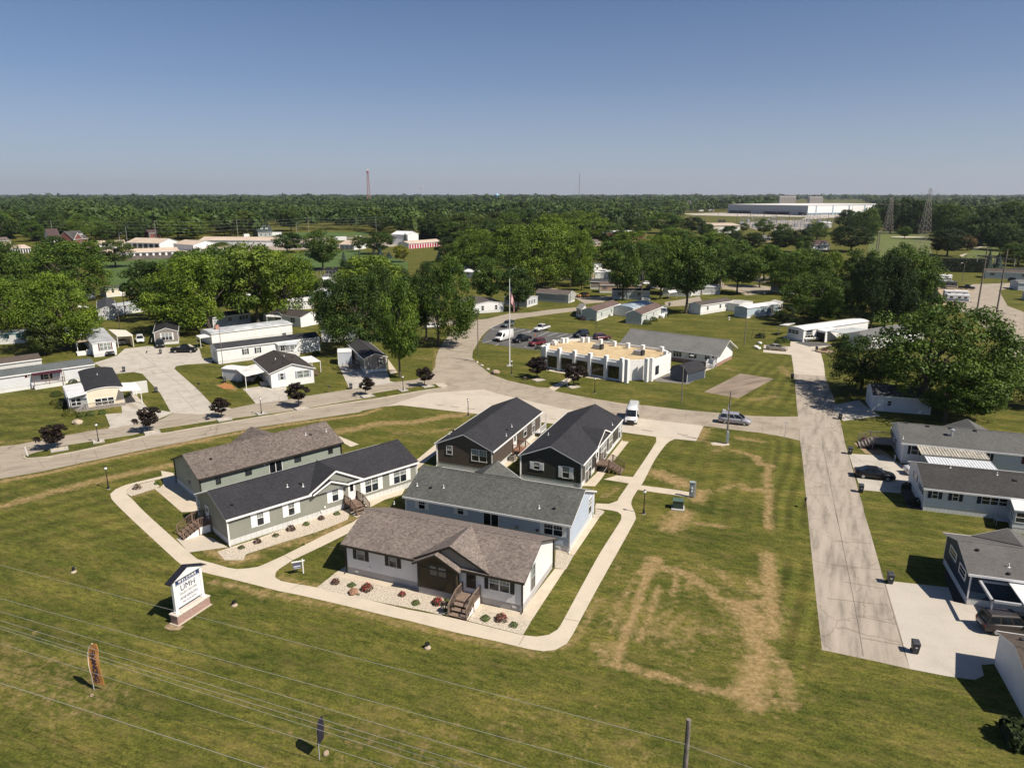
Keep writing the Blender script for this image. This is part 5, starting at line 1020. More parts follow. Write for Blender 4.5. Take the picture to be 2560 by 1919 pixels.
H = mh('grey mobile home with white porch by the brown bin street', W(B4(765,315)), W(B4(1010,345)),7,2.8,.5, s_grey, shingle('rust brown shingle', (.12,.07,.05),.2)); b = MB(); b.box(H.L*.6,H.L,-2.2,0,0,2.4); H.part('porch', b, s_pure)
# far right park entrance
H = mh('beige mobile home with brown roof beyond the camper lot', W(A4(1825,1165)), W(A4(2080,1200)),8,2.9,.9, s_offw, shingle('umber shingle', (.085,.068,.056)), ang=-25, L=17); wins(H, 'f', (.15,.85),1.3,2.4,.9, dark_trim)
H = mh('slate blue mobile home behind the beige one at the park street', W(A4(2050,1165)), W(A4(2300,1160)),9,2.9,.8, siding('slate blue siding', (.26,.32,.4)), char_r)
H = mh('pale blue white mobile home cut by the frame at the park street corner', W(A4(2150,1285)), W(A4(2330,1290)),8,2.8,.8, siding('pale blue grey siding', (.5,.54,.58)), grey_r)
H = mh('light grey mobile home at the frame edge below the park street', W(A4(2185,1375)), W(A4(2330,1400)),8,2.8,.8, s_offw, grey_r)
# big ones on the near right
H = mh('large white home with grey roof, flue and two corrugated awnings', W(C5(790,722)), None, 9.0,2.95,1.45, siding('cool white siding', (.66,.68,.70),.22), shingle('mid grey shingle', (.105,.105,.1),.2), L=24, ang=-19, skirt=0, over=.3, gable=.3); HR1 = H
H.window('f', C5(922,520), C5(985,625), black_sh, sides='lr', style='plain', sw=.36); H.window('f', C5(1765,590), C5(1808,690), black_sh, style='plain', sw=.36); H.window('f', C5(2240,640), C5(2300,740), mat('wine shutter', (.12,.03,.035)), style='plain', sw=.36)
H.window('l', C5(708,372), C5(735,455), style='plain', gm=win_d); H.door('l', C5(682,320), C5(698,430), m=dark_trim)
cor = mat('weathered corrugated metal', (.40,.37,.31),.6, var=.3, scale=2); cor2 = mat('pale corrugated metal', (.62,.64,.66),.5, var=.12, scale=2)
awning(H, [(C5(1030,630),2.35),(C5(1815,692),2.35),(C5(1730,578),2.85),(C5(965,508),2.85)], cor, 2.5,(), ribs=22)
awning(H, [(C5(1140,775),2.0),(C5(1925,838),2.0),(C5(1815,715),2.35),(C5(1065,652),2.35)], cor2,2.5,(0,1), ribs=22)
for q in ((850,275),(1100,297),(1365,320),(1648,343),(1880,360),(2090,377)): H.vent(C5(*q), 'box')
H.vent(C5(1365,475), 'flue'); H.vent(C5(1975,335)); H.vent(C5(830,355)); u = H.loc(C5(1590,268),4.4)[0]; H.gable('b', u-3, u+3,2.95,4.4,.05)
y = 5.2; steps('grey wooden deck with steps at the end of the large grey roofed home', H, 'l', 4.6,7.6,1.0,3.0,1.6, mat('grey deck wood', (.25,.22,.19)))
H = mh('white home with dark roof, navy shutters and corner sunroom by the lane', W(C5(1040,1268)), None, 8.6,2.85,1.3, siding('cool white siding', (.66,.68,.70)), shingle('dark umber grey shingle', (.05,.048,.046),.25), L=22, ang=-18, over=.3, gable=.3, sk=sk_white); HR2 = H
for a, c in (((1165,1040),(1210,1130)),((1400,1065),(1447,1158))): H.window('f', C5(*a), C5(*c), navy_sh, style='plain', sw=.4, gm=win_d)
H.window('f', C5(1735,1105), C5(2010,1220), navy_sh, mull=3, sides='l', style='plain', gm=win_d)
H.window('l', C5(950,820), C5(975,930), navy_sh, style='plain', sw=.2, gm=win_d); H.window('l', C5(1010,950), C5(1040,1070), navy_sh, style='plain', sw=.2, gm=win_d)
a, P = box_room(H, [C5(2060,1520),C5(2400,1560),C5(2360,1380),C5(2010,1370)],.6,2.6, siding('cool white siding', (.66,.68,.70)), alu); strip_windows(H, a, P[0], P[1],1.3,2.4,2); strip_windows(H, a, P[3], P[0],1.3,2.4,4)
b = MB(); b.prism(inset(P, .04) if True else P, 0,.6); H.part('skirting', b, sk_white, a)
H.vent(C5(1362,775)); H.vent(C5(1900,862)); H.vent(C5(2105,912), 'box')
x, y = H.loc(C5(1880,1450))
tb = thing('garden_table', 'pale garden table in the shade of the corner sunroom', 'table', H.world(x,y), H.a); b2 = MB(); b2.box(0,1.6,0,.9,.68,.73); b2.build('table_top', gray_trim, tb)
for dx, dy in ((.05,.05),(1.5,.05),(.05,.8),(1.5,.8)): q = MB(); q.box(dx,dx+.05,dy,dy+.05,0,.68); q.build('leg', gray_trim, tb)
H = mh('navy blue home with grey roof and white window trim beside the driveway slab', W(D5(1540,1058)), None, 7.9,3.1,1.25, s_navy, shingle('soft grey shingle', (.115,.11,.105),.14), L=17, ang=-17, over=.25, gable=.3, sk=sk_white); HR3 = H
H.window('l', D5(1375,385), D5(1425,560), style='plain', gm=win_d, tw=.14); H.window('l', D5(1480,590), D5(1530,775), style='plain', gm=win_d, tw=.14)
for q in ((2035,630),): H.vent(D5(*q))
for q in ((1675,440),(2035,715)): H.vent(D5(*q), 'cap')
u = H.loc(D5(2090,290),4.2)[0]; H.gable('b', u-2.8, u+2.8,3.1,4.25,.05)
p = vec2(W(D7(1850,382))); uy = Vector((math.sin(R(17)), math.cos(R(17)))); 
H = mh('white walled home with brown roof cut off by the frame at the drive slab', p - uy*6.6, None, 6.6,2.75,1.0, siding('cool white siding', (.66,.68,.70)), shingle('umber shingle', (.085,.068,.056)), L=14, ang=-17, over=.2, gable=.2, skirt=.4); HR4 = H; H.vent(D7(2180,95), 'cap')
t = thing('metal_carport', 'grey metal carport frame between the navy home and the white walled home', 'carport', W(D5(1790,1330)), R(-17))
b = MB()
for x in (0,6): b.box(x-.06,x+.06,-.06,.06,0,2.6)
b.build('post_frame', gray_trim, t); b = MB(); b.box(-.1,7,-.1,.1,2.5,2.7); b.box(-.1,7,3.4,3.6,2.5,2.7); b.box(-.1,.1,-.1,3.6,2.5,2.7); b.build('roof_beam', gray_trim, t); b = MB(); b.box(2.2,9,-.2,3.7,2.72,2.82); b.build('carport_roof', alu, t)
p0, p1 = W(C5(455,118)), W(C5(722,196)); d0 = vec2(W(C5(318,10))); 
H = House('garage', 'white gabled garage with two doors in the shade of the big maple', 'garage', p0, p1, D=6.2, h=2.7, rise=1.2, skirt=0, wall=siding('cool white siding', (.66,.68,.70)), roof=dgrey_r, over=.2, gable=.15, ang=-17, L=9)
b = MB(); H.slab(b, 'l', 2.2,5.4,0,2.15,0,.05); H.part('garage_door', b, siding('pale grey siding', (.6,.61,.62)))
H.door('f', (.9,2.1),(1.7,.05), px=False, glassy=False); H.window('f', (2.9,1.9),(2.3,1.1), px=False, style='plain')
# ------------------------------------------------------------------ vehicles
rubber = mat('tyre rubber', (.012,.012,.013),.8); rim_m = mat('alloy rim', (.45,.46,.47),.3,.7); car_glass = glass('car glass', (.012,.015,.018),.05)
lamp_w = mat('headlamp', (.6,.62,.64),.15, spec=.8); lamp_r = mat('tail lamp', (.25,.012,.012),.25); black_p = mat('black plastic', (.015,.015,.016),.5); chrome = mat('chrome', (.6,.6,.6),.15,.9)
def paint(n, c): return mat(n, c, .32,.15, var=.03, scale=.5, coat=.8 if max(c) > .05 else .25)
def wheels(t, xs, half, r, w=.22):
    for x in xs:
        for s_ in (-1,1):
            y = s_*(half-.02)
            b = MB(); b.path([(x,y-w/2*s_*1.0,r),(x,y+.0,r)],[r,r],18); wh = b.build('wheel', rubber, t, smooth=False)
            b = MB(); b.path([(x,y-.02*s_,r),(x,y+.015*s_,r)],[r*.66,r*.6],12); b.build('rim', rim_m, wh)
def car(label, kind, pm, p, ang, cat='car', name=None, group=None, dims=None):
    """x forward. Lower body lofted from stations, greenhouse with its own roof, glass set proud of it."""
    K = {'sedan': dict(L=4.85, W=1.85, st=[(-2.42,.42,.82,.70),(-2.3,.25,.98,.82),(-1.7,.22,1.03,.9),(-.9,.22,.98,.925),(.5,.22,.96,.925),(1.2,.22,.93,.92),(2.0,.22,.80,.86),(2.35,.26,.66,.74),(2.43,.40,.55,.62)], cab=(-1.95,-1.05,.25,1.15,1.45,.62), wx=(-1.45,1.45), r=.33),
         'suv': dict(L=4.7, W=1.9, st=[(-2.35,.5,.95,.78),(-2.28,.32,1.05,.88),(-1.5,.3,1.08,.94),(.5,.3,1.06,.95),(1.1,.3,1.06,.94),(2.0,.3,.98,.9),(2.28,.34,.85,.82),(2.35,.45,.7,.74)], cab=(-2.25,-1.95,.35,1.0,1.74,.7), wx=(-1.4,1.4), r=.37),
         'van': dict(L=5.1, W=1.98, st=[(-2.55,.45,.98,.82),(-2.48,.3,1.08,.92),(-1.5,.26,1.1,.97),(.8,.26,1.08,.985),(1.4,.26,1.04,.97),(2.1,.26,.9,.9),(2.45,.3,.72,.8),(2.55,.42,.58,.68)], cab=(-2.42,-2.1,.55,1.55,1.75,.72), wx=(-1.5,1.55), r=.34),
         'pickup': dict(L=5.7, W=2.0, st=[(-2.85,.5,1.08,.94),(-2.8,.4,1.12,.96),(-.6,.38,1.12,.98),(.9,.38,1.12,.98),(1.3,.38,1.13,.97),(2.5,.38,1.05,.94),(2.8,.42,.95,.88),(2.87,.5,.8,.8)], cab=(-.75,-.55,.6,1.25,1.86,.74), wx=(-1.75,1.8), r=.4)}[kind]
    t = thing(name or {'sedan':'parked_car','suv':'parked_car','van':'minivan','pickup':'pickup_truck'}[kind], label, cat, p, R(ang), group)
    b = MB(); rings = []
    for x, zl, zh, w in K['st']:
        m = (zl+zh)/2; rings.append([(x,-w*.86,zl),(x,w*.86,zl),(x,w,zl+.14),(x,w*1.0,m+.12),(x,w*.95,zh-.03),(x,w*.8,zh+.015),(x,-w*.8,zh+.015),(x,-w*.95,zh-.03),(x,-w,m+.12),(x,-w,zl+.14)])
    b.loft(rings); body = b.build('body', pm, t, smooth=True)
    xr0, xr1, xf1, xf0, zr, wr = K['cab']; zb = 1.0 if kind == 'sedan' else 1.08; hb = K['W']/2*.88
    B_ = [(xr0,-hb,zb-.05),(xf0,-hb,zb-.06),(xf0,hb,zb-.06),(xr0,hb,zb-.05)]; T_ = [(xr1,-wr,zr-.04),(xf1,-wr,zr-.02),(xf1,wr,zr-.02),(xr1,wr,zr-.04)]
    c = MB(); c.hexa(B_ + T_); xm = (xr1+xf1)/2
    c.mesh([T_[0],T_[1],T_[2],T_[3],(xr1+.1,-wr*.8,zr+.04),(xf1-.1,-wr*.8,zr+.05),(xf1-.1,wr*.8,zr+.05),(xr1+.1,wr*.8,zr+.04)],[(4,5,6,7),(0,1,5,4),(1,2,6,5),(2,3,7,6),(3,0,4,7)])
    cab = c.build('cabin', pm, t)
    def pane(nm, q, k=.86, push=.012):
        q = [Vector(v) for v in q]; ce = sum(q, Vector())/4; n = (q[1]-q[0]).cross(q[2]-q[0]).normalized(); g = MB()
        if n.dot(ce - Vector((0,0,.9))) < 0: n = -n
        a = [ce + (v-ce)*k + n*push for v in q]; d = [v - n*.03 for v in a]; g.mesh(a + d, [(0,1,2,3),(0,4,5,1),(1,5,6,2),(2,6,7,3),(3,7,4,0)]); g.build(nm, car_glass, cab)
    pane('windshield', [B_[1],B_[2],T_[2],T_[1]],.9); pane('rear_window', [B_[0],B_[3],T_[3],T_[0]],.84)
    for s_ in (0,1):
        Bq = (B_[0],B_[1]) if s_ == 0 else (B_[3],B_[2]); Tq = (T_[0],T_[1]) if s_ == 0 else (T_[3],T_[2])
        ns = {'sedan':2,'suv':3,'van':3,'pickup':2}[kind]
        for i in range(ns):
            f0, f1 = i/ns, (i+1)/ns; l = lambda a, b, f: Vector(a).lerp(Vector(b), f)
            pane('side_window', [l(*Bq,f0),l(*Bq,f1),l(*Tq,f1),l(*Tq,f0)],.85)
    if kind == 'pickup':
        g = MB(); g.box(-2.7,-.85,-.82,.82,1.0,1.137); g.build('bed_floor', black_p, body)
    xf = K['st'][-1][0]; xb = K['st'][0][0]; zf = K['st'][-2][2]; w = K['st'][-2][3]
    for s_ in (-1,1):
        g = MB(); g.box(xf-.2,xf-.02,s_*w*.62,s_*w*.97,zf-.16,zf-.01); g.build('headlight', lamp_w, body)
        g = MB(); g.box(xb-.02,xb+.14,s_*w*.7,s_*w*.97,.72,.92); g.build('tail_light', lamp_r, body)
        g = MB(); g.box(K['cab'][3]-.35,K['cab'][3]-.2,s_*(K['W']/2-.04),s_*(K['W']/2+.14),zb-.02,zb+.12); g.build('mirror', pm if kind != 'pickup' else black_p, body)
    g = MB(); g.box(xf-.06,xf+.015,-w*.5,w*.5,.4,.58); g.build('grille', black_p, body)
    g = MB(); g.box(xb-.015,xb+.03,-.26,.26,.62,.74); g.build('licence_plate', mat('plate white', (.6,.6,.58),.5), body)
    wheels(t, K['wx'], K['W']/2, K['r'])
    return t
def heading(a, b): p, q = W(a), W(b); return math.degrees(math.atan2(q[1]-p[1], q[0]-p[0]))
def mid(a, b): p, q = W(a), W(b); return ((p[0]+q[0])/2,(p[1]+q[1])/2)
def car_px(label, kind, pm, front, rear, **k):
    return car(label, kind, pm, mid(front, rear), heading(rear, front), **k)
P_white = paint('white car paint', (.72,.72,.71)); P_black = paint('black car paint', (.008,.008,.009)); P_silver = paint('silver car paint', (.38,.38,.37)); P_gold = paint('pale gold car paint', (.32,.29,.24)); P_red = paint('dark red car paint', (.13,.012,.016)); P_maroon = paint('maroon car paint', (.085,.008,.014)); P_grey = paint('grey car paint', (.11,.12,.125)); P_navy = paint('blue black car paint', (.014,.018,.026)); P_orange = paint('orange car paint', (.45,.2,.03)); P_lgrey = paint('lilac silver paint', (.34,.33,.36)); P_brown = paint('grey brown paint', (.05,.042,.038))
car_px('silver minivan driving on the cross lane behind the wooden pole', 'van', P_lgrey, C4(1185,470), C4(810,430), cat='minivan')
car_px('black sedan parked on the driveway facing the dark roofed home', 'sedan', P_black, C5(735,920), C5(240,865))
car_px('white sedan tucked behind the dark roofed home with its tail showing', 'sedan', P_white, C5(1300,870), C5(815,845))
car_px('dark brown suv under the carport frame by the white walled home', 'suv', P_brown, D5(2260,1380), D5(1800,1350), name='parked_car')
car_px('pale gold sedan parked on the side slab of the lane head', 'sedan', P_gold, B4(960,1000), B4(715,980))
car_px('pale beige jeep parked at the attached garage', 'suv', paint('beige paint', (.42,.41,.35)), B4(1305,880), B4(1110,890))
car_px('white pickup truck parked at the far edge of the parking lot beside an orange cone', 'pickup', P_white, B2(2105,785), B3(235,745), cat='pickup truck')
car_px('black pickup truck between the white van and the red one', 'pickup', P_black, B2(1850,915), B2(2055,870), cat='pickup truck')
car_px('red car in the parking lot next to the parapet building corner', 'suv', P_red, B2(2025,955), B3(205,915))
car_px('grey hatchback parked at the road side corner of the parking lot', 'suv', P_grey, B2(1715,740), B2(1870,700))
car_px('blue black hatchback parked behind the parapet building', 'suv', P_navy, B3(525,850), B3(690,820))
car_px('maroon hatchback parked behind the tan flat roof', 'suv', P_maroon, B3(930,865), B3(770,880))
car_px('white sedan under the trees beside the junction', 'sedan', P_white, B2(985,738), B2(860,742))
car_px('orange hatchback parked at the street corner past the brown roofed homes', 'suv', P_orange, B3(590,385), B3(670,380))
car_px('black car with chrome bumper in front of the white flat roofed home', 'suv', P_black, B0(1275,975), B0(1265,925))
car_px('white suv parked beside the cream carport', 'suv', P_white, B0(1625,840), B0(1610,770))
car_px('black hatchback parked in front of the taupe arched window home', 'suv', P_black, B0(1850,885), B0(1845,830))
car_px('black pickup truck with white stripe on the driveway by the shuttered home', 'pickup', P_black, B1(250,920), B1(-55,925), cat='pickup truck')
car_px('silver car deep inside the cream carport', 'sedan', P_silver, B0(1415,848), B0(1405,800))
car_px('grey car under the stained white carport', 'sedan', P_silver, B1(840,1290), B1(900,1200))
car_px('red car beneath far trees on the park street', 'sedan', P_red, A3(1520,1290), A3(1600,1285))
car_px('dark car in front of the tan home beyond the trunks', 'sedan', P_navy, A3(575,1375), A3(500,1360))
car_px('white car next to the far grey home', 'sedan', P_white, A3(530,1320), A3(465,1325))
car_px('black suv parked by the slate blue home at the park street', 'suv', P_black, A4(2150,1205), A4(2080,1200))
# black pickup hitched to a camper
car_px('black pickup truck hitched in front of the dark camper', 'pickup', P_black, A4(1725,1280), A4(1560,1270), cat='pickup truck')
def cargo_van(label, front, rear):
    t = thing('cargo_van', label, 'van', mid(front, rear), R(heading(rear, front)), 'white high roof cargo vans'); b = MB(); rings = []
    for x, zl, zh, w in ((-2.98,.5,2.45,.92),(-2.9,.35,2.62,.98),(.9,.33,2.66,1.0),(1.45,.33,2.5,1.0),(2.0,.33,1.75,.99),(2.35,.33,1.3,.97),(2.85,.36,1.1,.92),(3.0,.45,.9,.84)):
        wt = w*(.86 if zh > 1.6 else .88); rings.append([(x,-w*.9,zl),(x,w*.9,zl),(x,w,zl+.15),(x,w,min(1.25,zh-.12)),(x,wt,zh-.2),(x,wt*.74,zh),(x,-wt*.74,zh),(x,-wt,zh-.2),(x,-w,min(1.25,zh-.12)),(x,-w,zl+.15)])
    b.loft(rings); body = b.build('body', P_white, t, smooth=True)
    g = MB(); g.mesh([(2.33,-.8,1.36),(2.33,.8,1.36),(1.5,.74,2.42),(1.5,-.74,2.42),(2.28,-.8,1.3),(2.28,.8,1.3),(1.45,.74,2.36),(1.45,-.74,2.36)],[(0,1,2,3),(0,4,5,1),(1,5,6,2),(2,6,7,3),(3,7,4,0)]); g.build('windshield', car_glass, body)
    for s_ in (-1,1):
        g = MB(); q = [(1.0,s_*1.012,1.32),(2.0,s_*1.005,1.32),(1.52,s_*.95,2.1),(1.0,s_*.95,2.1)]; q2 = [(x,y-s_*.05,z) for x,y,z in q]; g.mesh(q+q2,[(0,1,2,3),(4,7,6,5),(0,4,5,1),(1,5,6,2),(2,6,7,3),(3,7,4,0)]); g.build('side_window', car_glass, body)
        g = MB(); g.box(2.75,2.98,s_*.62,s_*.93,.86,1.06); g.build('headlight', lamp_w, body)
        g = MB(); g.box(1.75,1.95,s_*1.0,s_*1.24,1.25,1.6); g.build('mirror', black_p, body)
        g = MB(); g.box(-2.99,-2.9,s_*.86,s_*.99,1.0,1.5); g.build('tail_light', lamp_r, body)
    g = MB(); g.box(2.95,3.03,-.55,.55,.62,.92); g.build('grille', black_p, body); g = MB(); g.box(2.9,3.05,-.85,.85,.36,.58); g.build('bumper', black_p, body)
    wheels(t, (-1.85,1.85),1.0,.36)
cargo_van('white high roof cargo van parked beside the flagpole', B2(1660,900), B2(1840,850))
cargo_van('white high roof cargo van parked at the black show home corner', C3(1540,500), C3(1590,335))
cargo_van('white van in the tree shade behind the shaded grey home', B1(870,370), B1(800,310))
def camper(label, front, rear, bm_, stripe, h=3.0, L=None):
    L = L or math.dist(W(front), W(rear)); t = thing('camper_trailer', label, 'camper', mid(front, rear), R(heading(rear, front)), 'campers in the gravel lot')
    b = MB(); b.box(-L/2,L/2,-1.2,1.2,.6,h); body = b.build('body', bm_, t, bevel=.15); b = MB(); b.box(-L/2+.2,L/2-.2,-1.22,1.22,1.0,1.5); b.build('stripe', stripe, body)
    for k in (-.3,.05,.32): b = MB(); b.box(L*k-.45,L*k+.45,-1.23,1.23,1.75,2.35); b.build('window', car_glass, body)
    b = MB(); b.box(-.5,.5,-.4,.4,h,h+.25); b.box(L*.25,L*.25+.6,-.3,.3,h,h+.18); b.build('roof_unit', white_trim, body); wheels(t, (-.6,.3),1.1,.38)
    b = MB(); b.bar((L/2,0,.55),(L/2+1,0,.5),.15,.15); b.build('hitch', black_p, t)
camper('white motorhome with black stripe in the gravel lot', A4(1480,1200), A4(1200,1200), mat('camper white', (.7,.7,.69),.4), black_p)
camper('dark grey camper trailer hitched behind the black pickup', A4(1540,1275), A4(1310,1265), mat('camper charcoal', (.07,.075,.08),.4), P_silver)
camper('white camper trailer with black trim next to the clipped hedge', A4(1650,1375), A4(1410,1365), mat('camper white', (.7,.7,.69)), black_p)
camper('small white camper trailer with blue swirl at the lane end of the lot', A4(1660,1415), A4(1435,1405), mat('camper white', (.7,.7,.69)), paint('swirl blue', (.12,.16,.3)))
# ------------------------------------------------------------------ lamp posts
lamp_pole = mat('dark bronze pole', (.02,.018,.02),.5); globe_m = mat('white globe', (.75,.75,.74),.25); 
def lamp_post(): 
    t = thing('lamp_post', 'black lamp post with globe', 'lamp post'); b = MB(); b.lathe([(.17,0),(.16,.12),(.1,.5),(.06,.75),(.05,2.55),(.07,2.6)],12); b.build('pole', lamp_pole, t)
    b = MB(); b.lathe([(.22,-.03),(.22,.03),(.02,.05)],12,(0,0,.01)); b.build('foot_plate', sk_grey, t)
    b = MB(); b.lathe([(.09,2.6),(.16,2.68),(.18,2.8),(.14,2.92),(.02,2.97)],14); b.build('globe', globe_m, t, smooth=True); b = MB(); b.lathe([(.15,2.93),(.1,2.99),(.03,3.08)],10); b.build('cap', lamp_pole, t); return t
lp0 = lamp_post(); first = True
for p, lab in ((C0(1155,1113),'black globe lamp post by the walk bend near the grey green show home'),(C3(1700,1492),'black globe lamp post on dry grass by the walk fork next to the green transformer'),(C2(1523,368),'black globe lamp post at the lawn tip behind the dark brown show home'),(B3(768,1485),'black globe lamp post in front of the parapet building'),(B2(1836,1268),'black globe lamp post at the foot of the flagpole'),(B2(590,1462),'black globe lamp post on the median closest to the junction'),(B1(985,1638),'black globe lamp post on the median opposite the stained carport home'),(C0(1050,620),'black globe lamp post on the median opposite the cream ramp home')):
    t = lp0 if first else copy_tree(lp0); first = False; place(t, W(p),0, lab, 'globe lamp posts')
for f, p, lab in ((C0,(1050,620),'stone edged lamp bed on the median opposite the cream ramp home'),(B1,(985,1638),'stone edged lamp bed on the median opposite the stained carport'),(B2,(590,1462),'stone edged lamp bed on the median closest to the junction')):
    x, y = W(f(*p)); t = thing('planter_edge', lab, 'planter', (x,y,.137), R(34), 'stone edged beds'); b = MB()
    for (a,c,d,e) in ((-.75,.75,-.75,-.6),(-.75,.75,.6,.75),(-.75,-.6,-.6,.6),(.6,.75,-.6,.6)): b.box(a,c,d,e,0,.14)
    b.build('stone_border', sk_grey, t); b = MB(); b.box(-.6,.6,-.6,.6,0,.07); b.build('gravel_fill', gravel_m, t)
# ------------------------------------------------------------------ wheelie bins
bin_m = mat('dark grey bin plastic', (.035,.038,.045),.5); 
def bin_():
    t = thing('wheelie_bin', 'dark bin', 'bin'); b = MB(); b.hexa([(-.22,-.25,.06),(.22,-.25,.06),(.22,.22,.06),(-.22,.22,.06),(-.29,-.34,.98),(.29,-.34,.98),(.29,.33,.98),(-.29,.33,.98)]); b.build('body', bin_m, t, bevel=.02)
    b = MB(); b.hexa([(-.31,-.37,.98),(.31,-.37,.98),(.31,.38,1.0),(-.31,.38,1.0),(-.26,-.3,1.07),(.26,-.3,1.07),(.26,.34,1.09),(-.26,.34,1.09)]); b.build('lid', mat('bin lid plastic', (.05,.054,.062),.45), t, bevel=.02)
    for x in (-.24,.24): b = MB(); b.tube((x-.03,.28,.11),(x+.03,.28,.11),.11,n=12); b.build('wheel', rubber, t)
    b = MB(); b.tube((-.24,.4,.93),(.24,.4,.93),.022); b.build('handle', bin_m, t); b = MB(); b.lathe([(.0,0),(.1,0),(.1,.012),(0,.012)],12); b.xform(Matrix.Translation((0,-.302,.68)) @ Matrix.Rotation(R(84),4, 'X')); b.build('badge', mat('badge white', (.5,.52,.54),.5), t); return t
b0 = bin_(); first = True
for p, ang, lab in ((D5(950,1615),-15,'dark wheelie bin alone out on the drive slab'),(D5(665,815),-15,'dark wheelie bin at the corner of lane and drive slab'),(C5(330,1060),-20,'dark wheelie bin at the grass corner below the black sedan'),(C5(205,620),-20,'dark wheelie bin at the flower bed corner above the black sedan'),(C5(92,220),-20,'black wheelie bin in the maple shade by the garage apron'),(B0(1428,1148),30,'dark wheelie bin at the lawn tip inside the driveway'),(B0(1800,1388),30,'dark wheelie bin at the driveway edge beside the mailbox lawn'),(B0(1850,942),30,'dark wheelie bin by the black hatchback'),(B4(1295,1000),-30,'blue grey wheelie bin at the lane head by the flower ring'),(B4(1015,1320),-30,'black wheelie bin at the lawn edge along the lane'),(B1(2015,1345),20,'blue wheelie bin at the taupe home driveway'),(B2(1178,705),20,'dark wheelie bin on the junction side drive'),(B2(1110,825),20,'dark wheelie bin under the trees at the road edge'),(B4(690,360),0,'brown wheelie bin on the far street bend'),(B3(1628,480),0,'brown wheelie bin on the street behind the forked trunk'),(B1(560,1270),25,'blue grey wheelie bin at the door of the storage shed'),(B0(1255,365),0,'dark wheelie bin near the tall wooden pole')):
    t = b0 if first else copy_tree(b0); first = False; place(t, W(p), R(ang), lab, 'wheelie bins')
# ------------------------------------------------------------------ mailboxes and street boxes
mb_m = mat('black mailbox metal', (.02,.02,.023),.4)
def mailbox():
    t = thing('mailbox', 'mailbox', 'mailbox'); b = MB(); b.box(-.05,.05,-.05,.05,0,1.05); b.build('post', wood, t); b = MB(); n = 8
    b.loft([[(-.0+x,.11*math.cos(math.pi*k/n)*1,1.2+.12*math.sin(math.pi*k/n)) for k in range(n+1)] + [(x,-.11,1.05),(x,.11,1.05)] for x in (-.27,.27)]); b.build('box', mb_m, t); b = MB(); b.box(.1,.12,.115,.13,1.1,1.35); b.build('flag', lamp_r, t); return t
m0 = mailbox(); first = True
for p, ang, lab in ((C4(1805,1425),60,'black mailbox on a post at the mown lane edge'),(B1(265,1350),-30,'white topped mailbox leaning at the driveway lawn'),(B1(1765,1385),20,'mailbox on the lawn near the taupe home driveway'),(B2(1990,1370),20,'stone coloured mailbox post at the lawn below the flagpole'),(B4(505,370),0,'mailbox on the far street bend by the brown bin')):
    t = m0 if first else copy_tree(m0); first = False; place(t, W(p), R(ang), lab, 'mailboxes')
t = thing('transformer_box', 'green electrical transformer box on a concrete pad', 'transformer', W(C4(345,1425)), R(-14)); b = MB(); b.box(-.75,.75,-.8,.7,0,.1); b.build('concrete_pad', sk_grey, t); b = MB(); b.box(-.6,.6,-.45,.5,.1,1.0); b.build('cabinet', mat('transformer green', (.03,.055,.045),.5), t, bevel=.03); b = MB(); b.box(-.63,.63,-.5,.52,1.0,1.08); b.build('lid', mat('transformer lid green', (.075,.12,.10),.5), t)
t = thing('meter_pedestal', 'tall grey electric meter pedestal at the end of the short walk', 'meter cabinet', W(C4(500,1300)), R(-14)); b = MB(); b.box(-.3,.3,-.15,.15,.1,1.9); b.build('cabinet', mat('galvanised grey', (.26,.31,.33),.5,.3), t, bevel=.03)
for z in (1.25,.85): b = MB(); b.path([(0,-.15,z),(0,-.26,z)],[.1,.1],12); b.build('meter', white_trim, t)
b = MB(); b.box(.36,.46,-.06,.06,0,2.0); b.box(-.28,-.2,-.05,.05,0,.2); b.box(.2,.28,-.05,.05,0,.2); b.build('post', gray_trim, t); b = MB(); b.box(-.34,.34,-.2,.2,1.9,2.05); b.build('lid', mat('pale galvanised', (.4,.46,.48),.5,.2), t)
# ------------------------------------------------------------------ poles with wires
pole_m = mat('grey weathered pole', (.18,.155,.135),.9, var=.3, scale=3); pole_b = mat('brown pole', (.11,.085,.065),.9, var=.3, scale=3)
def pole(label, base, h, r=.13, m=None, arm=None, name='utility_pole', group=None, lean=(0,0)):
    t = thing(name, label, 'utility pole', W(base) if base[1] > 400 else base, 0, group); b = MB(); b.path([(0,0,0),(lean[0]*.5,lean[1]*.5,h/2),(lean[0],lean[1],h)],[r,r*.85,r*.7],10); b.build('pole', m or pole_m, t)
    if arm:
        for z, w_, a in arm:
            b = MB(); d = (math.cos(R(a))*w_/2, math.sin(R(a))*w_/2); b.bar((lean[0]-d[0],lean[1]-d[1],z),(lean[0]+d[0],lean[1]+d[1],z),.1,.12); b.build('crossarm', m or pole_m, t)
    return t
t = pole('grey wooden pole with a meter cabinet at its foot by the cross lane', C4(905,682),8.1,.12); b = MB(); b.box(-.2,.2,-.32,-.12,.3,1.7); b.build('meter_cabinet', mat('galvanised grey', (.26,.31,.33)), t); b = MB(); b.box(-.16,.16,-.3,-.1,1.75,2.0); b.tube((-.17,0,2),(-.17,0,6.2),.03); b.tube((-.17,0,5.4),(-.35,-.1,5.5),.09); b.build('conduit', gray_trim, t)
pole('weathered wooden pole at the front edge with one wire tied near its top', W(N(1722,1797),12.0),12.0,.16, pole_m)
pole('thin wooden pole between the flagpole and the junction road', B2(1452,1038), height_at(B2(1452,1038), B2(1440,555)[1]),.11, pole_b)
pole('grey pole on the lawn behind the long white hall', B4(463,935), height_at(B4(463,935), B4(475,560)[1]),.11)
pole('thin wooden pole by the white gabled home at the bend', B3(484,455), height_at(B3(484,455), B3(487,130)[1]),.1, pole_b)
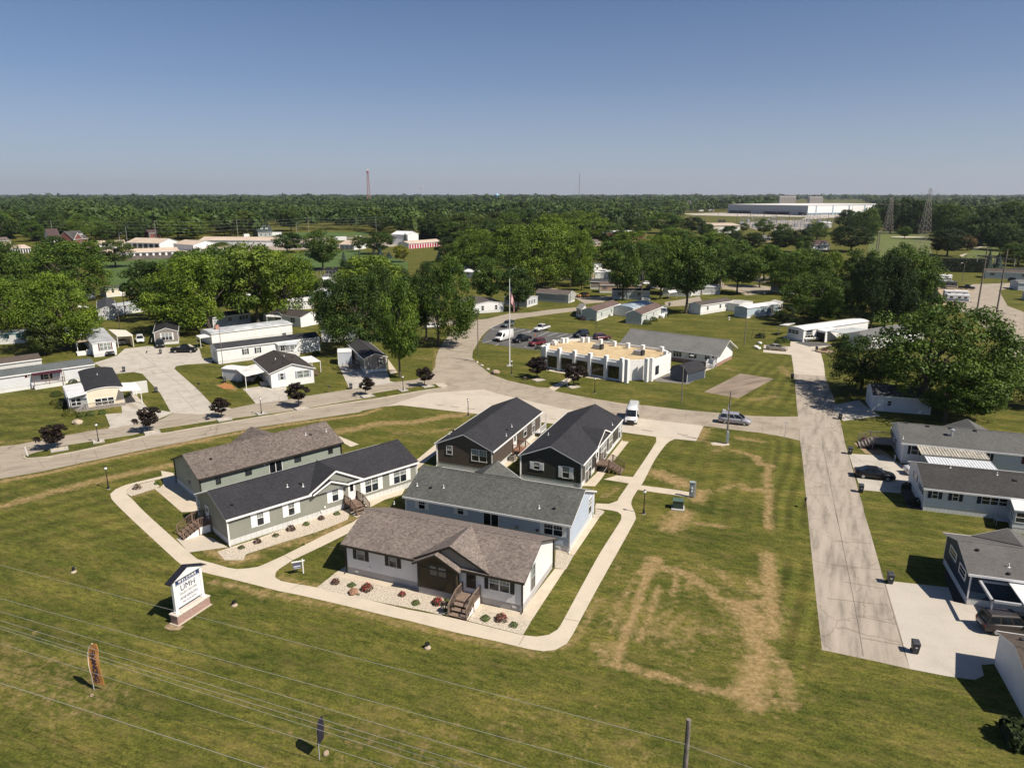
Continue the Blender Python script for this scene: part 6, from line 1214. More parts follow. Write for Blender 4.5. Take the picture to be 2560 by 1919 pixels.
pole('wooden pole rising from the parapet building parking', B3(780,890), height_at(B3(780,890), B3(785,560)[1]),.1, pole_b)
pole('tall wooden pole on the lawn of the plain grey gable home', B0(1452,555), height_at(B0(1452,555), B0(1418,205)[1]),.12, pole_b)
pole('short wooden pole with a white meter box beside the taller one', B0(1385,660), height_at(B0(1385,660), B0(1370,335)[1]),.1, pole_b)
pole('slim grey pole rising behind the storage shed on the driveway lawn', B1(545,1110), height_at(B1(545,1110), B1(512,640)[1]),.07)
pole('grey wooden pole in the shade between the two trunks', A3(440,1490), height_at(A3(440,1490), A3(452,1170)[1]),.12)
t = thing('street_lamp', 'grey curved arm street lamp on the lawn by the gambrel shed', 'street lamp', W(B3(1765,1595)), R(-30)); b = MB(); b.path([(0,0,0),(0,0,7.6),(.15,.02,8.3),(.6,.05,8.7),(1.1,.05,8.75)],[.1,.08,.06,.05,.05],8); b.build('pole', pole_m, t); b = MB(); b.box(1.0,1.6,-.12,.22,8.66,8.82); b.build('lamp_head', globe_m, t, bevel=.04)
t = thing('street_lamp', 'thin street lamp on the grass beyond the camper lot', 'street lamp', W(A4(1600,1200)),0); hh = height_at(A4(1600,1200), A4(1610,1020)[1]); b = MB(); b.tube((0,0,0),(0,0,hh),.12,.08); b.bar((0,0,hh),(-1.2,0,hh+.2),.1,.1); b.build('pole', pole_m, t); b = MB(); b.box(-1.7,-1.0,-.15,.15,hh+.1,hh+.28); b.build('lamp_head', globe_m, t)
for p, ang, lab in ((C4(1572,625),0,'thin metal street sign post at the lane corner'),):
    t = thing('sign_post', lab, 'sign post', W(p),0); b = MB(); b.tube((0,0,0),(.05,0,2.6),.035); b.build('post', gray_trim, t); b = MB(); b.box(-.25,.35,-.012,.012,2.45,2.6); b.build('sign_blade', gray_trim, t)
t = thing('marker_post', 'white plastic marker post at the rounded median end', 'marker post', (*W(C0(298,772)),.13),0); b = MB(); b.hexa([(-.08,-.03,0),(.08,-.03,0),(.08,.03,0),(-.08,.03,0),(-.28,-.03,1.35),(-.13,-.03,1.4),(-.13,.03,1.4),(-.28,.03,1.35)]); b.build('post', white_trim, t)
# H-frame transmission poles beside the park street
x1, y1 = W(A4(1745,1500)); x2, y2 = W(A4(1933,1545)); hh = height_at(A4(1745,1500), A4(1843,860)[1])
t = thing('h_frame_pole', 'tall two legged wooden power frame beside the park street', 'power frame', (x1,y1), math.atan2(y2-y1, x2-x1)); d = math.hypot(x2-x1,y2-y1)
for x in (0,d): b = MB(); b.tube((x,0,0),(x,0,hh),.26,.17,10); b.build('pole', pole_m, t)
b = MB(); b.bar((-4,0,hh*.86),(d+4,0,hh*.86),.25,.3); b.build('crossarm', pole_m, t); b = MB()
for x in (-3.8,d/2,d+3.8): b.tube((x,0,hh*.86-1.8),(x,0,hh*.86),.1)
b.build('insulator', gray_trim, t)
for f, pa, pb, ta, lab in ((A4,(745,945),(845,870),700,'far wooden power frame behind the dark round tree'),):
    xa, ya = W(f(*pa)); xb, yb = W(f(*pb)); hh2 = height_at(f(*pa), f(0,ta)[1]); t = thing('h_frame_pole', lab, 'power frame', (xa,ya), math.atan2(yb-ya, xb-xa)); d2 = min(14, math.hypot(xb-xa,yb-ya))
    for x in (0,d2): b = MB(); b.tube((x,0,0),(x,0,hh2),.3,.2,8); b.build('pole', pole_m, t)
    b = MB(); b.bar((-4,0,hh2*.97),(d2+4,0,hh2*.97),.3,.35); b.build('crossarm', pole_m, t)
wire_m = mat('bare wire', (.33,.32,.29),.6,.2)
def wire(label, a, b, za, zb, sag=.3, r=.0105, m=None, name='power_line', group='wires across the front lawn'):
    """a, b: pixels; heights za, zb above the ground there; extended past both ends"""
    p, q = Vector((*W(a, za), za)), Vector((*W(b, zb), zb)); o, e = p, q; mb = MB(); n = 24
    mb.path([o.lerp(e, k/n) - Vector((0,0,sag*4*(k/n)*(1-k/n))) for k in range(n+1)],[r]*(n+1),5)
    w_ = mb.build(name, m or wire_m); return tag(w_, label, 'wire', group)
# ends given by photograph pixels extended past the frame
wire('topmost wire over the front lawn, tied to the weathered pole', N(-420,1302), N(1714,1859),11.4,10.8,0)
wire('short wire running on beyond the weathered pole', N(1720,1862), N(2000,1962),10.8,10.8,0)
wire('wire crossing just above the orange flag, second from the top', D0(-900,325), D6(1700,403),10.6,10.6,0)
wire('wire touching the orange flag tip, third from the top', D0(-900,445), D6(1450,440),10.2,10.2,0)
wire('wire across the upper orange flag, fourth from the top', D0(-900,530), D6(1200,425),9.8,9.8,0)
wire('upper of the close wire pair across the orange flag', D0(-900,590), D6(1100,420),9.4,9.4,0)
wire('lower of the close wire pair across the orange flag', D0(-900,610), D6(1000,420),9.3,9.3,0)
wire('wire across the lower orange flag', D0(-900,765), D6(700,388),8.8,8.8,0)
wire('thick cable at the bottom corner of the front lawn', D0(-500,1310), D6(200,402),8.2,8.2,0,.014)
wire('thin dark cable crossing the lawn corner below the orange flag', D0(-500,1180), D6(350,345),7.6,7.6,0,.012, black_p)  # dark tube drawn for a shadow line of the wires
# ------------------------------------------------------------------ flagpole
t = thing('flagpole', 'tall white flagpole on a concrete base by the junction', 'flagpole', W(B2(1815,1172)),0); b = MB(); b.tube((0,0,0),(0,0,18.9),.13,.06,12); b.build('pole', white_trim, t); b = MB(); b.lathe([(.02,18.85),(.14,18.95),(.14,19.1),(.02,19.2)],10); b.build('finial', chrome, t); b = MB(); b.box(-.6,.6,-.6,.6,0,.15); b.build('base', sk_grey, t)
fx, fy = W(B2(1815,1172)); ft = thing('flag', 'red white and blue striped flag hanging limp on the tall flagpole', 'flag', (fx, fy, 0),0)
def hang(u, v):  # u along the fly 0..1, v down the hoist 0..1: the cloth hangs, folded
    x = .08 + .95*u + .06*math.sin(9*u+2*v); y = .14*math.sin(11*u+1.5*v)*(.3+u); z = 17.6 - 2.7*v*(1-.25*u) - 4.0*u; return (x, y, z)
nu, nv = 24,26; b = MB(); pts = [hang(i/nu, j/nv) for j in range(nv+1) for i in range(nu+1)]
f_, mi = [],[]
for j in range(nv):
    for i in range(nu):
        a = j*(nu+1)+i; b.f.append((a,a+1,a+nu+2,a+nu+1)); st = int(j/2) % 2; b.m.append(2 if (j < 14 and i < 10) else (1 if st else 0))
b.v = pts; fl = b.build('cloth', [mat('flag red', (.5,.03,.05),.8), mat('flag white', (.8,.78,.76),.8), mat('flag blue', (.02,.03,.1),.8)], ft)
sm = fl.modifiers.new('thick', 'SOLIDIFY'); sm.thickness = .01
# ------------------------------------------------------------------ the brick based welcome sign
a_, c_ = W(D1(385,1185)), W(D1(830,892)); ang = math.atan2(c_[1]-a_[1], c_[0]-a_[0]); SL = 3.55
t = thing('welcome_sign', 'white post sign with navy roof lettering on a brick base', 'sign', a_, ang); y0, y1 = 0,.85
b = MB(); b.box(0,SL,y0,y1,0,.85); b.build('brick_base', brick('sign brick', (.26,.12,.095),(.36,.19,.15),(.45,.4,.36)), t)
b = MB(); b.box(-.12,SL+.12,y0-.12,y1+.12,-.02,.06); b.build('footing', pad_c, t)
b = MB(); b.box(-.07,SL+.07,y0-.07,y1+.07,.85,.97); b.build('coping', concrete('coping stone', (.56,.5,.43),.1,1), t, bevel=.015)
xc = SL/2; xa, xb = .34, SL-.34
for x in (xa, xb): b = MB(); b.box(x-.13,x+.13,.3,.56,.97,4.0); b.box(x-.18,x+.18,.25,.61,.97,1.1); b.build('post', white_trim, t)
b = MB(); b.box(xa+.13,xb-.13,.38,.48,1.3,3.85); b.build('panel', mat('sign white', (.74,.74,.74),.5, var=.03), t)
b = MB(); b.box(xa+.14,xb-.14,.365,.375,3.4,3.85); b.build('band', mat('sign navy', (.025,.045,.13),.5), t)
b = MB(); b.box(xa+.25,xb-.25,.358,.364,3.45,3.475); b.build('rule', white_trim, t)
b = MB(); b.mesh([(-.02,.2,3.98),(SL+.02,.2,3.98),(xc,.2,4.72),(-.02,.66,3.98),(SL+.02,.66,3.98),(xc,.66,4.72)],[(0,1,2),(5,4,3),(0,3,4,1)]); b.build('pediment', white_trim, t)
b = MB()
for sx_ in (-1,1):
    e = (xc+sx_*(SL/2+.2),3.9); q = [(xc,.1,4.76),(e[0],.1,e[1]),(e[0],.76,e[1]),(xc,.76,4.76)]; b.mesh(q+[(x,y,z+.07) for x,y,z in q],[(0,1,2,3),(7,6,5,4),(0,4,5,1),(1,5,6,2),(2,6,7,3),(3,7,4,0)])
b.build('roof', mat('sign roof', (.012,.012,.02),.6), t)
fx_ = lambda z, y=.37: Matrix.Translation((xc, y, z)) @ Matrix.Rotation(R(90),4, 'X')
ink, ink2 = mat('sign dark ink', (.03,.035,.07),.5), mat('sign grey ink', (.16,.15,.16),.5)
for s_, z_, h_, m_, k_ in (('UMH',2.95,.8,ink,.92),('SALES CENTER',2.45,.29,ink2,.98),('ANDERSON',2.0,.34,ink,1.05),('765-644-4479',1.62,.26,ink2,1.0)): text_mesh('lettering', s_, h_, m_, t, fx_(z_), sx=k_)
text_mesh('lettering', 'W E L C O M E', .29, white_trim, t, fx_(3.64,.36), bold=.012)
# feather flags
def feather(label, base, h, w_, ang, m, edge, body, size, ink):
    t = thing('feather_flag', label, 'flag', W(base), ang); b = MB(); b.tube((0,0,0),(0,0,h*.8),.03); b.build('pole', gray_trim, t); outl = []
    z0 = .55 if h > 3.5 else 1.1
    for k in range(13): f = k/12; z = z0 + (h-z0)*f; outl.append((0 - .02, z) if f < .75 else (w_*.55*((f-.75)/.25)**2, z))
    rt = [(w_*(1-.05*math.sin(math.pi*f)), z0-.05 + (h-.02-z0)*f) for f in [k/10 for k in range(10)]]; rt.append((w_*.93, h)); poly = outl + rt[::-1]
    b = MB(); n = len(poly); b.mesh([(x,-.012+.06*math.sin(2.2*z),z) for x,z in poly] + [(x,.012+.06*math.sin(2.2*z),z) for x,z in poly],[tuple(range(n))[::-1], tuple(range(n,2*n))] + [(k,(k+1)%n,n+(k+1)%n,n+k) for k in range(n)],0); b.build('cloth', m, t)
    b = MB(); b.path([(x,.06*math.sin(2.2*z),z) for x,z in outl],[.045]*13,6); b.build('sleeve', edge, t)
    if body:
        M = Matrix.Translation((w_*.52,-.085, z0+(h-z0)*.46)) @ Matrix.Rotation(R(90),4, 'X') @ Matrix.Rotation(R(-90),4, 'Z'); text_mesh('lettering', body, size, ink, t, M, ext=.006, sx=.86, bold=.012)
    return t
feather('tall orange feather flag with dark lettering on the front lawn', D0(1000,1545),4.05,.95, R(-12), mat('orange cloth', (.56,.26,.075),.8, var=.12, scale=2), mat('cream cloth', (.66,.56,.42),.8), 'FINANCING!', .58, mat('purple ink', (.035,.02,.06),.7))
feather('short dark feather flag twisting on its stake at the bottom of the lawn', N(799,1898),2.9,.75, R(75), mat('dark purple cloth', (.016,.013,.028),.8), mat('dark purple cloth', (.016,.013,.028)), None, .3, gray_trim)
t = thing('yard_sign', 'white post yard sign with a hanging blue grey panel on the corner lawn', 'sign', W(D2(455,885)), math.atan2(W(D2(455,885))[1]-W(D2(345,905))[1], W(D2(455,885))[0]-W(D2(345,905))[0])); b = MB(); b.box(-.05,.05,-.05,.05,0,1.55); b.build('post', white_trim, t); b = MB(); b.box(-1.05,.2,-.045,.045,1.32,1.41); b.build('arm', white_trim, t)
b = MB(); b.box(-.95,-.15,-.02,.02,.6,1.24); b.build('panel', mat('blue grey panel', (.08,.085,.15),.5, var=.15), t); b = MB(); b.box(-.88,-.22,-.028,-.02,.82,.93); b.box(-.88,-.22,-.028,-.02,.65,.69); b.build('panel_band', mat('panel white', (.6,.62,.62),.5), t)
b = MB()
for x in (-.85,-.25): b.tube((x,0,1.24),(x,0,1.32),.012)
b.build('hook', gray_trim, t)
t = thing('yard_sign', 'small white yard sign under the plum tree at the parapet building walk', 'sign', W(B3(450,1410)),0); b = MB(); b.box(-.05,.05,-.04,.04,0,1.5); b.build('post', white_trim, t); b = MB(); b.box(-.6,.05,-.04,.04,1.25,1.35); b.build('arm', white_trim, t); b = MB(); b.box(-.55,-.1,-.01,.01,.7,1.2); b.build('panel', mat('panel white', (.6,.62,.62)), t)
# ground floodlights on stone feet
fl0 = thing('floodlight', 'floodlight', 'floodlight'); b = MB(); b.lathe([(.28,0),(.26,.08),(.1,.16)],10); b.build('stone_foot', mat('foot stone', (.38,.31,.24),.9, var=.3, scale=6), fl0); b = MB(); b.tube((0,0,.1),(0,0,.32),.04); b.box(-.16,.16,-.1,.14,.3,.5); b.build('lamp_housing', black_p, fl0, bevel=.02); b = MB(); b.box(-.13,.13,.14,.155,.32,.48); b.build('lens', lamp_w, fl0)
for i, (p, ang, lab) in enumerate(((D0(785,295),-40,'black ground floodlight on the lawn behind the welcome sign'),(D1(1200,890),60,'black ground floodlight between the welcome sign and the walk'),(D3(225,1560),30,'black ground floodlight in front of the white show home'),)):
    t = fl0 if i == 0 else copy_tree(fl0); place(t, W(p), R(ang), lab, 'ground floodlights')
for p, lab in ((B2(2110,825),'orange traffic cone beside the white pickup'),):
    t = thing('traffic_cone', lab, 'cone', W(p),0); b = MB(); b.lathe([(.15,.03),(.03,.7),(.02,.72)],10); b.build('cone', mat('cone orange', (.5,.09,.03),.5), t); b = MB(); b.box(-.2,.2,-.2,.2,0,.03); b.build('foot', mat('cone orange', (.5,.09,.03)), t)
# swing frame, boulders, small yard things
t = thing('garden_swing', 'dark timber garden swing frame on the lawn by the jeep home', 'swing', W(B4(620,855)), R(-20)); b = MB()
for x in (-1.6,1.6): b.bar((x,-.9,0),(x*.85,0,2.1),.1,.1); b.bar((x,.9,0),(x*.85,0,2.1),.1,.1)
b.bar((-1.5,0,2.1),(1.5,0,2.1),.12,.12); b.build('frame', mat('dark timber', (.05,.04,.03),.8), t); b = MB(); b.box(-.7,.7,-.25,.25,.5,.56); b.box(-.7,.7,.25,.3,.56,1.0); b.build('seat', mat('dark timber', (.05,.04,.03)), t)
def rock(label, p, r, m, cat='rock', name='boulder', group=None, z=0):
    rr = random.Random(int(p[0]*7+p[1])); bm_ = bmesh.new(); bmesh.ops.create_icosphere(bm_, subdivisions=2, radius=1)
    for v in bm_.verts: k = 1+rr.uniform(-.16,.16); v.co = Vector((v.co.x*r*1.3*k, v.co.y*r*k, v.co.z*r*.7*k + r*.35))
    me = bpy.data.meshes.new(name); bm_.to_mesh(me); bm_.free(); me.materials.append(m); o = bpy.data.objects.new(name, me); COL.objects.link(o); o.location = (*W(p), z); o.rotation_euler = (0,0,rr.uniform(0,6)); return tag(o, label, cat, group)
stone_m = mat('field stone', (.33,.25,.18),.9, var=.3, scale=4, bump=.4); pale_st = mat('pale stone', (.5,.45,.4),.9, var=.2, scale=4)
rock('brown boulder in the gravel bed below the red rose', D2(1030,1110),.42, mat('brown boulder stone', (.25,.14,.085),.9, var=.25, scale=4, bump=.4))
rock('flat tan stone at the road edge below the flagpole', B2(1650,1260),.8, stone_m)
for f, p, l in ((B2,(1442,1135),'pale stone nearest the road bend below the flagpole'),(B2,(1495,1172),'grey white stone in the road edge row below the flagpole'),(B2,(1567,1215),'white stone last in the row below the flagpole')): rock(l, f(*p),.32, pale_st, group='stones at the road edge')
for p, l in ((B4(600,962),'white stone first beside the gold sedan slab'),(B4(640,918),'white stone farthest up the lawn by the gold sedan slab'),(B4(628,978),'white stone closest to the gold sedan slab')): rock(l, p, .55, mat('white stone', (.62,.6,.56),.8))
rock('pale flat stone by the dark feather flag', N(815,1884),.2, stone_m); rock('pale stone on the lawn below the orange flag', D0(975,1610),.13, stone_m)
rock('long landscape stone on the lawn by the golden shrubs', C0(830,420),.7, mat('bed stone', (.4,.33,.24),.9)); 
for p, l, m in ((C4(875,325),'white bucket standing behind the minivan', white_trim),):
    t = thing('bucket', l, 'bucket', W(p),0); b = MB(); b.lathe([(.2,0),(.26,.5),(.24,.5),(.19,.05)],12); b.build('pail', m, t); b = MB(); b.path([(-.25,0,.48),(0,0,.72),(.25,0,.48)],[.012]*3,5); b.build('handle', gray_trim, t)
t = thing('hose_reel', 'white coiled hose against the end wall of the grey roofed home', 'hose', W(C5(720,690)), R(-19)); b = MB(); n = 30; b.path([(0,.36*math.cos(6.283*k/10)*(1-.006*k),.4+.36*math.sin(6.283*k/10)*(1-.006*k)) for k in range(n)],[.035]*n, 6); b.build('hose', white_trim, t); b = MB(); b.box(-.1,.1,-.03,.03,0,.4); b.build('bracket', gray_trim, t)
t = thing('lawn_chair', 'red and white lawn chairs pair beside the yellow bushes', 'chair', W(B4(680,610)), R(30)); b = MB(); b.box(-.3,.3,-.3,.3,.35,.42); b.build('seat', lamp_r, t); b = MB(); b.hexa([(-.3,.25,.42),(.3,.25,.42),(.3,.32,.42),(-.3,.32,.42),(-.3,.45,1.05),(.3,.45,1.05),(.3,.5,1.05),(-.3,.5,1.05)]); b.build('backrest', white_trim, t)
for dx, dy in ((-.28,-.28),(.24,-.28),(-.28,.24),(.24,.24)): b = MB(); b.box(dx,dx+.05,dy,dy+.05,0,.36); b.build('leg', white_trim, t)
t['label'] = 'red and white lawn chair beside the yellow bushes'
t = thing('air_conditioner', 'grey ground air conditioner by the black show home landing', 'air conditioner', W(C3(190,880)), R(-22)); b = MB(); b.box(-.4,.4,-.4,.4,.08,.85); b.build('cabinet', mat('ac tan', (.22,.2,.18),.5), t, bevel=.03); b = MB(); b.lathe([(.05,.86),(.33,.86),(.33,.88),(.05,.88)],14); b.build('fan_grille', black_p, t); b = MB(); b.box(-.5,.5,-.5,.5,0,.08); b.build('pad', pad_c, t)
t = thing('planter_bench', 'dark planter stand beside the white show home steps', 'planter', W(D3(440,1170)), R(-22)); b = MB()
for x in (-.3,.5):
    for y in (0,.5): b.box(x-.04,x+.04,y-.04,y+.04,0,.9)
b.box(-.34,.54,-.04,.54,.82,.9); b.build('frame', dark_trim, t)
t = thing('bird_bath', 'small white garden ornament on the back lawn', 'ornament', W(B4(290,640)),0); b = MB(); b.lathe([(.25,0),(.08,.1),(.07,.6),(.35,.72),(.3,.75)],12); b.build('bowl', white_trim, t)
fr = thing('flower_ring', 'round raised flower bed ring at the lane head', 'flower bed', W(B4(1390,1010)),0); b = MB(); b.lathe([(2.0,0),(2.0,.3),(1.75,.3),(1.75,.05)],20); b.build('stone_border', stone_m, fr); b = MB(); b.lathe([(1.75,0),(1.75,.2),(.01,.25)],20); b.build('soil', soil_m, fr)
# ------------------------------------------------------------------ trees: tapered trunk and limbs, crowns of many small leaf faces in clumps
def leaf_material(name):
    m = bpy.data.materials.new(name); nt, nd, lk, b = nodes_of(m)
    oi = nd.new('ShaderNodeObjectInfo'); at = nd.new('ShaderNodeAttribute'); at.attribute_name = 'tint'
    r = ramp(nd, [(0,(.5,.56,.48)),(.5,(1,1,1)),(1,(1.7,1.5,1.2))]); lk.new(at.outputs['Fac'], r.inputs['Fac'])
    mx = nd.new('ShaderNodeMix'); mx.data_type = 'RGBA'; mx.blend_type = 'MULTIPLY'; mx.inputs['Factor'].default_value = 1
    lk.new(oi.outputs['Color'], mx.inputs['A']); lk.new(r.outputs['Color'], mx.inputs['B']); lk.new(mx.outputs['Result'], b.inputs['Base Color'])
    b.inputs['Roughness'].default_value = .6; b.inputs['Specular IOR Level'].default_value = .25
    tr = nd.new('ShaderNodeBsdfTranslucent'); ms = nd.new('ShaderNodeMixShader'); ms.inputs[0].default_value = .18
    hs = nd.new('ShaderNodeHueSaturation'); hs.inputs['Hue'].default_value = .485; hs.inputs['Value'].default_value = 1.3; lk.new(mx.outputs['Result'], hs.inputs['Color']); lk.new(hs.outputs['Color'], tr.inputs['Color'])
    lk.new(b.outputs['BSDF'], ms.inputs[1]); lk.new(tr.outputs['BSDF'], ms.inputs[2]); lk.new(ms.outputs['Shader'], nd['Material Output'].inputs['Surface'])
    return m
LEAF = leaf_material('leaves')
bark = mat('grey brown bark', (.10,.082,.066),.95, var=.3, scale=4, bump=.4); bark_p = mat('pale bark', (.24,.205,.17),.95, var=.25, scale=4, bump=.3)
def quads_mesh(name, C, Nn, size, tint, m, aspect=1.0, rs=None):
    """leaf faces: centres C, normals Nn, half sizes, tint -> mesh"""
    n = len(C); up_ = np.where(np.abs(Nn[:,2:3]) < .9, np.array([[0,0,1.]]), np.array([[1.,0,0]])); a = np.cross(up_, Nn); a /= np.linalg.norm(a,axis=1,keepdims=True)+1e-9; b = np.cross(Nn, a)
    th = rs.uniform(0,6.283, n)[:,None]; a2 = a*np.cos(th)+b*np.sin(th); b2 = -a*np.sin(th)+b*np.cos(th); s_ = size[:,None]
    V = np.stack([C-a2*s_*aspect, C-b2*s_*.62, C+a2*s_*aspect, C+b2*s_*.62],1).reshape(-1,3).astype(np.float32)
    me = bpy.data.meshes.new(name); me.vertices.add(4*n); me.vertices.foreach_set('co', V.ravel()); me.loops.add(4*n); me.loops.foreach_set('vertex_index', np.arange(4*n,dtype=np.int32))
    me.polygons.add(n); me.polygons.foreach_set('loop_start', np.arange(0,4*n,4,dtype=np.int32)); me.update(calc_edges=True)
    at = me.attributes.new('tint', 'FLOAT', 'POINT'); at.data.foreach_set('value', np.repeat(tint,4).astype(np.float32)); me.materials.append(m); return me
def unit(v): return v/(np.linalg.norm(v,axis=1,keepdims=True)+1e-9)
def crown(name, seed, shape, nc=110, per=110, leaf=.042, cr=(.2,.32), cb=.22, lobes=20, env=.5):
    """unit crown: radius 1, z from cb to 1 of the tree's height. Limbs end in lobes, each lobe a shell of leaf clumps, with air between the lobes"""
    rs = np.random.RandomState(seed); L = [(rs.uniform(-.12,.12), rs.uniform(-.12,.12), rs.uniform(.68,.76), rs.uniform(.42,.5)), (0,0,.42,.5)]
    K = {'round': lambda z: 1.0, 'oval': lambda z: 1.05-.5*abs(z-.45), 'vase': lambda z: .5+.65*z, 'cone': lambda z: 1.3*(1-z)+.1, 'wide': lambda z: 1.12-.3*z, 'irr': lambda z: .8+.3*math.sin(5*z+seed)}[shape]
    for i in range(lobes):
        z = .12+.7*((i*.618+.13*rs.rand()) % 1); a = i*2.4+rs.uniform(-.5,.5); r = K(z)*rs.uniform(.42,.82)*math.sqrt(max(.1,1-(2*z-.95)**2)); L.append((r*math.cos(a), r*math.sin(a), z, rs.uniform(.27,.44)))
    cs, rad = [],[]
    while len(cs) < nc:
        p = rs.normal(size=3); p /= np.linalg.norm(p)
        if rs.rand() < env:  # the envelope that closes the crown
            z = .5+.46*p[2]; k = K(z)*(1+.12*math.sin(3*math.atan2(p[1],p[0])+seed)+.08*math.sin(7*p[2]+5*p[0]+seed))*rs.uniform(.62,.86); cs.append((p[0]*k, p[1]*k, z)); rad.append(rs.uniform(.17,.27)); continue
        x, y, z, q = L[rs.randint(len(L))]
        if p[2] < -.75: continue
        k = rs.uniform(.7,1.05); cs.append((x+p[0]*q*k, y+p[1]*q*k, z+p[2]*q*k*.55)); rad.append(rs.uniform(.42,.72)*q)
    cs = np.array(cs); cs[:,2] = np.clip(cs[:,2],.03,1); rad = np.array(rad)*(cr[0]+cr[1])/.52; ct = rs.uniform(.12,.85,nc)
    d = unit(rs.normal(size=(nc*per,3))); ci = np.repeat(np.arange(nc),per); rr = rs.uniform(.3,1.0,nc*per)**.5*(1+.35*(rs.uniform(size=nc*per) > .93)); off = d*rr[:,None]*rad[ci][:,None]; off[:,2] *= .8
    C = cs[ci].copy(); C[:,2] = C[:,2]*2; C += off; C[:,2] = np.clip(C[:,2]/2,-.02,1.04)
    C[:,2] = cb + (1-cb)*C[:,2]/max(.8, np.percentile(C[:,2],99.5)); C[:,:2] /= np.percentile(np.hypot(C[:,0], C[:,1]), 92)
    Nn = unit(d*.8 + rs.normal(size=d.shape)*.5 + np.array([[0,0,.4]])); sz = rs.uniform(.55,1.2,len(C))*leaf; tint = np.clip(ct[ci] + rs.uniform(-.25,.25,len(C)),0,1)
    # leaf faces are squeezed by the object's z scale, so size them in xy units
    a = quads_mesh(name, C*np.array([[1,1,2.0]]), Nn, sz, tint, LEAF, 1.0, rs)
    v = np.empty(len(a.vertices)*3, np.float32); a.vertices.foreach_get('co', v); v = v.reshape(-1,3); v[:,2] /= 2.0; a.vertices.foreach_set('co', v.ravel()); a.update(); return a
def trunk_mesh(name, seed, cb=.22, lean=0, forks=6, r0=.055, m=None):
    rs = random.Random(seed); b = MB(); top = .72; pts = []; 
    for k in range(6): f = k/5; pts.append((lean*f*f+rs.uniform(-.02,.02)*(k>0), rs.uniform(-.03,.03)*(k>0), top*f))
    # z is in heights (2 radii): widen accordingly
    b.path(pts, [r0*(1.25 if k == 0 else 1-.15*k) for k in range(6)],9)
    for i in range(forks):
        f = .28 + .4*i/forks; z = f*top*1.0+.05; a = i*2.4+rs.uniform(0,.8); L = rs.uniform(.3,.55); e = (math.cos(a)*L+lean, math.sin(a)*L, min(.82, z+rs.uniform(.18,.3)))
        p0 = (lean*(z/top)**2,0, z); mid_ = ((p0[0]+e[0])*.5,(p0[1]+e[1])*.5, p0[2]*.42+e[2]*.58-.03); b.path([p0, mid_, e],[r0*.55, r0*.36, r0*.12],6)
    me_o = b.build(name, m or bark); me = me_o.data; bpy.data.objects.remove(me_o); return me
def conifer(name, seed, n=5200, leaf=.07, narrow=1.0):
    rs = np.random.RandomState(seed); z = rs.uniform(0,1,n)**1.35; tier = np.floor(z*13)/13; ft = (z-tier)*13; R_ = (1-tier*.98)*(1.0-.45*ft)*rs.uniform(.35,1,n)**.5; a = rs.uniform(0,6.283,n); R_ *= 1+.14*np.sin(a*7+tier*40)
    C = np.stack([R_*np.cos(a)*narrow, R_*np.sin(a)*narrow, .06+z*.94-R_*.05],1); Nn = unit(np.stack([np.cos(a)*.6,np.sin(a)*.6,np.full(n,.7)],1)+rs.normal(size=(n,3))*.4); 
    a_ = quads_mesh(name, C*np.array([[1,1,2.6]]), Nn, rs.uniform(.6,1.1,n)*leaf, rs.uniform(.1,.8,n), LEAF, 1.0, rs); v = np.empty(len(a_.vertices)*3, np.float32); a_.vertices.foreach_get('co', v); v = v.reshape(-1,3); v[:,2] /= 2.6; a_.vertices.foreach_set('co', v.ravel()); a_.update(); return a_
PROTO = {}
for k, (sd, shp, kw, tk) in {'round': (1,'round',{},{}), 'broad': (2,'wide',{},{'forks':7}), 'oval': (3,'oval',{},{}), 'vase': (4,'vase',{'cb':.3},{'forks':8,'cb':.3}), 'irregular': (5,'irr',{},{}), 'maple': (6,'round',{'nc':210,'per':140,'leaf':.027,'cr':(.15,.25),'cb':.05,'lobes':34,'env':.62},{'forks':9}), 'full': (7,'wide',{'nc':160,'per':120,'leaf':.031,'cr':(.18,.28),'cb':.1,'lobes':26},{'forks':8}), 'cone': (8,'cone',{'cb':.16},{'forks':3}), 'plum': (9,'round',{'nc':70,'per':75,'leaf':.07,'cr':(.2,.32),'cb':.28,'lobes':14},{'forks':6,'r0':.05}), 'lean': (10,'vase',{'cb':.35},{'lean':.3,'forks':7}), 'plum2': (12,'irr',{'nc':60,'per':75,'leaf':.07,'cr':(.2,.32),'cb':.3,'lobes':12},{'forks':5,'r0':.05}), 'willow': (11,'oval',{'nc':120,'per':80,'leaf':.05,'cb':.1},{'forks':4})}.items():
    PROTO[k] = (crown('crown', sd, shp, **kw), trunk_mesh('trunk', sd, **tk))
PROTO['spruce'] = (conifer('crown', 21), trunk_mesh('trunk', 21, forks=0, r0=.05)); PROTO['pine'] = (conifer('crown', 22,5200,.085), trunk_mesh('trunk', 22, forks=0, r0=.05))
GREENS = {'bright': (.10,.155,.014), 'mid': (.058,.104,.013), 'dark': (.033,.063,.010), 'deep': (.022,.042,.008), 'yellow': (.17,.185,.02), 'olive': (.07,.098,.02), 'blue': (.075,.11,.105), 'plum': (.021,.014,.012), 'lime': (.105,.155,.018), 'rust': (.12,.08,.03)}
tr_rng = random.Random(3)
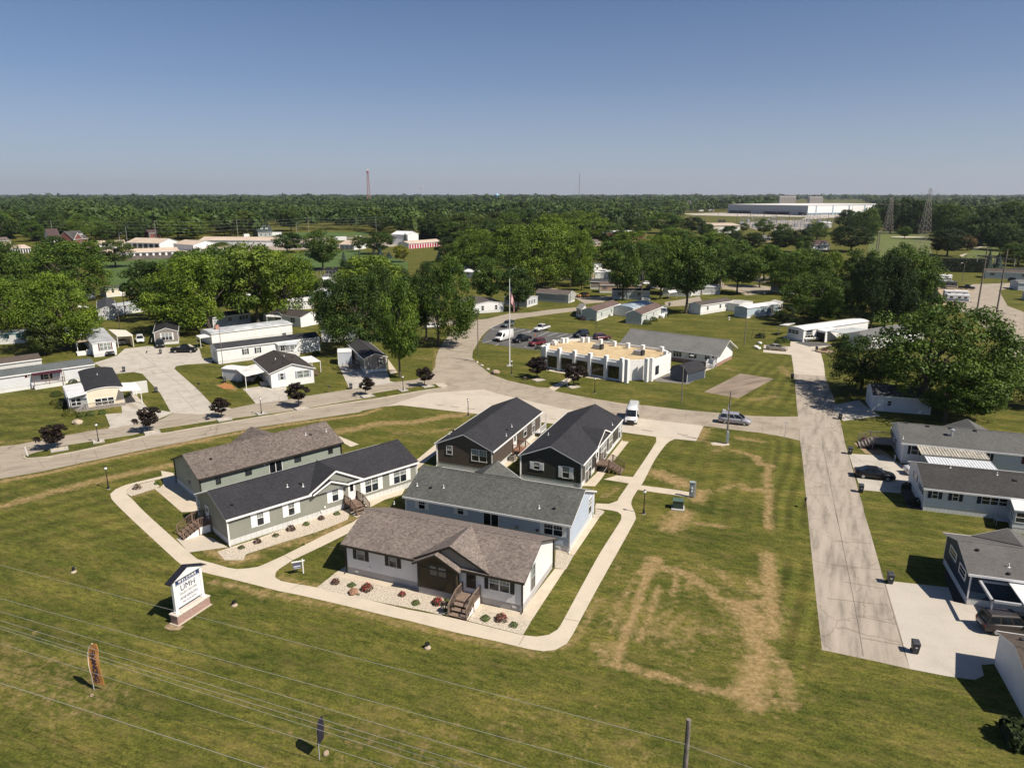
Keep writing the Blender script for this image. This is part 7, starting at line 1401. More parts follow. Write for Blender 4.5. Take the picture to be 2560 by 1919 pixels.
def tree(label, kind, x0, x1, yt, base, col='mid', name='tree', group=None, pale=False, cat='tree', rot=None, dx=0):
    """crown spans x0..x1 at its widest, top at row yt, trunk foot at base (photo pixels)"""
    bx, by = W(base); dist = math.hypot(bx, by); d = by*TC + CAM_H*TS; Rr = (x1-x0)/2*(d-4)/PF; Hh = height_at(base, yt)
    t = thing(name, label, cat, (bx, by),0, group); cm, tm = PROTO[kind]; rot = tr_rng.uniform(0,6.28) if rot is None else rot
    k = tr_rng.uniform(.9,1.12); c_ = GREENS[col]
    # crown centre from the crown's middle pixel, seen at mid height
    o = bpy.data.objects.new('trunk', tm); COL.objects.link(o); o.parent = t; o.scale = (Rr,Rr,Hh); o.rotation_euler = (0,0,rot)
    cx_ = W(((x0+x1)/2, base[1]))[0] - bx
    c = bpy.data.objects.new('crown', cm); COL.objects.link(c); c.parent = t; c.scale = (Rr,Rr,Hh); c.rotation_euler = (0,0,rot); c.color = (c_[0]*k, c_[1]*k, c_[2],1); c.location = (max(-Rr*.5, min(Rr*.5, cx_)),0,0)
    return t
# --- cluster beside the boulevard homes
tree('bright green broad tree over the teal trimmed homes', 'full', 62,248,690, B0(752,893), 'bright')
tree('bright green tree cut by the frame, first of the tree row', 'full', -85,105,700,(20,850), 'bright')
tree('willowy dull green tree beside the teal trimmed home', 'willow', 72,160,783, B0(520,960), 'olive')
tree('large dark green tree behind the bright ones near the storage roofs', 'full', 66,270,606,(165,752), 'mid')
tree('mid green tree at the frame edge under the tan storage roof', 'irregular', -45,82,632,(15,790), 'mid')
tree('dark green tree standing next to the brightest crowns by the cream wing', 'round', 318,430,655,(375,800), 'dark')
tree('bright tree behind the metal roofed home with pale bark', 'full', 360,545,642, B1(390,695), 'bright')
tree('bright tree with several trunks beside the ranch home', 'round', 545,720,612, B1(950,605), 'lime')
tree('tall bright tree behind the ranch home near the light blue one', 'full', 640,792,628,(715,800), 'bright')
tree('deep green tree behind the many trunked bright one', 'round', 470,610,618,(540,770), 'mid')
tree('bright tree filling the gap between the two widest crowns', 'broad', 430,600,640,(500,800), 'bright')
tree('leaning tree with thin dark trunk by the light blue home', 'lean', 690,806,692, B1(1400,372), 'lime')
tree('rounded bright tree standing alone on the far lawn', 'oval', 764,852,577, A1(1310,1172), 'mid')
tree('small dark tree by the tan storage roof on the far lawn', 'round', 686,758,582, A1(930,985), 'dark')
tree('dark tree near the storage yard trailers', 'round', 912,984,580, A1(1900,1000), 'dark')
tree('grey green spindly tree near the storage yard fence', 'irregular', 880,915,590, A1(1700,975), 'olive')
tree('small golden green round tree on the storage lawn', 'round', 985,1024,613, A1(2172,1085), 'yellow')
tree('sparse grey tree in front of the tan storage roofs', 'irregular', 530,590,606, A1(290,1000), 'olive')
tree('pale green thin tree by the red doored storage row', 'irregular', 185,258,620,(222,690), 'olive')
for p, x0, x1, yt, l in ((A1(1530,1105),850,870,628,'blue spruce on the far lawn beside the rounded bright tree'),(A1(1920,1035),940,962,618,'blue green spruce between dark trees at the storage lawn'),(A1(1860,1010),925,945,622,'first grey spruce at the storage lawn'),(A1(2000,1040),960,985,630,'grey spruce next to the golden green tree'),(A1(1690,1050),890,905,628,'thin grey spruce at the storage lawn'),(A2(430,1075),1084,1117,622,'silver blue spruce in front of the dark tree by the lawn'),(A2(60,935),1002,1026,583,'blue spruce beside the pink doored storage row')): tree(l, 'spruce', x0, x1, yt, p, 'blue', 'spruce')
# --- big trees round the taupe home
tree('tall conical dark tree with thick pale trunk at the junction', 'oval', 950,1052,700, B2(552,1305), 'mid')
tree('tall dark tree with straight trunk beside the junction road', 'full', 1062,1192,645, B2(992,942), 'mid', rot=1)
tree('dark tree half behind the straight trunked one at the road', 'round', 990,1092,690, B2(856,882), 'dark')
tree('big dark bluish tree shading the black edged white home', 'full', 800,965,690, B2(80,1010), 'dark')
tree('bright crowned tree above the dark trees by the junction', 'broad', 850,1005,640,(925,800), 'lime')
tree('dark leafy tree behind the conical one', 'full', 900,1010,668,(958,850), 'dark')
tree('bright green tree by the white porch home near the flagpole', 'oval', 1185,1262,648, B2(1600,470), 'mid')
tree('dark two stemmed tree behind the flagpole', 'round', 1245,1335,672, B2(1910,533), 'dark')
tree('massive dark trunked bright tree beyond the flagpole', 'full', 1252,1420,572, A2(1440,1355), 'bright')
tree('bright topped tall tree behind the massive one', 'broad', 1300,1430,560,(1370,668), 'bright')
tree('tall tree with pale trunk past the blue grey home', 'full', 1132,1252,582, A2(970,1095), 'mid')
tree('tall dark tree with slim trunk in front of the blue grey home', 'oval', 1130,1200,590, A2(745,1205), 'mid')
tree('bright tall tree with dark lower crown at the side street', 'full', 1404,1488,578, A2(1868,1335), 'bright')
tree('very dark round tree next to the silver spruce', 'round', 1088,1148,594, A2(490,1095), 'deep')
tree('dark cedar beside the pink doored storage row', 'pine', 1030,1108,552, A2(300,860), 'deep')
tree('dark cedar further along from the pink doored storage row', 'pine', 1085,1130,560, A2(480,850), 'deep')
tree('soft mid green tree in front of the green metal roof', 'broad', 1095,1195,553, A2(600,880), 'mid')
tree('dark pine poking up near the green metal roof', 'pine', 1190,1240,555, A2(920,900), 'dark')
tree('bright far tree under the wire row behind the massive one', 'broad', 1335,1410,535,(1372,625), 'bright')
tree('small slim tree on the lawn of the tan maroon shuttered home', 'cone', 1428,1474,668, A2(1930,1385), 'mid')
tree('pale trunked small tree at the side street bend', 'oval', 1395,1425,655, A2(1735,1285), 'mid')
# --- right centre park trees
tree('dark trunked tree in front of the shade streaked grey home', 'oval', 1514,1600,606, A3(240,1485), 'mid')
tree('tree with pale upright trunk by the brown bin', 'vase', 1608,1684,650, A3(640,1480), 'mid')
tree('double trunked large tree on the lawn by the long white home', 'vase', 1655,1788,600, A3(912,1630), 'mid')
tree('tall tree with thick short trunk beyond the double trunk', 'full', 1762,1838,612, A3(1275,1355), 'mid')
tree('spreading tree on pale trunk at the street bend', 'vase', 1815,1905,635, A3(1455,1425), 'mid')
tree('leaning dark trunked tree on the street island', 'lean', 1880,1948,612, A3(1695,1355), 'mid')
tree('feathery tree over the grey white porch home', 'broad', 1955,2062,622, A3(2090,1330), 'mid')
tree('dark small tree on the substation field', 'round', 1702,1758,543, A3(970,785), 'deep')
tree('dark tree behind the warehouse at the field', 'round', 1665,1702,540, A3(820,720), 'deep')
tree('mid green tree under the wires beside the field', 'broad', 1615,1702,532, A3(650,780), 'mid')
tree('bright tree in front of the white roofed hall far off', 'broad', 1538,1632,578, A3(330,1000), 'bright')
tree('bright tree just before the pale warehouse', 'broad', 1742,1822,580, A3(1190,1010), 'bright')
tree('mid green tree between the warehouse and the wires', 'full', 1620,1745,570, A3(760,1050), 'mid')
tree('dark tree in front of the white trailer, first of four', 'round', 1815,1856,582, A3(1430,960), 'deep')
tree('dark round tree beside the small white gable far off', 'round', 1856,1910,582, A3(1620,975), 'deep')
tree('dark tree left of the paired ones on the green strip', 'round', 1920,1985,577, A3(1880,975), 'deep')
tree('dark tree paired on the green strip near the far homes', 'round', 1972,2024,574, A3(2120,980), 'deep')
tree('young poplar like tree by the green strip', 'oval', 1886,1932,548, A3(1740,800), 'mid')
tree('thin young tree at the warehouse end', 'irregular', 1845,1872,558, A3(1520,770), 'olive')
tree('slender tree in front of the green strip', 'oval', 1905,1940,612, A3(1770,1100), 'mid')
tree('bright tree behind the shade streaked home', 'full', 1590,1670,612, A3(560,1250), 'mid')
tree('tall mid green tree between trunks by the far grey home', 'full', 1690,1800,620, A3(1080,1300), 'mid')
tree('leafy tree beyond the spreading street tree', 'full', 1820,1890,615, A3(1550,1200), 'mid')
tree('leafy bright tree above the jeep home maple', 'broad', 1985,2075,640,(2040,770), 'mid')
# --- right
tree('full round maple behind the jeep home', 'maple', 1960,2104,684, B4(1300,655), 'mid')
tree('dark round bushy tree at the porch of the jeep home', 'round', 1934,1986,765, B4(905,700), 'deep')
tree('big dark oak by the golf course edge', 'round', 2074,2176,566, A4(500,905), 'deep')
tree('bright broad tree in front of the dark oak', 'broad', 2092,2190,626,(2140,775), 'mid')
tree('tall airy tree over the conifers by the camper lot', 'maple', 2178,2320,614,(2252,800), 'mid')
tree('bright leafy tree in front of the golf fairway', 'broad', 2035,2105,630,(2072,760), 'bright')
for i, (p, x0, x1, yt, l) in enumerate(((B5(440,755),2125,2200,650,'dark conifer first in the row behind the jeep home'),(B5(600,745),2175,2245,645,'dark conifer second in the row behind the jeep home'),(B5(690,742),2205,2270,655,'dark conifer third in the row behind the jeep home'),(B5(930,640),2255,2318,672,'dark conifer at the camper lot side of the row'),(B5(1000,560),2285,2330,715,'low dark conifer closest to the clipped hedge'))): tree(l, 'full', x0-6, x1+8, yt-8, p, 'deep', 'conifer')
tree('huge bushy maple shading the garage and lane', 'maple', 2195,2500,762, C5(1040,140), 'mid')
tree('dark spreading tree over the lane in front of the garage', 'full', 2062,2215,846, B5(330,1460), 'dark')
tree('bright green tree at the frame edge behind the huge maple', 'full', 2455,2640,850, C5(1900,40), 'mid')
tree('lower dark tree between the huge maple and the frame', 'broad', 2400,2560,930, C5(1290,255), 'mid')
tree('lone round tree on the golf fairway', 'round', 2246,2274,566, A4(1030,775), 'mid')
tree('big dark tree beside the golf cart path', 'round', 2327,2412,572, A4(1450,950), 'deep')
tree('rusty tinted tree against the big dark golf tree', 'irregular', 2328,2360,590, A4(1350,930), 'rust')
tree('tree with russet leaves beyond the golf cart path', 'irregular', 2395,2440,590, A4(1650,890), 'rust')
for i, (p, x0, x1, yt, l, c) in enumerate(((A4(1850,850),2440,2505,555,'dark tree in the golf tree wall next to the cart path bend','dark'),(A4(1990,850),2480,2545,560,'tree in the golf tree wall nearer the frame edge','mid'),(A4(2150,960),2500,2580,575,'broad tree at the frame edge by the golf green','dark'),(A4(2050,900),2490,2530,590,'low dark tree on the golf green','deep'),(A4(1700,830),2405,2450,560,'round tree in the golf tree wall behind the path','mid'),(A4(1550,720),2370,2430,545,'tall tree rising behind the big dark golf tree','dark'),(A4(1290,700),2295,2345,540,'tree at the pylon foot behind the fairway','dark'),(A4(870,700),2185,2250,500,'tall tree standing left of the great pylon','dark'),(A4(1000,700),2228,2290,495,'tall tree just before the great pylon','dark'),(A4(1400,700),2330,2385,512,'tall tree just past the great pylon','mid'),(A4(640,700),2125,2190,530,'tree at the edge of the white factory field','mid'),(A4(560,680),2110,2150,528,'dark tree near the wooden pole group','dark'),(A4(740,740),2178,2195,574,'small round bush tree on the fairway edge','dark'))): tree(l, ('full','round','broad')[i%3], x0, x1, yt, p, c)
for p, x0, x1, yt, l in ((A4(1880,1065),2455,2482,627,'dark blue spruce first of the pair behind the beige home'),(A4(1960,1065),2478,2508,630,'dark blue spruce second of the pair behind the beige home'),(A4(1790,850),2425,2450,580,'slender spruce in the golf tree wall')): tree(l, 'spruce', x0, x1, yt, p, 'blue', 'spruce')
# trees that close the canopy of the park
for x0, x1, yt, by, kd, c, l in ((1225,1335,562,690,'broad','bright','bright tree behind the two stemmed dark one'),(1340,1445,545,655,'full','bright','tall bright tree between the wires and the massive one'),(1395,1492,588,690,'full','mid','mid green tree behind the side street tree'),(1480,1560,604,690,'round','mid','tree behind the white gabled far back home'),(1560,1650,606,700,'full','mid','canopy tree above the tan maroon shuttered home'),(1600,1700,590,672,'full','bright','bright canopy tree behind the double trunk'),(1690,1790,590,684,'full','mid','canopy tree behind the thick short trunk'),(1780,1880,600,690,'broad','mid','canopy tree above the spreading street tree'),(1860,1960,622,700,'broad','bright','bright canopy tree beside the leaning dark trunk'),(1925,2020,630,735,'full','mid','canopy tree over the grey white porch street'),(1640,1720,640,735,'round','dark','dark lower crown between the pale trunk and the double trunk'),(1725,1800,640,728,'full','dark','dark lower crown past the double trunk'),(1120,1200,590,672,'full','bright','bright tree at the silver spruce lawn'),(1150,1260,575,680,'full','bright','broad bright tree over the blue grey home'),(1040,1120,655,742,'full','dark','dark tree behind the straight trunked road tree'),(1180,1240,640,712,'round','mid','tree behind the bright one at the porch home'),
    (2012,2070,556,598,'full','mid','tree behind the bungalow by the wooden pole group'),(2085,2142,525,584,'full','dark','tree first behind the wooden pole group'),(2140,2198,523,588,'full','mid','tree second behind the wooden pole group'),(2195,2255,505,583,'full','dark','tree wall crown between the two pylons'),(2260,2330,500,585,'full','dark','tree wall crown just past the great pylon'),(2330,2420,512,600,'full','mid','tree wall crown above the rusty tree'),(2420,2500,520,606,'full','dark','tree wall crown over the cart path bend'),(2490,2580,505,600,'full','mid','tree wall crown at the frame edge'),(2380,2450,545,612,'full','mid','lower tree wall crown by the cart path'),(2460,2540,560,625,'full','dark','lower tree wall crown near the frame'),(2500,2590,610,665,'full','mid','tree over the beige home at the frame'),
    (2100,2200,655,770,'full','deep','dark tree behind the conifer row'),(2185,2260,648,790,'full','deep','dark tree in the middle of the conifer row'),(2060,2130,700,790,'full','dark','dark tree beside the maple behind the jeep home'),(2250,2325,705,788,'full','deep','dark tree by the clipped hedge end'),(2310,2350,640,690,'round','mid','round tree at the hedge row end'),
    (250,330,600,668,'broad','olive','olive tree at the storage lawn behind the bright row'),(-30,60,600,700,'full','mid','tree at the frame edge below the tan storage row'),(100,190,592,672,'full','dark','dark tree before the red doored row end'),(420,520,628,720,'full','mid','mid green tree behind the bright row'),(560,650,616,700,'full','bright','bright tree behind the many trunked one'),(700,790,650,745,'full','mid','mid green tree behind the light blue home'),(850,930,650,745,'full','dark','dark tree behind the lime crown'),(900,985,640,720,'full','mid','mid green tree behind the conical one'),(960,1040,668,760,'full','dark','dark tree at the white sedan drive'),(780,850,700,800,'round','dark','dark tree shading the black edged home end'),
    (1240,1300,540,600,'broad','mid','crown under the wires above the two stemmed tree'),(1300,1350,535,598,'round','dark','dark crown beside the green metal barn'),(1420,1480,545,600,'full','dark','dark crown beside the white flat hall'),(1500,1560,560,625,'broad','mid','crown in front of the white flat hall'),(1560,1620,545,600,'round','dark','dark crown between the wires and the flat hall'),(1745,1790,560,612,'round','mid','crown behind the warehouse trailer'),(1800,1850,565,612,'round','dark','dark crown at the substation edge'),(1930,1985,560,610,'full','mid','crown over the green strip near the substation'),(1985,2030,590,640,'round','mid','crown at the end of the green strip')):
    tree(l, kd, x0, x1, yt, ((x0+x1)/2, by), c)
# --- purple leaved ornamental plums
for p, x0, x1, yt, l in ((C0(618,692),104,168,1065,'purple plum tree by the marker post end of the median'),(C0(1595,508),346,403,1020,'purple plum tree on the median opposite the cream home drive'),(C1(620,112),527,578,997,'purple plum tree on the median opposite the mailbox lawn'),(B1(1415,1545),717,777,958,'purple plum tree on the median opposite the stained carport home'),(B2(160,1512),899,938,945,'purple plum tree on the median opposite the taupe home drive'),(B2(835,1405),1041,1086,919,'purple plum tree at the junction end of the median'),(B3(105,1312),1318,1371,893,'purple plum tree nearest the flagpole lawn'),(B3(525,1402),1406,1464,910,'purple plum tree in front of the parapet building windows')): 
    t = tree(l, ('plum','plum2')[x0 % 2], x0, x1, yt, p, 'plum', 'plum_tree', 'purple plum trees')
    if l.find('median') > 0: t.location.z = .13
for f, p, l in ((C0,(635,705),'gravel bed round the plum tree at the marker post end'),(C0,(1620,525),'gravel bed round the plum tree opposite the cream home drive'),(C1,(650,140),'gravel bed round the plum tree opposite the mailbox lawn'),(B1,(1450,1580),'gravel bed round the plum tree opposite the stained carport home'),(B2,(180,1530),'gravel bed round the plum tree opposite the taupe drive'),(B2,(870,1415),'gravel bed round the plum tree at the junction end'),(B3,(120,1335),'stone bed round the plum tree nearest the flagpole lawn'),(B3,(520,1415),'stone bed round the plum tree at the parapet windows')):
    x, y = W(f(*p)); t = thing('planter_edge', l, 'planter', (x, y, .137 if f is not B3 else 0), R(34), 'stone edged beds'); b = MB()
    for (a,c,d,e) in ((-1.1,1.1,-.85,-.7),(-1.1,1.1,.7,.85),(-1.1,-.95,-.7,.7),(.95,1.1,-.7,.7)): b.box(a,c,d,e,0,.13)
    b.build('stone_border', sk_grey, t); b = MB(); b.box(-.95,.95,-.7,.7,0,.08); b.build('gravel_fill', gravel_m, t)
# ------------------------------------------------------------------ shrubs
def shrub_mesh(name, seed, n=420, leaf=.13, flat=.85, flower=0.0):
    rs = np.random.RandomState(seed); d = unit(rs.normal(size=(n,3))); d[:,2] = np.abs(d[:,2])*1.0-.08; r = rs.uniform(.6,1.0,n)**.5*(1+.1*np.sin(4*np.arctan2(d[:,1],d[:,0])+seed)); C = d*r[:,None]; C[:,2] = np.maximum(C[:,2]*flat,.02)
    me = quads_mesh(name, C, unit(d+rs.normal(size=d.shape)*.5), rs.uniform(.6,1.1,n)*leaf, rs.uniform(.1,.9,n), LEAF, 1.0, rs); return me
SH = {'box': shrub_mesh('foliage', 31), 'rose': shrub_mesh('foliage', 32,330,.15,1.1), 'hedge': shrub_mesh('foliage', 33,800,.09,.8), 'spiky': shrub_mesh('foliage', 34,260,.16,1.2)}
def flower_mesh(seed, n=75):
    rs = np.random.RandomState(seed); d = unit(rs.normal(size=(n,3))); d[:,2] = np.abs(d[:,2]); C = d*rs.uniform(.85,1.1,n)[:,None]; C[:,2] *= 1.15; return quads_mesh('blossom', C, unit(d+rs.normal(size=d.shape)*.3), rs.uniform(.6,1.2,n)*.13, rs.uniform(.3,.8,n), LEAF, 1.0, rs)
FLW = flower_mesh(41); bush_stem = MB(); bush_stem.tube((0,0,-.05),(0,0,.5),.07,.03,6); BS = bush_stem.build('stem', bark); BSM = BS.data; bpy.data.objects.remove(BS)
def shrub(label, p, r, kind='box', col=(.045,.085,.016), name='shrub', flower=None, hs=1.0, group=None, cat='shrub', sx=1.0, rz=None):
    t = thing(name, label, cat, W(p) if p[1] > 400 else p, 0, group)
    s_ = bpy.data.objects.new('stem', BSM); COL.objects.link(s_); s_.parent = t; s_.scale = (r,r,r)
    o = bpy.data.objects.new('foliage', SH[kind]); COL.objects.link(o); o.parent = t; o.scale = (r*sx,r,r*hs); o.color = (*col,1); o.rotation_euler = (0,0,tr_rng.uniform(0,6.28) if rz is None else rz)
    if flower:
        q = bpy.data.objects.new('blossom', FLW); COL.objects.link(q); q.parent = t; q.scale = (r*.95,r*.95,r*hs); q.color = (*flower,1); q.rotation_euler = (0,0,tr_rng.uniform(0,6.28))
    return t
red_f = (.42,.03,.04); barb = (.07,.035,.028); boxg = (.07,.115,.018)
for p, r, k, c, f, l in ((D2(820,1000),.45,'rose',(.06,.045,.03),(.16,.05,.05),'reddish rose shrub at the lawn corner of the gravel bed'),(D2(1010,1030),.42,'box',boxg,None,'green ball shrub below the first red rose'),(D2(1185,1075),.6,'rose',(.06,.05,.025),red_f,'largest red rose bush in front of the white show home'),(D2(1590,1140),.38,'rose',(.05,.05,.025),red_f,'small red rose bush under the dark bay'),(D2(1748,1235),.42,'box',boxg,None,'green ball shrub under the dark bay'),(D3(340,1050),.56,'rose',(.055,.045,.025),red_f,'red rose bush beside the wooden steps'),(D3(890,1230),.46,'box',boxg,None,'green ball shrub on the far side of the wooden steps'),(D3(1075,1240),.58,'rose',(.055,.05,.025),(.3,.04,.05),'red rose bush between two green balls past the steps'),(D3(1215,1305),.42,'box',boxg,None,'green ball shrub at the end of the gravel bed'),(D3(430,1130),.25,'spiky',boxg,None,'tiny green plant under the planter stand'),(D2(1085,1135),.16,'spiky',boxg,None,'tiny green tuft next to the brown boulder'),
    (C1(845,1610),.38,'box',(.06,.075,.02),None,'first small green shrub along the sage home bed'),(C1(1030,1545),.45,'rose',barb,None,'first reddish barberry along the sage home bed'),(C1(1240,1470),.38,'box',(.06,.08,.02),None,'second small green shrub along the sage home bed'),(C1(1415,1400),.55,'rose',barb,None,'largest reddish barberry along the sage home bed'),(C1(1590,1340),.42,'box',boxg,None,'third small green shrub along the sage home bed'),(C1(1765,1275),.42,'rose',barb,None,'third reddish barberry along the sage home bed'),(C1(1945,1220),.42,'box',boxg,None,'last green shrub along the sage home bed by the steps'),
    (C0(1460,1110),.55,'spiky',(.09,.06,.035),None,'brown spiky shrub on the gravel at the walk bend'),(C0(1670,1060),.4,'box',boxg,None,'green shrub at the shaded corner of the grey green show home'),
    (C0(600,125),1.1,'hedge',(.05,.075,.015),None,'round dark green shrub first of the row at the cream ramp home'),(C0(590,210),1.0,'hedge',(.085,.095,.018),None,'golden green shrub second of the row at the cream ramp home'),(C0(640,250),.9,'hedge',(.085,.095,.018),None,'golden green shrub third of the row at the cream ramp home'),(C0(740,325),1.25,'hedge',(.10,.11,.018),None,'wide golden shrub at the corner of the cream ramp home'),(C0(860,345),.8,'spiky',(.06,.09,.02),None,'leafy perennials beside the golden shrub'),(C0(960,335),.8,'spiky',(.07,.11,.03),None,'pale green lilies along the ramp railing'),(C0(1085,315),.7,'spiky',(.07,.12,.03),None,'bright lilies at the end of the ramp railing'),(C0(700,240),1.5,'hedge',(.02,.03,.01),None,'tall dark shrub in the shade of the sunroom wall'),
    (B0(840,1270),.9,'hedge',(.02,.035,.01),None,'narrow dark evergreen between the maroon awning and the cream home'),(B1(1040,620),.9,'box',boxg,None,'green ball shrub at the ranch home porch'),(B1(1165,630),.95,'box',boxg,None,'second green ball shrub at the ranch home porch'),(B1(1615,945),1.0,'hedge',(.04,.07,.015),None,'green shrub at the end of the black shuttered home'),(B1(1270,610),.7,'spiky',(.04,.06,.02),None,'leafy shrub between the ranch porch posts'),
    (B3(625,645),1.1,'rose',(.06,.03,.03),None,'purple barberry at the corner of the bend home'),(B3(755,650),1.1,'hedge',(.06,.10,.02),None,'green shrub at the front corner of the bend home'),(B3(905,605),1.3,'hedge',(.09,.13,.025),None,'bright green shrub along the bend home side'),(B3(1360,690),1.6,'hedge',(.035,.06,.012),None,'big dark shrub at the corner of the sunlit brown roofed home'),(B3(1440,655),1.5,'hedge',(.04,.07,.014),None,'big green shrub near the screened porch'),(B3(1590,600),1.0,'hedge',(.035,.05,.015),None,'dark shrub beside the screened porch post'),
    (B4(545,615),1.2,'hedge',(.2,.2,.02),None,'yellow ball shrub first beside the pale blue home'),(B4(615,595),1.25,'hedge',(.2,.2,.02),None,'yellow ball shrub second beside the pale blue home'),(B4(650,845),1.4,'hedge',(.04,.07,.015),None,'leafy shrub behind the garden swing'),(B4(860,905),1.2,'hedge',(.055,.09,.018),None,'clipped shrub first at the jeep home corner bed'),(B4(935,900),1.3,'hedge',(.055,.09,.018),None,'clipped shrub second at the jeep home corner bed'),(B4(1440,985),.9,'spiky',(.09,.12,.03),None,'pale leafy plants behind the flower ring'),(B4(1385,1005),.8,'spiky',(.10,.05,.05),None,'dusty red plants inside the flower ring'),
    (C5(375,490),.8,'rose',(.05,.06,.03),(.25,.03,.2),'magenta flowering shrub first beside the grey wooden deck'),(C5(430,550),.7,'rose',(.05,.06,.03),(.28,.03,.2),'magenta flowering shrub second beside the grey wooden deck'),(C5(870,1010),.7,'spiky',(.03,.03,.02),None,'dark thorny shrub at the corner of the dark roofed home'),(C5(950,1200),.8,'spiky',(.04,.04,.02),None,'dark shrub in the bark bed of the dark roofed home'),
    (D2(455,560),.2,'spiky',boxg,None,'weed tuft at the edge of the sage home bed'),(B2(2140,980),.8,'hedge',(.02,.03,.01),None,'dark narrow shrub at the parapet building corner'),(B3(300,1200),.6,'spiky',(.035,.03,.02),None,'low dark shrub first under the amber windows'),(B3(960,1300),.7,'spiky',(.035,.035,.02),None,'low dark shrub last under the amber windows'),(B3(790,1265),.6,'spiky',(.035,.035,.02),None,'low dark shrub in the middle under the amber windows')):
    shrub(l, p, r, k, c, 'rose_bush' if f == red_f else 'shrub', f, hs=1.05 if k != 'hedge' else 1.15)
def hedge(label, a, b, w_, h, col):
    a, b = Vector(W(a)), Vector(W(b)); d = b-a; L = d.length; n = int(L*w_*14*(1 if w_ < 3 else .6)) + 600; rs = np.random.RandomState(int(L*10)); u = rs.uniform(0,L,n); th_ = rs.uniform(0,math.pi,n); rr = rs.uniform(.8,1.05,n)
    C = np.stack([u, np.cos(th_)*w_/2*rr, np.maximum(.05, np.sin(th_)**.6*h*rr)],1); Nn = unit(np.stack([np.zeros(n),np.cos(th_),np.sin(th_)],1)+rs.normal(size=(n,3))*.5); t = thing('hedge', label, 'hedge', tuple(a), math.atan2(d.y,d.x)); me = quads_mesh('foliage', C, Nn, rs.uniform(.6,1.1,n)*.28, rs.uniform(.1,.9,n), LEAF, 1.0, rs)
    o = bpy.data.objects.new('foliage', me); COL.objects.link(o); o.parent = t; o.color = (*col,1); b_ = MB(); b_.box(.1,L-.1,-w_*.36,w_*.36,0,h*.85); b_.build('branch_core', mat('hedge twigs', (.012,.018,.008),.95), t); return t
hedge('clipped green hedge running beside the campers', B5(1035,225), B5(1215,455),4.0,2.4,(.06,.09,.016)); hedge('dark dense hedge row behind the camper lot', A4(1230,1095), A4(1830,1110),6,7.5,(.03,.05,.012)); hedge('dark trimmed hedge at the bottom corner by the white walled home', D7(1960,1290), D7(2500,1380),2.4,1.5,(.03,.045,.012))
# ------------------------------------------------------------------ far structures
tan_r = mat('tan metal roof', (.50,.40,.31),.6, var=.1, scale=.2); red_d = mat('red door', (.30,.02,.03),.5); pink_d = mat('rose door', (.36,.035,.07),.5); conc_w = concrete('far wall', (.42,.38,.34),.1,.2)
def shedrow(label, p0, p1, D, h, rise, n, door, fence=False, ang=None, L=None, wallm=None, roofm=None, cat='storage building', name='storage_building'):
    p0, p1 = W(p0),(W(p1) if p1 else None); H = House(name, label, cat, p0, p1, D=D, h=h, rise=rise, skirt=0, wall=wallm or s_pure, roof=roofm or tan_r, over=.4, gable=.3, ang=ang, L=L)
    dk = mat('dark grey door', (.06,.05,.05),.6)  # dark grey for the fenced row's doors after the red ones
    for i in range(n): u = H.L*(i+.5)/n; b = MB(); H.slab(b, 'f', u-H.L/n*.33, u+H.L/n*.33,0, h*.78,0,.08); H.part('roller_door', b, dk if fence and i > 1 else door)
    return H
shedrow('tan roofed storage row with white posts at the frame edge', A0(-60,1010), A0(330,985),14,3.2,1.6,14, mat('dark door', (.05,.045,.045),.6))
H = shedrow('longest tan roofed storage row with red doors behind the grey fence', A0(1075,1060), A0(1905,1025),13,3.4,1.6,12, red_d, True)
shedrow('tan roofed storage row standing behind the red doored one', A0(1060,955), A0(1340,945),14,3.6,2.0,8, s_pure); shedrow('tan roofed storage building with long slope behind the red doors', A0(1350,930), A0(1700,940),18,3.6,2.6,6, mat('dark door', (.05,.045,.045)))
shedrow('tan roofed storage gable between the tree and the cream roofs', A0(1850,950), A0(2060,965),18,3.8,2.2,5, s_pure)
shedrow('cream roofed storage row nearest the bright tree tops', A1(20,1010), A1(180,1020),24,3.6,2.2,4, s_pure); shedrow('long pale storage roof beyond the bright crowns', A1(0,905), A1(800,910),16,3.6,2.0,14, s_pure)
shedrow('pale storage roof between the small dark tree and the rounded one', A1(1050,930), A1(1180,935),16,3.6,2.0,4, s_pure); shedrow('tan hip roofed storage building past the rounded tree', A1(1490,950), A1(1640,955),14,3.4,2.2,3, conc_w)
shedrow('pink doored storage row seen at a slant by the silver spruce', A2(95,945), A2(440,915),10,3.6,1.2,13, pink_d)
H = House('workshop', 'white two storey workshop by the blue spruce', 'workshop', W(A1(2040,900)), W(A1(2211,905)), D=16, h=7.5, rise=2, skirt=0, wall=s_pure, roof=alu, over=.3, gable=.3)
t = thing('wooden_fence', 'grey wooden fence in front of the red doored storage row', 'fence', W(A0(830,1070)),0); a, b_ = Vector((*W(A0(830,1072)),0)), Vector((*W(A0(1920,1045)),0)); t.location = a; m_ = MB(); d = b_-a
m_.bar((0,0,1.0), tuple(d+Vector((0,0,1.0))),.08,2.0); m_.build('fence_panel', mat('grey fence wood', (.16,.14,.125),.9, var=.3, scale=.5), t)
m_ = MB()
for k in range(30): q = d*(k/29); m_.box(q.x-.08,q.x+.08,q.y-.12,q.y+.12,0,2.15)
m_.build('post_frame', mat('grey fence wood', (.16,.14,.125)), t)
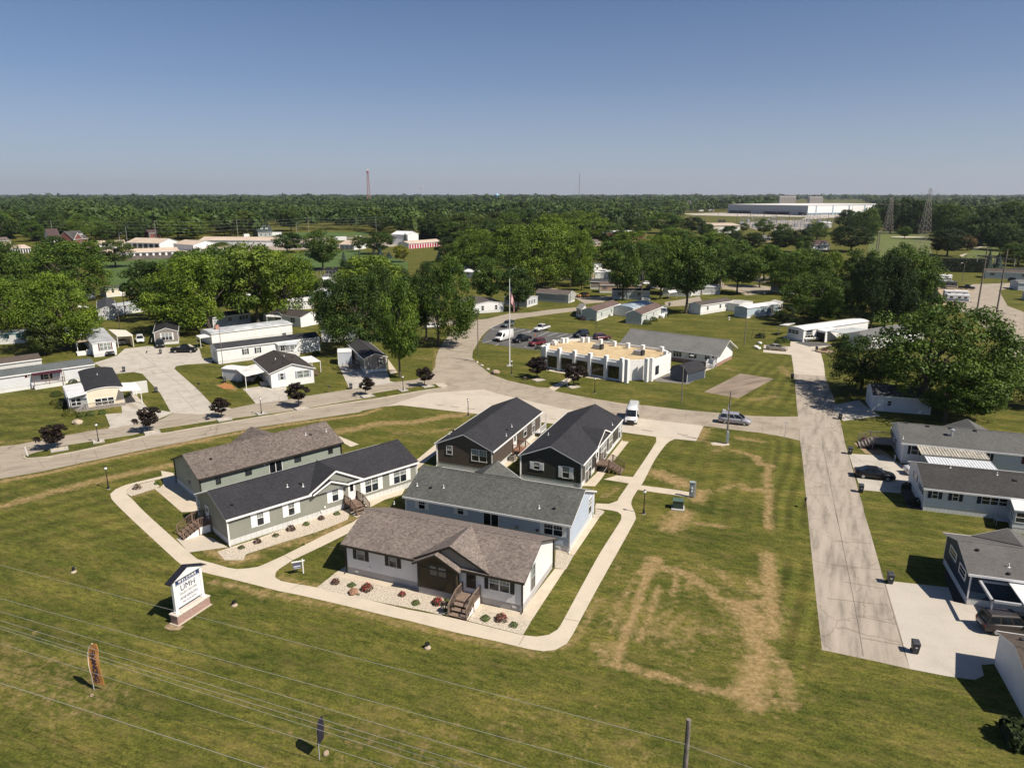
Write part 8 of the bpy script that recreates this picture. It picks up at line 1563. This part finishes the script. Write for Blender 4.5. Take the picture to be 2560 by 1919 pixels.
def farhouse(label, p0, p1, D, h, rise, wallm, roofm, dorm=0, name='house', gab=None):
    H = House(name, label, 'house', W(p0), W(p1), D=D, h=h, rise=rise, skirt=0, wall=wallm, roof=roofm, over=.4, gable=.4); wins(H, 'f', (.2,.5,.8),1.0,2.4,1.3, trim=white_trim)
    if gab: H.gable('f', H.L*gab[0], H.L*gab[1], h*.95, h+rise*.8,.3, gab[2], white_trim, rake=.3)
    if dorm:
        for k in range(dorm):
            u = H.L*(k+1)/(dorm+1) if dorm > 1 else H.L*.8; b = MB(); y = H.D*.22; z = h+rise*.45; b.box(u-.9,u+.9,y-.6,y+2.2,z,z+1.6); dm = H.part('dormer', b, s_pure); b = MB(); b.mesh([(u-1.1,y-.8,z+1.6),(u+1.1,y-.8,z+1.6),(u,y-.8,z+2.6),(u-1.1,y+3,z+1.6),(u+1.1,y+3,z+1.6),(u,y+3,z+2.6)],[(0,1,2),(0,2,5,3),(1,4,5,2),(5,4,3)]); H.part('roof', b, roofm, dm); b = MB(); b.box(u-.4,u+.4,y-.66,y-.6,z+.4,z+1.3); H.part('pane', b, win_d, dm)
    return H
farhouse('red brick house with steep front gable and white dormer beyond the road', A0(790,905), A0(940,890),12,4.2,5.5, brick('far brick', (.15,.035,.028),(.18,.05,.04),(.2,.12,.1)), dgrey_r, 1, gab=(0,.62,brick('far brick'))); farhouse('white house with steep maroon roof beyond the road', A0(535,885), A0(650,880),11,4.5,6.0, s_pure, shingle('wine shingle', (.075,.05,.05),.15))
farhouse('dark green roofed house with two white dormers in the wood edge', A1(620,818), A1(775,812),12,4.0,5.5, s_grey, shingle('green grey shingle', (.04,.055,.055),.15),2); farhouse('tan brick ranch house at the frame edge beyond the road', A0(-60,915), A0(120,905),12,3.4,2.2, brick('tan brick', (.36,.24,.13),(.42,.3,.18)), gbrown_r)
farhouse('brick house half hidden in dark trees by the wires', A0(1600,860), A0(1710,855),12,6,2.5, brick('far brick'), shingle('wine shingle', (.075,.05,.05)))
H = farhouse('white bungalow with dark maroon porch roof near the dark oak', A4(75,885), A4(290,885),14,3.2,2.4, s_pure, shingle('wine shingle', (.075,.05,.05)), gab=(.55,.95,s_pure)); farhouse('low green metal roofed barn among the dark pines', A2(700,765), A2(830,760),14,4,3, s_grey, mat('green metal roof', (.08,.2,.15),.5), name='barn')
farhouse('pale brown house at the green strip', A2(2030,925), A2(2130,920),10,3,1.8, s_tan, gbrown_r); farhouse('small white gable beside the dark trees at the green strip', A3(1490,955), A3(1570,950),8,3,3.5, s_pure, grey_r); farhouse('white gabled farmhouse by the wood beyond the factory road', A3(1160,545), A3(1215,545),16,7,5, s_pure, grey_r)
farhouse('tan low house behind the warehouse cars', A3(1740,870), A3(1810,870),10,3,1.8, s_tan, grey_r)
H = House('warehouse', 'pale warehouse with big white door behind the bright crowns', 'warehouse', W(A3(1200,790)), W(A3(1400,780)), D=40, h=8, rise=1.5, skirt=0, wall=s_cream, roof=tan_r, over=.4, gable=.4, L=26, ang=6); b = MB(); H.slab(b, 'f', 6,24,0,6,0,.2); H.part('roller_door', b, s_pure)
H = House('flat_hall', 'white flat roofed hall behind the massive bright tree', 'hall', W(A2(1990,830)), W(A2(2190,850)), D=40, h=5.5, rise=.6, skirt=0, wall=brick('far brick'), roof=s_pure, over=.5, gable=.5, arc=True); H = House('flat_hall', 'white roof edge of a hall between the wires and the bright tree', 'hall', W(A3(-40,830)), W(A3(70,825)), D=30, h=5, rise=.6, skirt=0, wall=s_white, roof=s_pure, over=.5, gable=.5, arc=True)
for x, y, l, m_ in ((1110,818,'white box trailer by the green roofed far house',s_pure),(1450,862,'white box trailer in the storage yard past the rounded tree',s_pure),(1290,760,'white box trailer behind the warehouse door',s_pure)):
    pass
def boxtrailer(label, a, b, h, m_):
    a_, b2 = W(a), W(b); L = math.dist(a_, b2); t = thing('box_trailer', label, 'trailer', a_, math.atan2(b2[1]-a_[1], b2[0]-a_[0]), 'white box trailers'); q = MB(); q.box(0,L,0,2.5,1.1,h); q.build('body', m_, t)
    for x in (L*.12, L*.8):
        for y in (.1,2.3): q = MB(); q.path([(x,y-.1,.5),(x,y+.1,.5)],[.5,.5],10); q.build('wheel', rubber, t)
for a, b_, l in ((A1(470,838),A1(530,836),'white box trailer by the dormered green roofed house'),(A1(770,818),A1(870,816),'long white box trailer past the dormered house'),(A1(1430,870),A1(1560,868),'white box trailer in the storage yard past the rounded tree'),(A1(1660,862),A1(1720,860),'short white box trailer next to the yard trailer'),(A3(1260,790),A3(1390,785),'white trailer parked along the warehouse')): boxtrailer(l, a, b_, 4.0, s_pure)
# tennis court with dark fence screen
t = thing('tennis_court', 'dark screened tennis court behind the rounded bright tree', 'tennis court', W(A1(1280,1210)),0); a = W(A1(1260,1240)); b_ = W(A1(1460,1240)); t.location = (*a,0); L = b_[0]-a[0]; q = MB(); q.box(0,L,-2,14,0,.02); q.build('court', asph, t); q = MB(); q.box(0,L,14,14.1,0,3); q.build('screen', mat('dark screen', (.035,.037,.045),.8), t); q = MB()
for k in range(6): q.box(L*k/5-.05,L*k/5+.05,-2.05,-1.95,0,3)
q.box(0,L,-2.05,-1.95,2.95,3.02); q.build('fence_frame', gray_trim, t)
# road beyond the storage yard, its poles and wires
sheet('far_road', P2(A0,(900,925),(1800,895),(2211,880)) + P2(A1,(700,850),(1100,830),(1800,815),(1800,835),(1100,850),(700,872)) + P2(A0,(2211,905),(1800,920),(900,955)),.01, concrete('far asphalt', (.2,.18,.165),.1,.05))
sheet('storage_yard', P2(A0,(850,1040),(1000,960),(2211,930)) + P2(A1,(800,900),(2100,870),(2100,920),(800,960)) + P2(A0,(2211,1030),(1900,1045)),.006, concrete('yard gravel', (.33,.28,.22),.15,.1))
FP = [(A0,572,640,860),(A0,1668,640,885),(A1,408,630,850),(A1,1160,610,810),(A1,1875,600,790),(A2,343,590,690),(A2,948,590,700),(A2,1500,565,690),(A2,1983,570,740),(A3,320,565,720),(A3,775,560,700)]
tops = []
nm_ = ['first','second','third','fourth','fifth','sixth','seventh','eighth','ninth','tenth','eleventh']
for i, (f, x, yt, yb) in enumerate(FP):
    base = f(x, yb); h = height_at(base, f(x, yt)[1]); X, Y = W(base); t = pole(f'grey power pole {nm_[i]} along the far road wires', base, h, .17, mat('pale far pole', (.3,.28,.25),.9), group='power poles along the far road'); tops.append((X, Y, h))
fw = mat('far wire', (.34,.36,.31),.6)
for k in range(4):
    mb = MB(); pts = []; ext = [(tops[0][0]-110, tops[0][1]-6, tops[0][2])] + tops + [(tops[-1][0]+120, tops[-1][1]+10, tops[-1][2])]
    for (x0,y0,h0),(x1,y1,h1) in zip(ext, ext[1:]):
        for j in range(6): f = j/6; fr_ = (.97,.82,.68,.52)[k]; pts.append((x0+(x1-x0)*f, y0+(y1-y0)*f, (h0+(h1-h0)*f)*fr_ - 1.0*4*f*(1-f)))
    mb.path(pts, [.035]*len(pts),4); tag(mb.build('power_line', fw),('topmost','second','third','lowest')[k] + ' long wire strung along the far road poles', 'wire', 'wires along the far road')
for f, x, yt, yb, l in ((A0,1355,710,880,'far road street lamp among dark trees'),(A0,1278,780,900,'short far road street lamp beside the taller one'),(A1,345,710,830,'curved street lamp before the dormered house'),(A1,1035,670,840,'street lamp at the end of the box trailers'),(A0,1595,770,885,'thin pole beside the half hidden brick house')):
    base = f(x,yb); h = height_at(base, f(x,yt)[1]); t = thing('street_lamp', l, 'street lamp', W(base),0); b = MB(); b.tube((0,0,0),(0,0,h),.14,.09,6); b.bar((0,0,h),(1.6,0,h+.2),.1,.1); b.build('pole', gray_trim, t); b = MB(); b.box(1.3,2.3,-.2,.2,h+.1,h+.3); b.build('lamp_head', gray_trim, t)
# factory
H = House('factory', 'wide white factory with long pale roof far across the field', 'factory', W(A4(0,545)), None, D=330, h=17, rise=.8, skirt=0, wall=mat('factory grey panel', (.30,.33,.36),.6, var=.05), roof=mat('factory roof', (.62,.60,.57),.7, var=.08, scale=.02), over=.3, gable=.3, ang=math.degrees(math.atan2(W(A4(70,548))[1]-W(A3(1355,565))[1], W(A4(70,548))[0]-W(A3(1355,565))[0])), L=math.dist(W(A4(70,548)), W(A3(1355,565))))
fa0, fa1 = vec2(W(A3(1355,565))), vec2(W(A4(75,550))); H.root.location = (fa0.x, fa0.y, 0); H.p0 = fa0
b = MB(); H.slab(b, 'r', 0,325,3.5,16.4,.2,.6); H.part('white_wall', b, mat('factory white panel', (.74,.73,.71),.6, var=.03)); b = MB()
for k in range(7): H.slab(b, 'r', 20+k*45,23+k*45,0,16.6,.6,1.0)
H.slab(b, 'r', 0,220,3.2,4.4,.6,.8); H.part('panel_band', b, mat('factory band', (.28,.36,.44),.6))
for k, (u0, u1) in enumerate(((5,60),(90,150),(170,260),(270,330))): b = MB(); H.slab(b, 'f', min(u0,H.L*.95), min(u1,H.L*.98),.5,5.5,0,.5); H.part('dock_door', b, mat('dock dark', (.03,.035,.045),.7))
b = MB(); H.slab(b, 'f', 0, H.L, 6.3,7.0,.1,.4); H.slab(b, 'f', H.L*.55, H.L*.98,9,9.6,.1,.4); H.part('wall_band', b, mat('factory band', (.28,.36,.44)))
sil = mat('silo steel', (.42,.38,.35),.4,.5)
for lab, f, a, c, yt, yb, n in (('cluster of tall steel silos over the factory, eleven abreast', A3,1890,2065,388,470,11),('second darker silo cluster over the factory', A4,75,205,365,425,9)):
    base = (f(a, 0)[0], f(0,527 if f is A3 else 505)[1]); p0 = vec2(W((f(a,0)[0],521))); p1 = vec2(W((f(c,0)[0],520))); d = p1-p0; hz_ = CAM_H - (f(0,yt)[1]-HZ)/PF*p0.length
    t = thing('silo_cluster', lab, 'silos', p0, math.atan2(d.y,d.x))
    for k in range(n): q = MB(); rr = d.length/n*.5; q.lathe([(rr,0),(rr,hz_),(rr*.4,hz_+2)],12,(d.length*(k+.5)/n, 0,0)); q.build('silo', sil, t)
sheet('factory_yard', P2(A3,(850,570),(1350,560),(2211,590)) + P2(A4,(420,520),(600,480),(800,490),(520,560),(0,590)) + P2(A3,(2211,605),(1500,600),(1000,585)),.02, concrete('yard slab', (.42,.38,.33),.1,.03))
sheet('fairway', P2(A4,(700,760),(780,700),(1340,730),(1290,830),(1300,960),(1100,1010),(640,1000)),.02, mat('fairway grass', (.10,.12,.028),.95, var=.25, scale=.08)); sheet('fairway', P2(A4,(1570,990),(1620,940),(1720,880),(1960,835),(2000,980),(1800,1010)),.02, mat('fairway grass', (.10,.12,.028)))
sheet('far_lawn', P2(A0,(1070,1085),(1700,1050),(2000,1080),(1400,1330),(1180,1340),(1100,1200)),.02, mat('far green lawn', (.058,.098,.018),.95, var=.25, scale=.1)); sheet('far_lawn', P2(A1,(980,1000),(1150,960),(1700,960),(2211,1080),(2211,1180),(1700,1180),(1000,1120)) , .02, mat('far green lawn', (.058,.098,.018)))
sheet('far_lawn', P2(A1,(880,780),(1260,760),(1830,770),(1830,800),(1000,825),(620,845),(640,815)),.02, mat('far green lawn', (.058,.098,.018))); sheet('far_lawn', P2(A3,(1480,985),(2211,975),(2211,1080),(1480,1060)),.02, mat('far green lawn', (.058,.098,.018)))
for p, r, l in ((A4(1060,760),9,'pale bunker by the lone golf tree'),): sheet('sand_bunker', [(W(p)[0]+r*math.cos(k*.5)*1.6, W(p)[1]+r*math.sin(k*.5)) for k in range(13)],.03, pad_c)
# lattice towers
steel = mat('tower steel', (.11,.10,.10),.6,.3); steel_l = mat('pale tower steel', (.34,.30,.29),.6,.2)
def lattice(name, label, base, h, wb, wt, m_, th_=.25, arms=(), levels=9, cat='tower'):
    t = thing(name, label, cat, base, 0); b = MB(); P = lambda k, s1, s2: ((wb+(wt-wb)*(k/levels)**.8)/2*s1,(wb+(wt-wb)*(k/levels)**.8)/2*s2, h*k/levels)
    S4 = ((1,1),(-1,1),(-1,-1),(1,-1))
    for s1, s2 in S4:
        for k in range(levels): b.bar(P(k,s1,s2), P(k+1,s1,s2), th_, th_)
    for i in range(4):
        a, c = S4[i], S4[(i+1)%4]
        for k in range(levels): b.bar(P(k,*a), P(k+1,*c), th_*.6, th_*.6); b.bar(P(k,*c), P(k+1,*a), th_*.6, th_*.6); b.bar(P(k+1,*a), P(k+1,*c), th_*.5, th_*.5)
    b.build('lattice', m_, t)
    for z, w_ in arms: q = MB(); q.bar((-w_/2,0,z),(w_/2,0,z),th_*1.2,th_*1.2); q.bar((-w_/2,0,z),(0,0,z+w_*.16),th_*.8,th_*.8); q.bar((w_/2,0,z),(0,0,z+w_*.16),th_*.8,th_*.8); q.build('crossarm', m_, t)
    return t
x, y = W((923,512)); hz_ = CAM_H + (HZ-434)/PF*y
t = lattice('radio_tower', 'red and white lattice tower with round dishes above the wood', (x,y), hz_, 14,4.5, mat('faded red steel', (.36,.2,.18),.6),.8); q = MB()
for k in range(3): q.lathe([(4.2,hz_-4+k*3.2),(4.2,hz_-2+k*3.2)],14)
q.build('dish_ring', mat('dish red', (.35,.06,.06),.6), t); q = MB(); q.lathe([(2.5,hz_+5),(3.2,hz_+7),(1.5,hz_+9)],12); q.build('radome', white_trim, t)
x, y = W((1447,512)); hz_ = CAM_H + (HZ-437)/PF*y; t = thing('radio_mast', 'thin grey radio mast on the horizon', 'mast', (x,y),0); q = MB(); q.tube((0,0,0),(0,0,hz_),1.1,.7,6); q.build('mast', mat('mast grey', (.16,.16,.17),.7), t); q = MB()
for a in (0,2.1,4.2): q.bar((math.cos(a)*60,math.sin(a)*60,0),(0,0,hz_*.7),.25,.25)
q.build('guy_wire', gray_trim, t)
x, y = W((1054,510)); hz_ = CAM_H + (HZ-469)/PF*y; t = thing('antenna_pole', 'small mushroom topped antenna on the horizon', 'antenna', (x,y),0); q = MB(); q.tube((0,0,0),(0,0,hz_-3),.9,.6,6); q.build('mast', gray_trim, t); q = MB(); q.lathe([(.5,hz_-4),(4,hz_-2),(3,hz_),(.5,hz_+1)],10); q.build('antenna_head', gray_trim, t)
x, y = W((1242,506)); hz_ = CAM_H + (HZ-485.5)/PF*y; t = thing('water_tower', 'pale blue water tower bulb above the wood', 'water tower', (x,y),0); q = MB(); k_ = y/PF*4.6; q.tube((0,0,0),(0,0,hz_-k_),k_*.35,k_*.3,8); q.build('column', mat('tower blue', (.28,.5,.72),.5), t); q = MB(); q.lathe([(k_*.4,hz_-k_*1.2),(k_,hz_-k_*.6),(k_*.95,hz_-.1*k_),(k_*.4,hz_+.25*k_),(.5,hz_+.3*k_)],16); q.build('tank', mat('tower blue', (.28,.5,.72)), t, smooth=True)
b_ = A4(1210,905); x, y = W(A4(1200,910)); lattice('pylon', 'great steel power pylon rising above the golf trees', (x,y), height_at(A4(1200,910), A4(1275,278)[1]),8,1.1, steel_l, .1,((33,20),(36.5,14)),12)
x, y = W(A4(860,730)); lattice('pylon', 'brown lattice pylon behind the first wooden power frame', (x,y), height_at(A4(860,730), A4(905,370)[1]),8,1.6, steel_l, .13,((27,20),),10); x, y = W(A3(940,545)); t = lattice('pylon', 'far pair legged pylon at the wood beyond the field', (x,y), height_at(A3(940,545), A3(0,430)[1]),16,6, steel_l, .4,((36,30),),7)
for i, (f, x, yt, yb) in enumerate(((A4,265,530,690),(A4,330,520,690),(A4,385,520,680),(A4,420,540,670),(A4,510,440,560),(A4,475,450,560),(A3,1250,560,680),(A3,1450,500,700),(A3,1590,500,720),(A3,1730,500,720),(A3,1870,500,700),(A3,2005,520,690),(A3,1115,610,690))):
    base = f(x,yb); h = height_at(base, f(x,yt)[1]); t = pole(f'wooden pole {("first","second","third","fourth","fifth","sixth","seventh","eighth","ninth","tenth","eleventh","twelfth","thirteenth")[i]} in the group round the substation', base, h, .28, mat('substation pole', (.15,.125,.11),.9), arm=((h*.97,5,10),) if i > 5 else None, group='poles round the substation')
# substation: switchgear frames
ss = random.Random(5); t = thing('substation', 'electrical substation of grey frames and white insulators before the factory', 'substation', W(A3(1900,690)),0); ox, oy = W(A3(1900,690)); fr_ = MB(); gr = MB(); tk = MB()
for i in range(60):
    x, y = W(A3(ss.uniform(1480,2420), ss.uniform(640,735))); x -= ox; y -= oy; h = ss.uniform(4,11); w_ = ss.uniform(3,9)
    for dx in (0,w_): fr_.bar((x+dx,y,0),(x+dx,y,h),.25,.25)
    fr_.bar((x,y,h),(x+w_,y,h),.3,.3)
    for k in range(3): gr.tube((x+w_*k/2.5,y,h*.55),(x+w_*k/2.5,y,h*.8),.3,.2,6)
    if i % 5 == 0: tk.box(x,x+4,y,y+3,.3,4)
fr_.build('switch_frame', mat('switchgear grey', (.2,.19,.19),.6), t); gr.build('insulator_lattice', mat('insulator grey', (.45,.46,.48),.5), t); tk.build('transformer_frame', mat('tank grey', (.32,.35,.38),.5), t)
sheet('substation_yard', P2(A3,(1450,690),(1700,640),(2211,640)) + P2(A4,(140,640),(60,700)) + P2(A3,(2100,750),(1700,750)),.03, concrete('sub gravel', (.30,.27,.24),.12,.1))
for x0, x1, l in ((1255,1290,'dark billboard back on the field'),(1297,1332,'second dark billboard back on the field')):
    a = W(A3(x0,680)); c_ = W(A3(x1,680)); h = height_at(A3(x0,680), A3(0,632)[1]); t = thing('billboard', l, 'billboard', a, 0); q = MB(); q.box(0,c_[0]-a[0],-.3,.3,h*.35,h); q.build('panel', mat('billboard dark', (.05,.045,.04),.8), t); q = MB(); q.box(1,1.5,-.2,.2,0,h*.35); q.box(c_[0]-a[0]-1.5,c_[0]-a[0]-1,-.2,.2,0,h*.35); q.build('post_frame', pole_b, t)
for f, a, c_, yb, h, l in ((A0,1395,1535,485,7,'long white building in a far clearing of the wood'),(A1,765,865,520,6,'pair of white roofs glinting in the far wood'),(A2,230,255,545,6,'white speck of a house in the far wood'),(A2,815,855,545,6,'white house front in the far wood'),(A3,1050,1100,545,7,'small white house at the wood past the field'),(A4,220,310,670,5,'white shed behind the wooden pole group'),(A4,2180,2211,498,8,'pale roof on the far horizon edge')):
    p0, p1 = W(f(a,yb)), W(f(c_,yb)); House('far_building', l, 'building', p0, p1, D=14, h=h, rise=1.5, skirt=0, wall=s_pure, roof=alu, over=.3, gable=.3)
# ------------------------------------------------------------------ woods
open_poly = [(A0,[(0,890),(2300,850),(2300,1400),(0,1400)]),(A1,[(0,830),(620,830),(640,700),(880,700),(880,780),(1250,735),(1840,760),(2100,900),(2300,1000),(2300,1500),(0,1500)]),(A2,[(-200,750),(450,900),(2300,900),(2300,1700),(-200,1700)]),(A3,[(0,850),(850,640),(850,570),(1350,545),(2300,520),(2300,1700),(0,1700)]),(A4,[(-200,400),(600,400),(830,480),(840,520),(700,560),(660,740),(800,705),(1340,735),(1340,830),(1600,900),(1960,830),(2300,960),(2300,1700),(-200,1700)]),(A0,[(1200,470),(1640,470),(1640,530),(1200,500)]),(A0,[(90,790),(320,790),(320,880),(90,880)])]
OPEN = [[W(f(*p)) for p in pl] for f, pl in open_poly]
def inside(x, y, poly):
    r = np.zeros(len(x), bool); n = len(poly)
    for i in range(n):
        (x0,y0),(x1,y1) = poly[i], poly[(i+1)%n]; r ^= ((y0 > y) != (y1 > y)) & (x < (x1-x0)*(y-y0)/(y1-y0+1e-12)+x0)
    return r
def wood(name, d0, d1, n, quads, leaf, hr, seed, half=.80):
    rs = np.random.RandomState(seed); d = np.sqrt(rs.uniform(d0*d0,d1*d1,n)); a = rs.uniform(-half,half,n); x, y = d*np.tan(a*.9), d.copy(); keep = np.ones(n,bool)
    for pl in OPEN: keep &= ~inside(x,y,pl)
    dens = np.sin(x*.004+seed)*np.cos(y*.0045+1.3)+.5*np.sin(x*.011+y*.009); keep &= dens > -1.05
    x, y = x[keep], y[keep]; m = len(x); H_ = hr[0]+(hr[1]-hr[0])*rs.uniform(0,1,m)**1.6*1.25; H_ *= 1+(.22 if quads > 60 else .42)*np.sin(x*.009+y*.002)*np.cos(y*.006)*np.cos(x*.0031); Rr = H_*rs.uniform(.4,.54,m)*(1 if quads > 60 else 1.4); tone = np.clip(.45+.3*np.sin(x*.02+y*.013)+rs.uniform(-.35,.35,m),0,1)
    ii = np.repeat(np.arange(m),quads); k = len(ii); dd = unit(rs.normal(size=(k,3))); dd[:,2] = np.abs(dd[:,2])*1.0-.25*(rs.uniform(size=k)<.4); rr = rs.uniform(.7,1.05,k)*(1+.18*np.sin(5*np.arctan2(dd[:,1],dd[:,0])+ii)+.12*np.sin(7*dd[:,2]+ii)); C = np.stack([x[ii]+dd[:,0]*rr*Rr[ii], y[ii]+dd[:,1]*rr*Rr[ii], H_[ii]*(.5+.5*dd[:,2]*rr)],1)
    Nn = unit(dd+rs.normal(size=dd.shape)*.3); sz = leaf*rs.uniform(.6,1.2,k)*Rr[ii]; tint = np.clip(tone[ii]+rs.uniform(-.08,.08,k),0,1)
    me = quads_mesh(name, C, Nn, sz, tint, LEAF, 1.0, rs); o = bpy.data.objects.new(name, me); COL.objects.link(o); o.color = (.042,.075,.014,1); return tag(o, 'mixed green wood reaching back to the horizon', 'wood', None, 'stuff')
# individual trees of the near wood edge: the ones that show largest
rs_ = random.Random(11); cand = []
xs, ys = [],[]
def add_single(n, dlo, dhi, alo, ahi, mind):
    global xs, ys; k = 0; tries = 0
    while k < n and tries < 30000:
        tries += 1; d = math.sqrt(rs_.uniform(dlo*dlo,dhi*dhi)); a = rs_.uniform(alo,ahi); x, y = d*math.tan(a), d
        if any(bool(inside(np.array([x]),np.array([y]),pl)[0]) for pl in OPEN): continue
        if any((x-q)**2+(y-r)**2 < mind*mind for q, r in zip(xs,ys)): continue
        xs.append(x); ys.append(y); k += 1
add_single(70,552,625,-.66,.12,9); add_single(50,600,760,-.66,.33,13); add_single(28,400,760,.33,.66,13)
for x, y in zip(xs, ys):
    c = rs_.choice(['mid','mid','dark','dark','bright','olive']); kd = rs_.choice(['round','full','broad','irregular','oval','round','pine' if rs_.random() < .3 else 'full']); h = rs_.uniform(14,23); t = thing('tree', 'leafy tree in the wood edge beyond the far road and fields', 'tree', (x,y),0, 'trees of the far wood edge'); rot = rs_.uniform(0,6.28); Rr = h*rs_.uniform(.42,.56); k = rs_.uniform(.75,1.1)
    for nm2, me in zip(('crown','trunk'), PROTO[kd]): o = bpy.data.objects.new(nm2, me); COL.objects.link(o); o.parent = t; o.scale = (Rr,Rr,h); o.rotation_euler = (0,0,rot); o.color = (*[v*k for v in GREENS[c]],1)
wood('wood', 590,1700,8400,110,.24,(13,21),51); wood('wood', 1650,4200,14000,30,.42,(13,21),52); wood('wood', 4000,11000,11000,14,.7,(15,26),53)

# ------------------------------------------------------------------ the summer air
hm = bpy.data.materials.new('summer haze'); hm.use_nodes = True; hn = hm.node_tree; hn.nodes.remove(hn.nodes['Principled BSDF'])
pv = hn.nodes.new('ShaderNodeVolumePrincipled'); pv.inputs['Color'].default_value = (.72,.80,.92,1); pv.inputs['Density'].default_value = .00004; pv.inputs['Anisotropy'].default_value = .2
hn.links.new(pv.outputs['Volume'], hn.nodes['Material Output'].inputs['Volume'])
q = MB(); q.box(-13500,13500,-400,13500,-1.2,260); tag(q.build('haze', hm), kind='stuff')
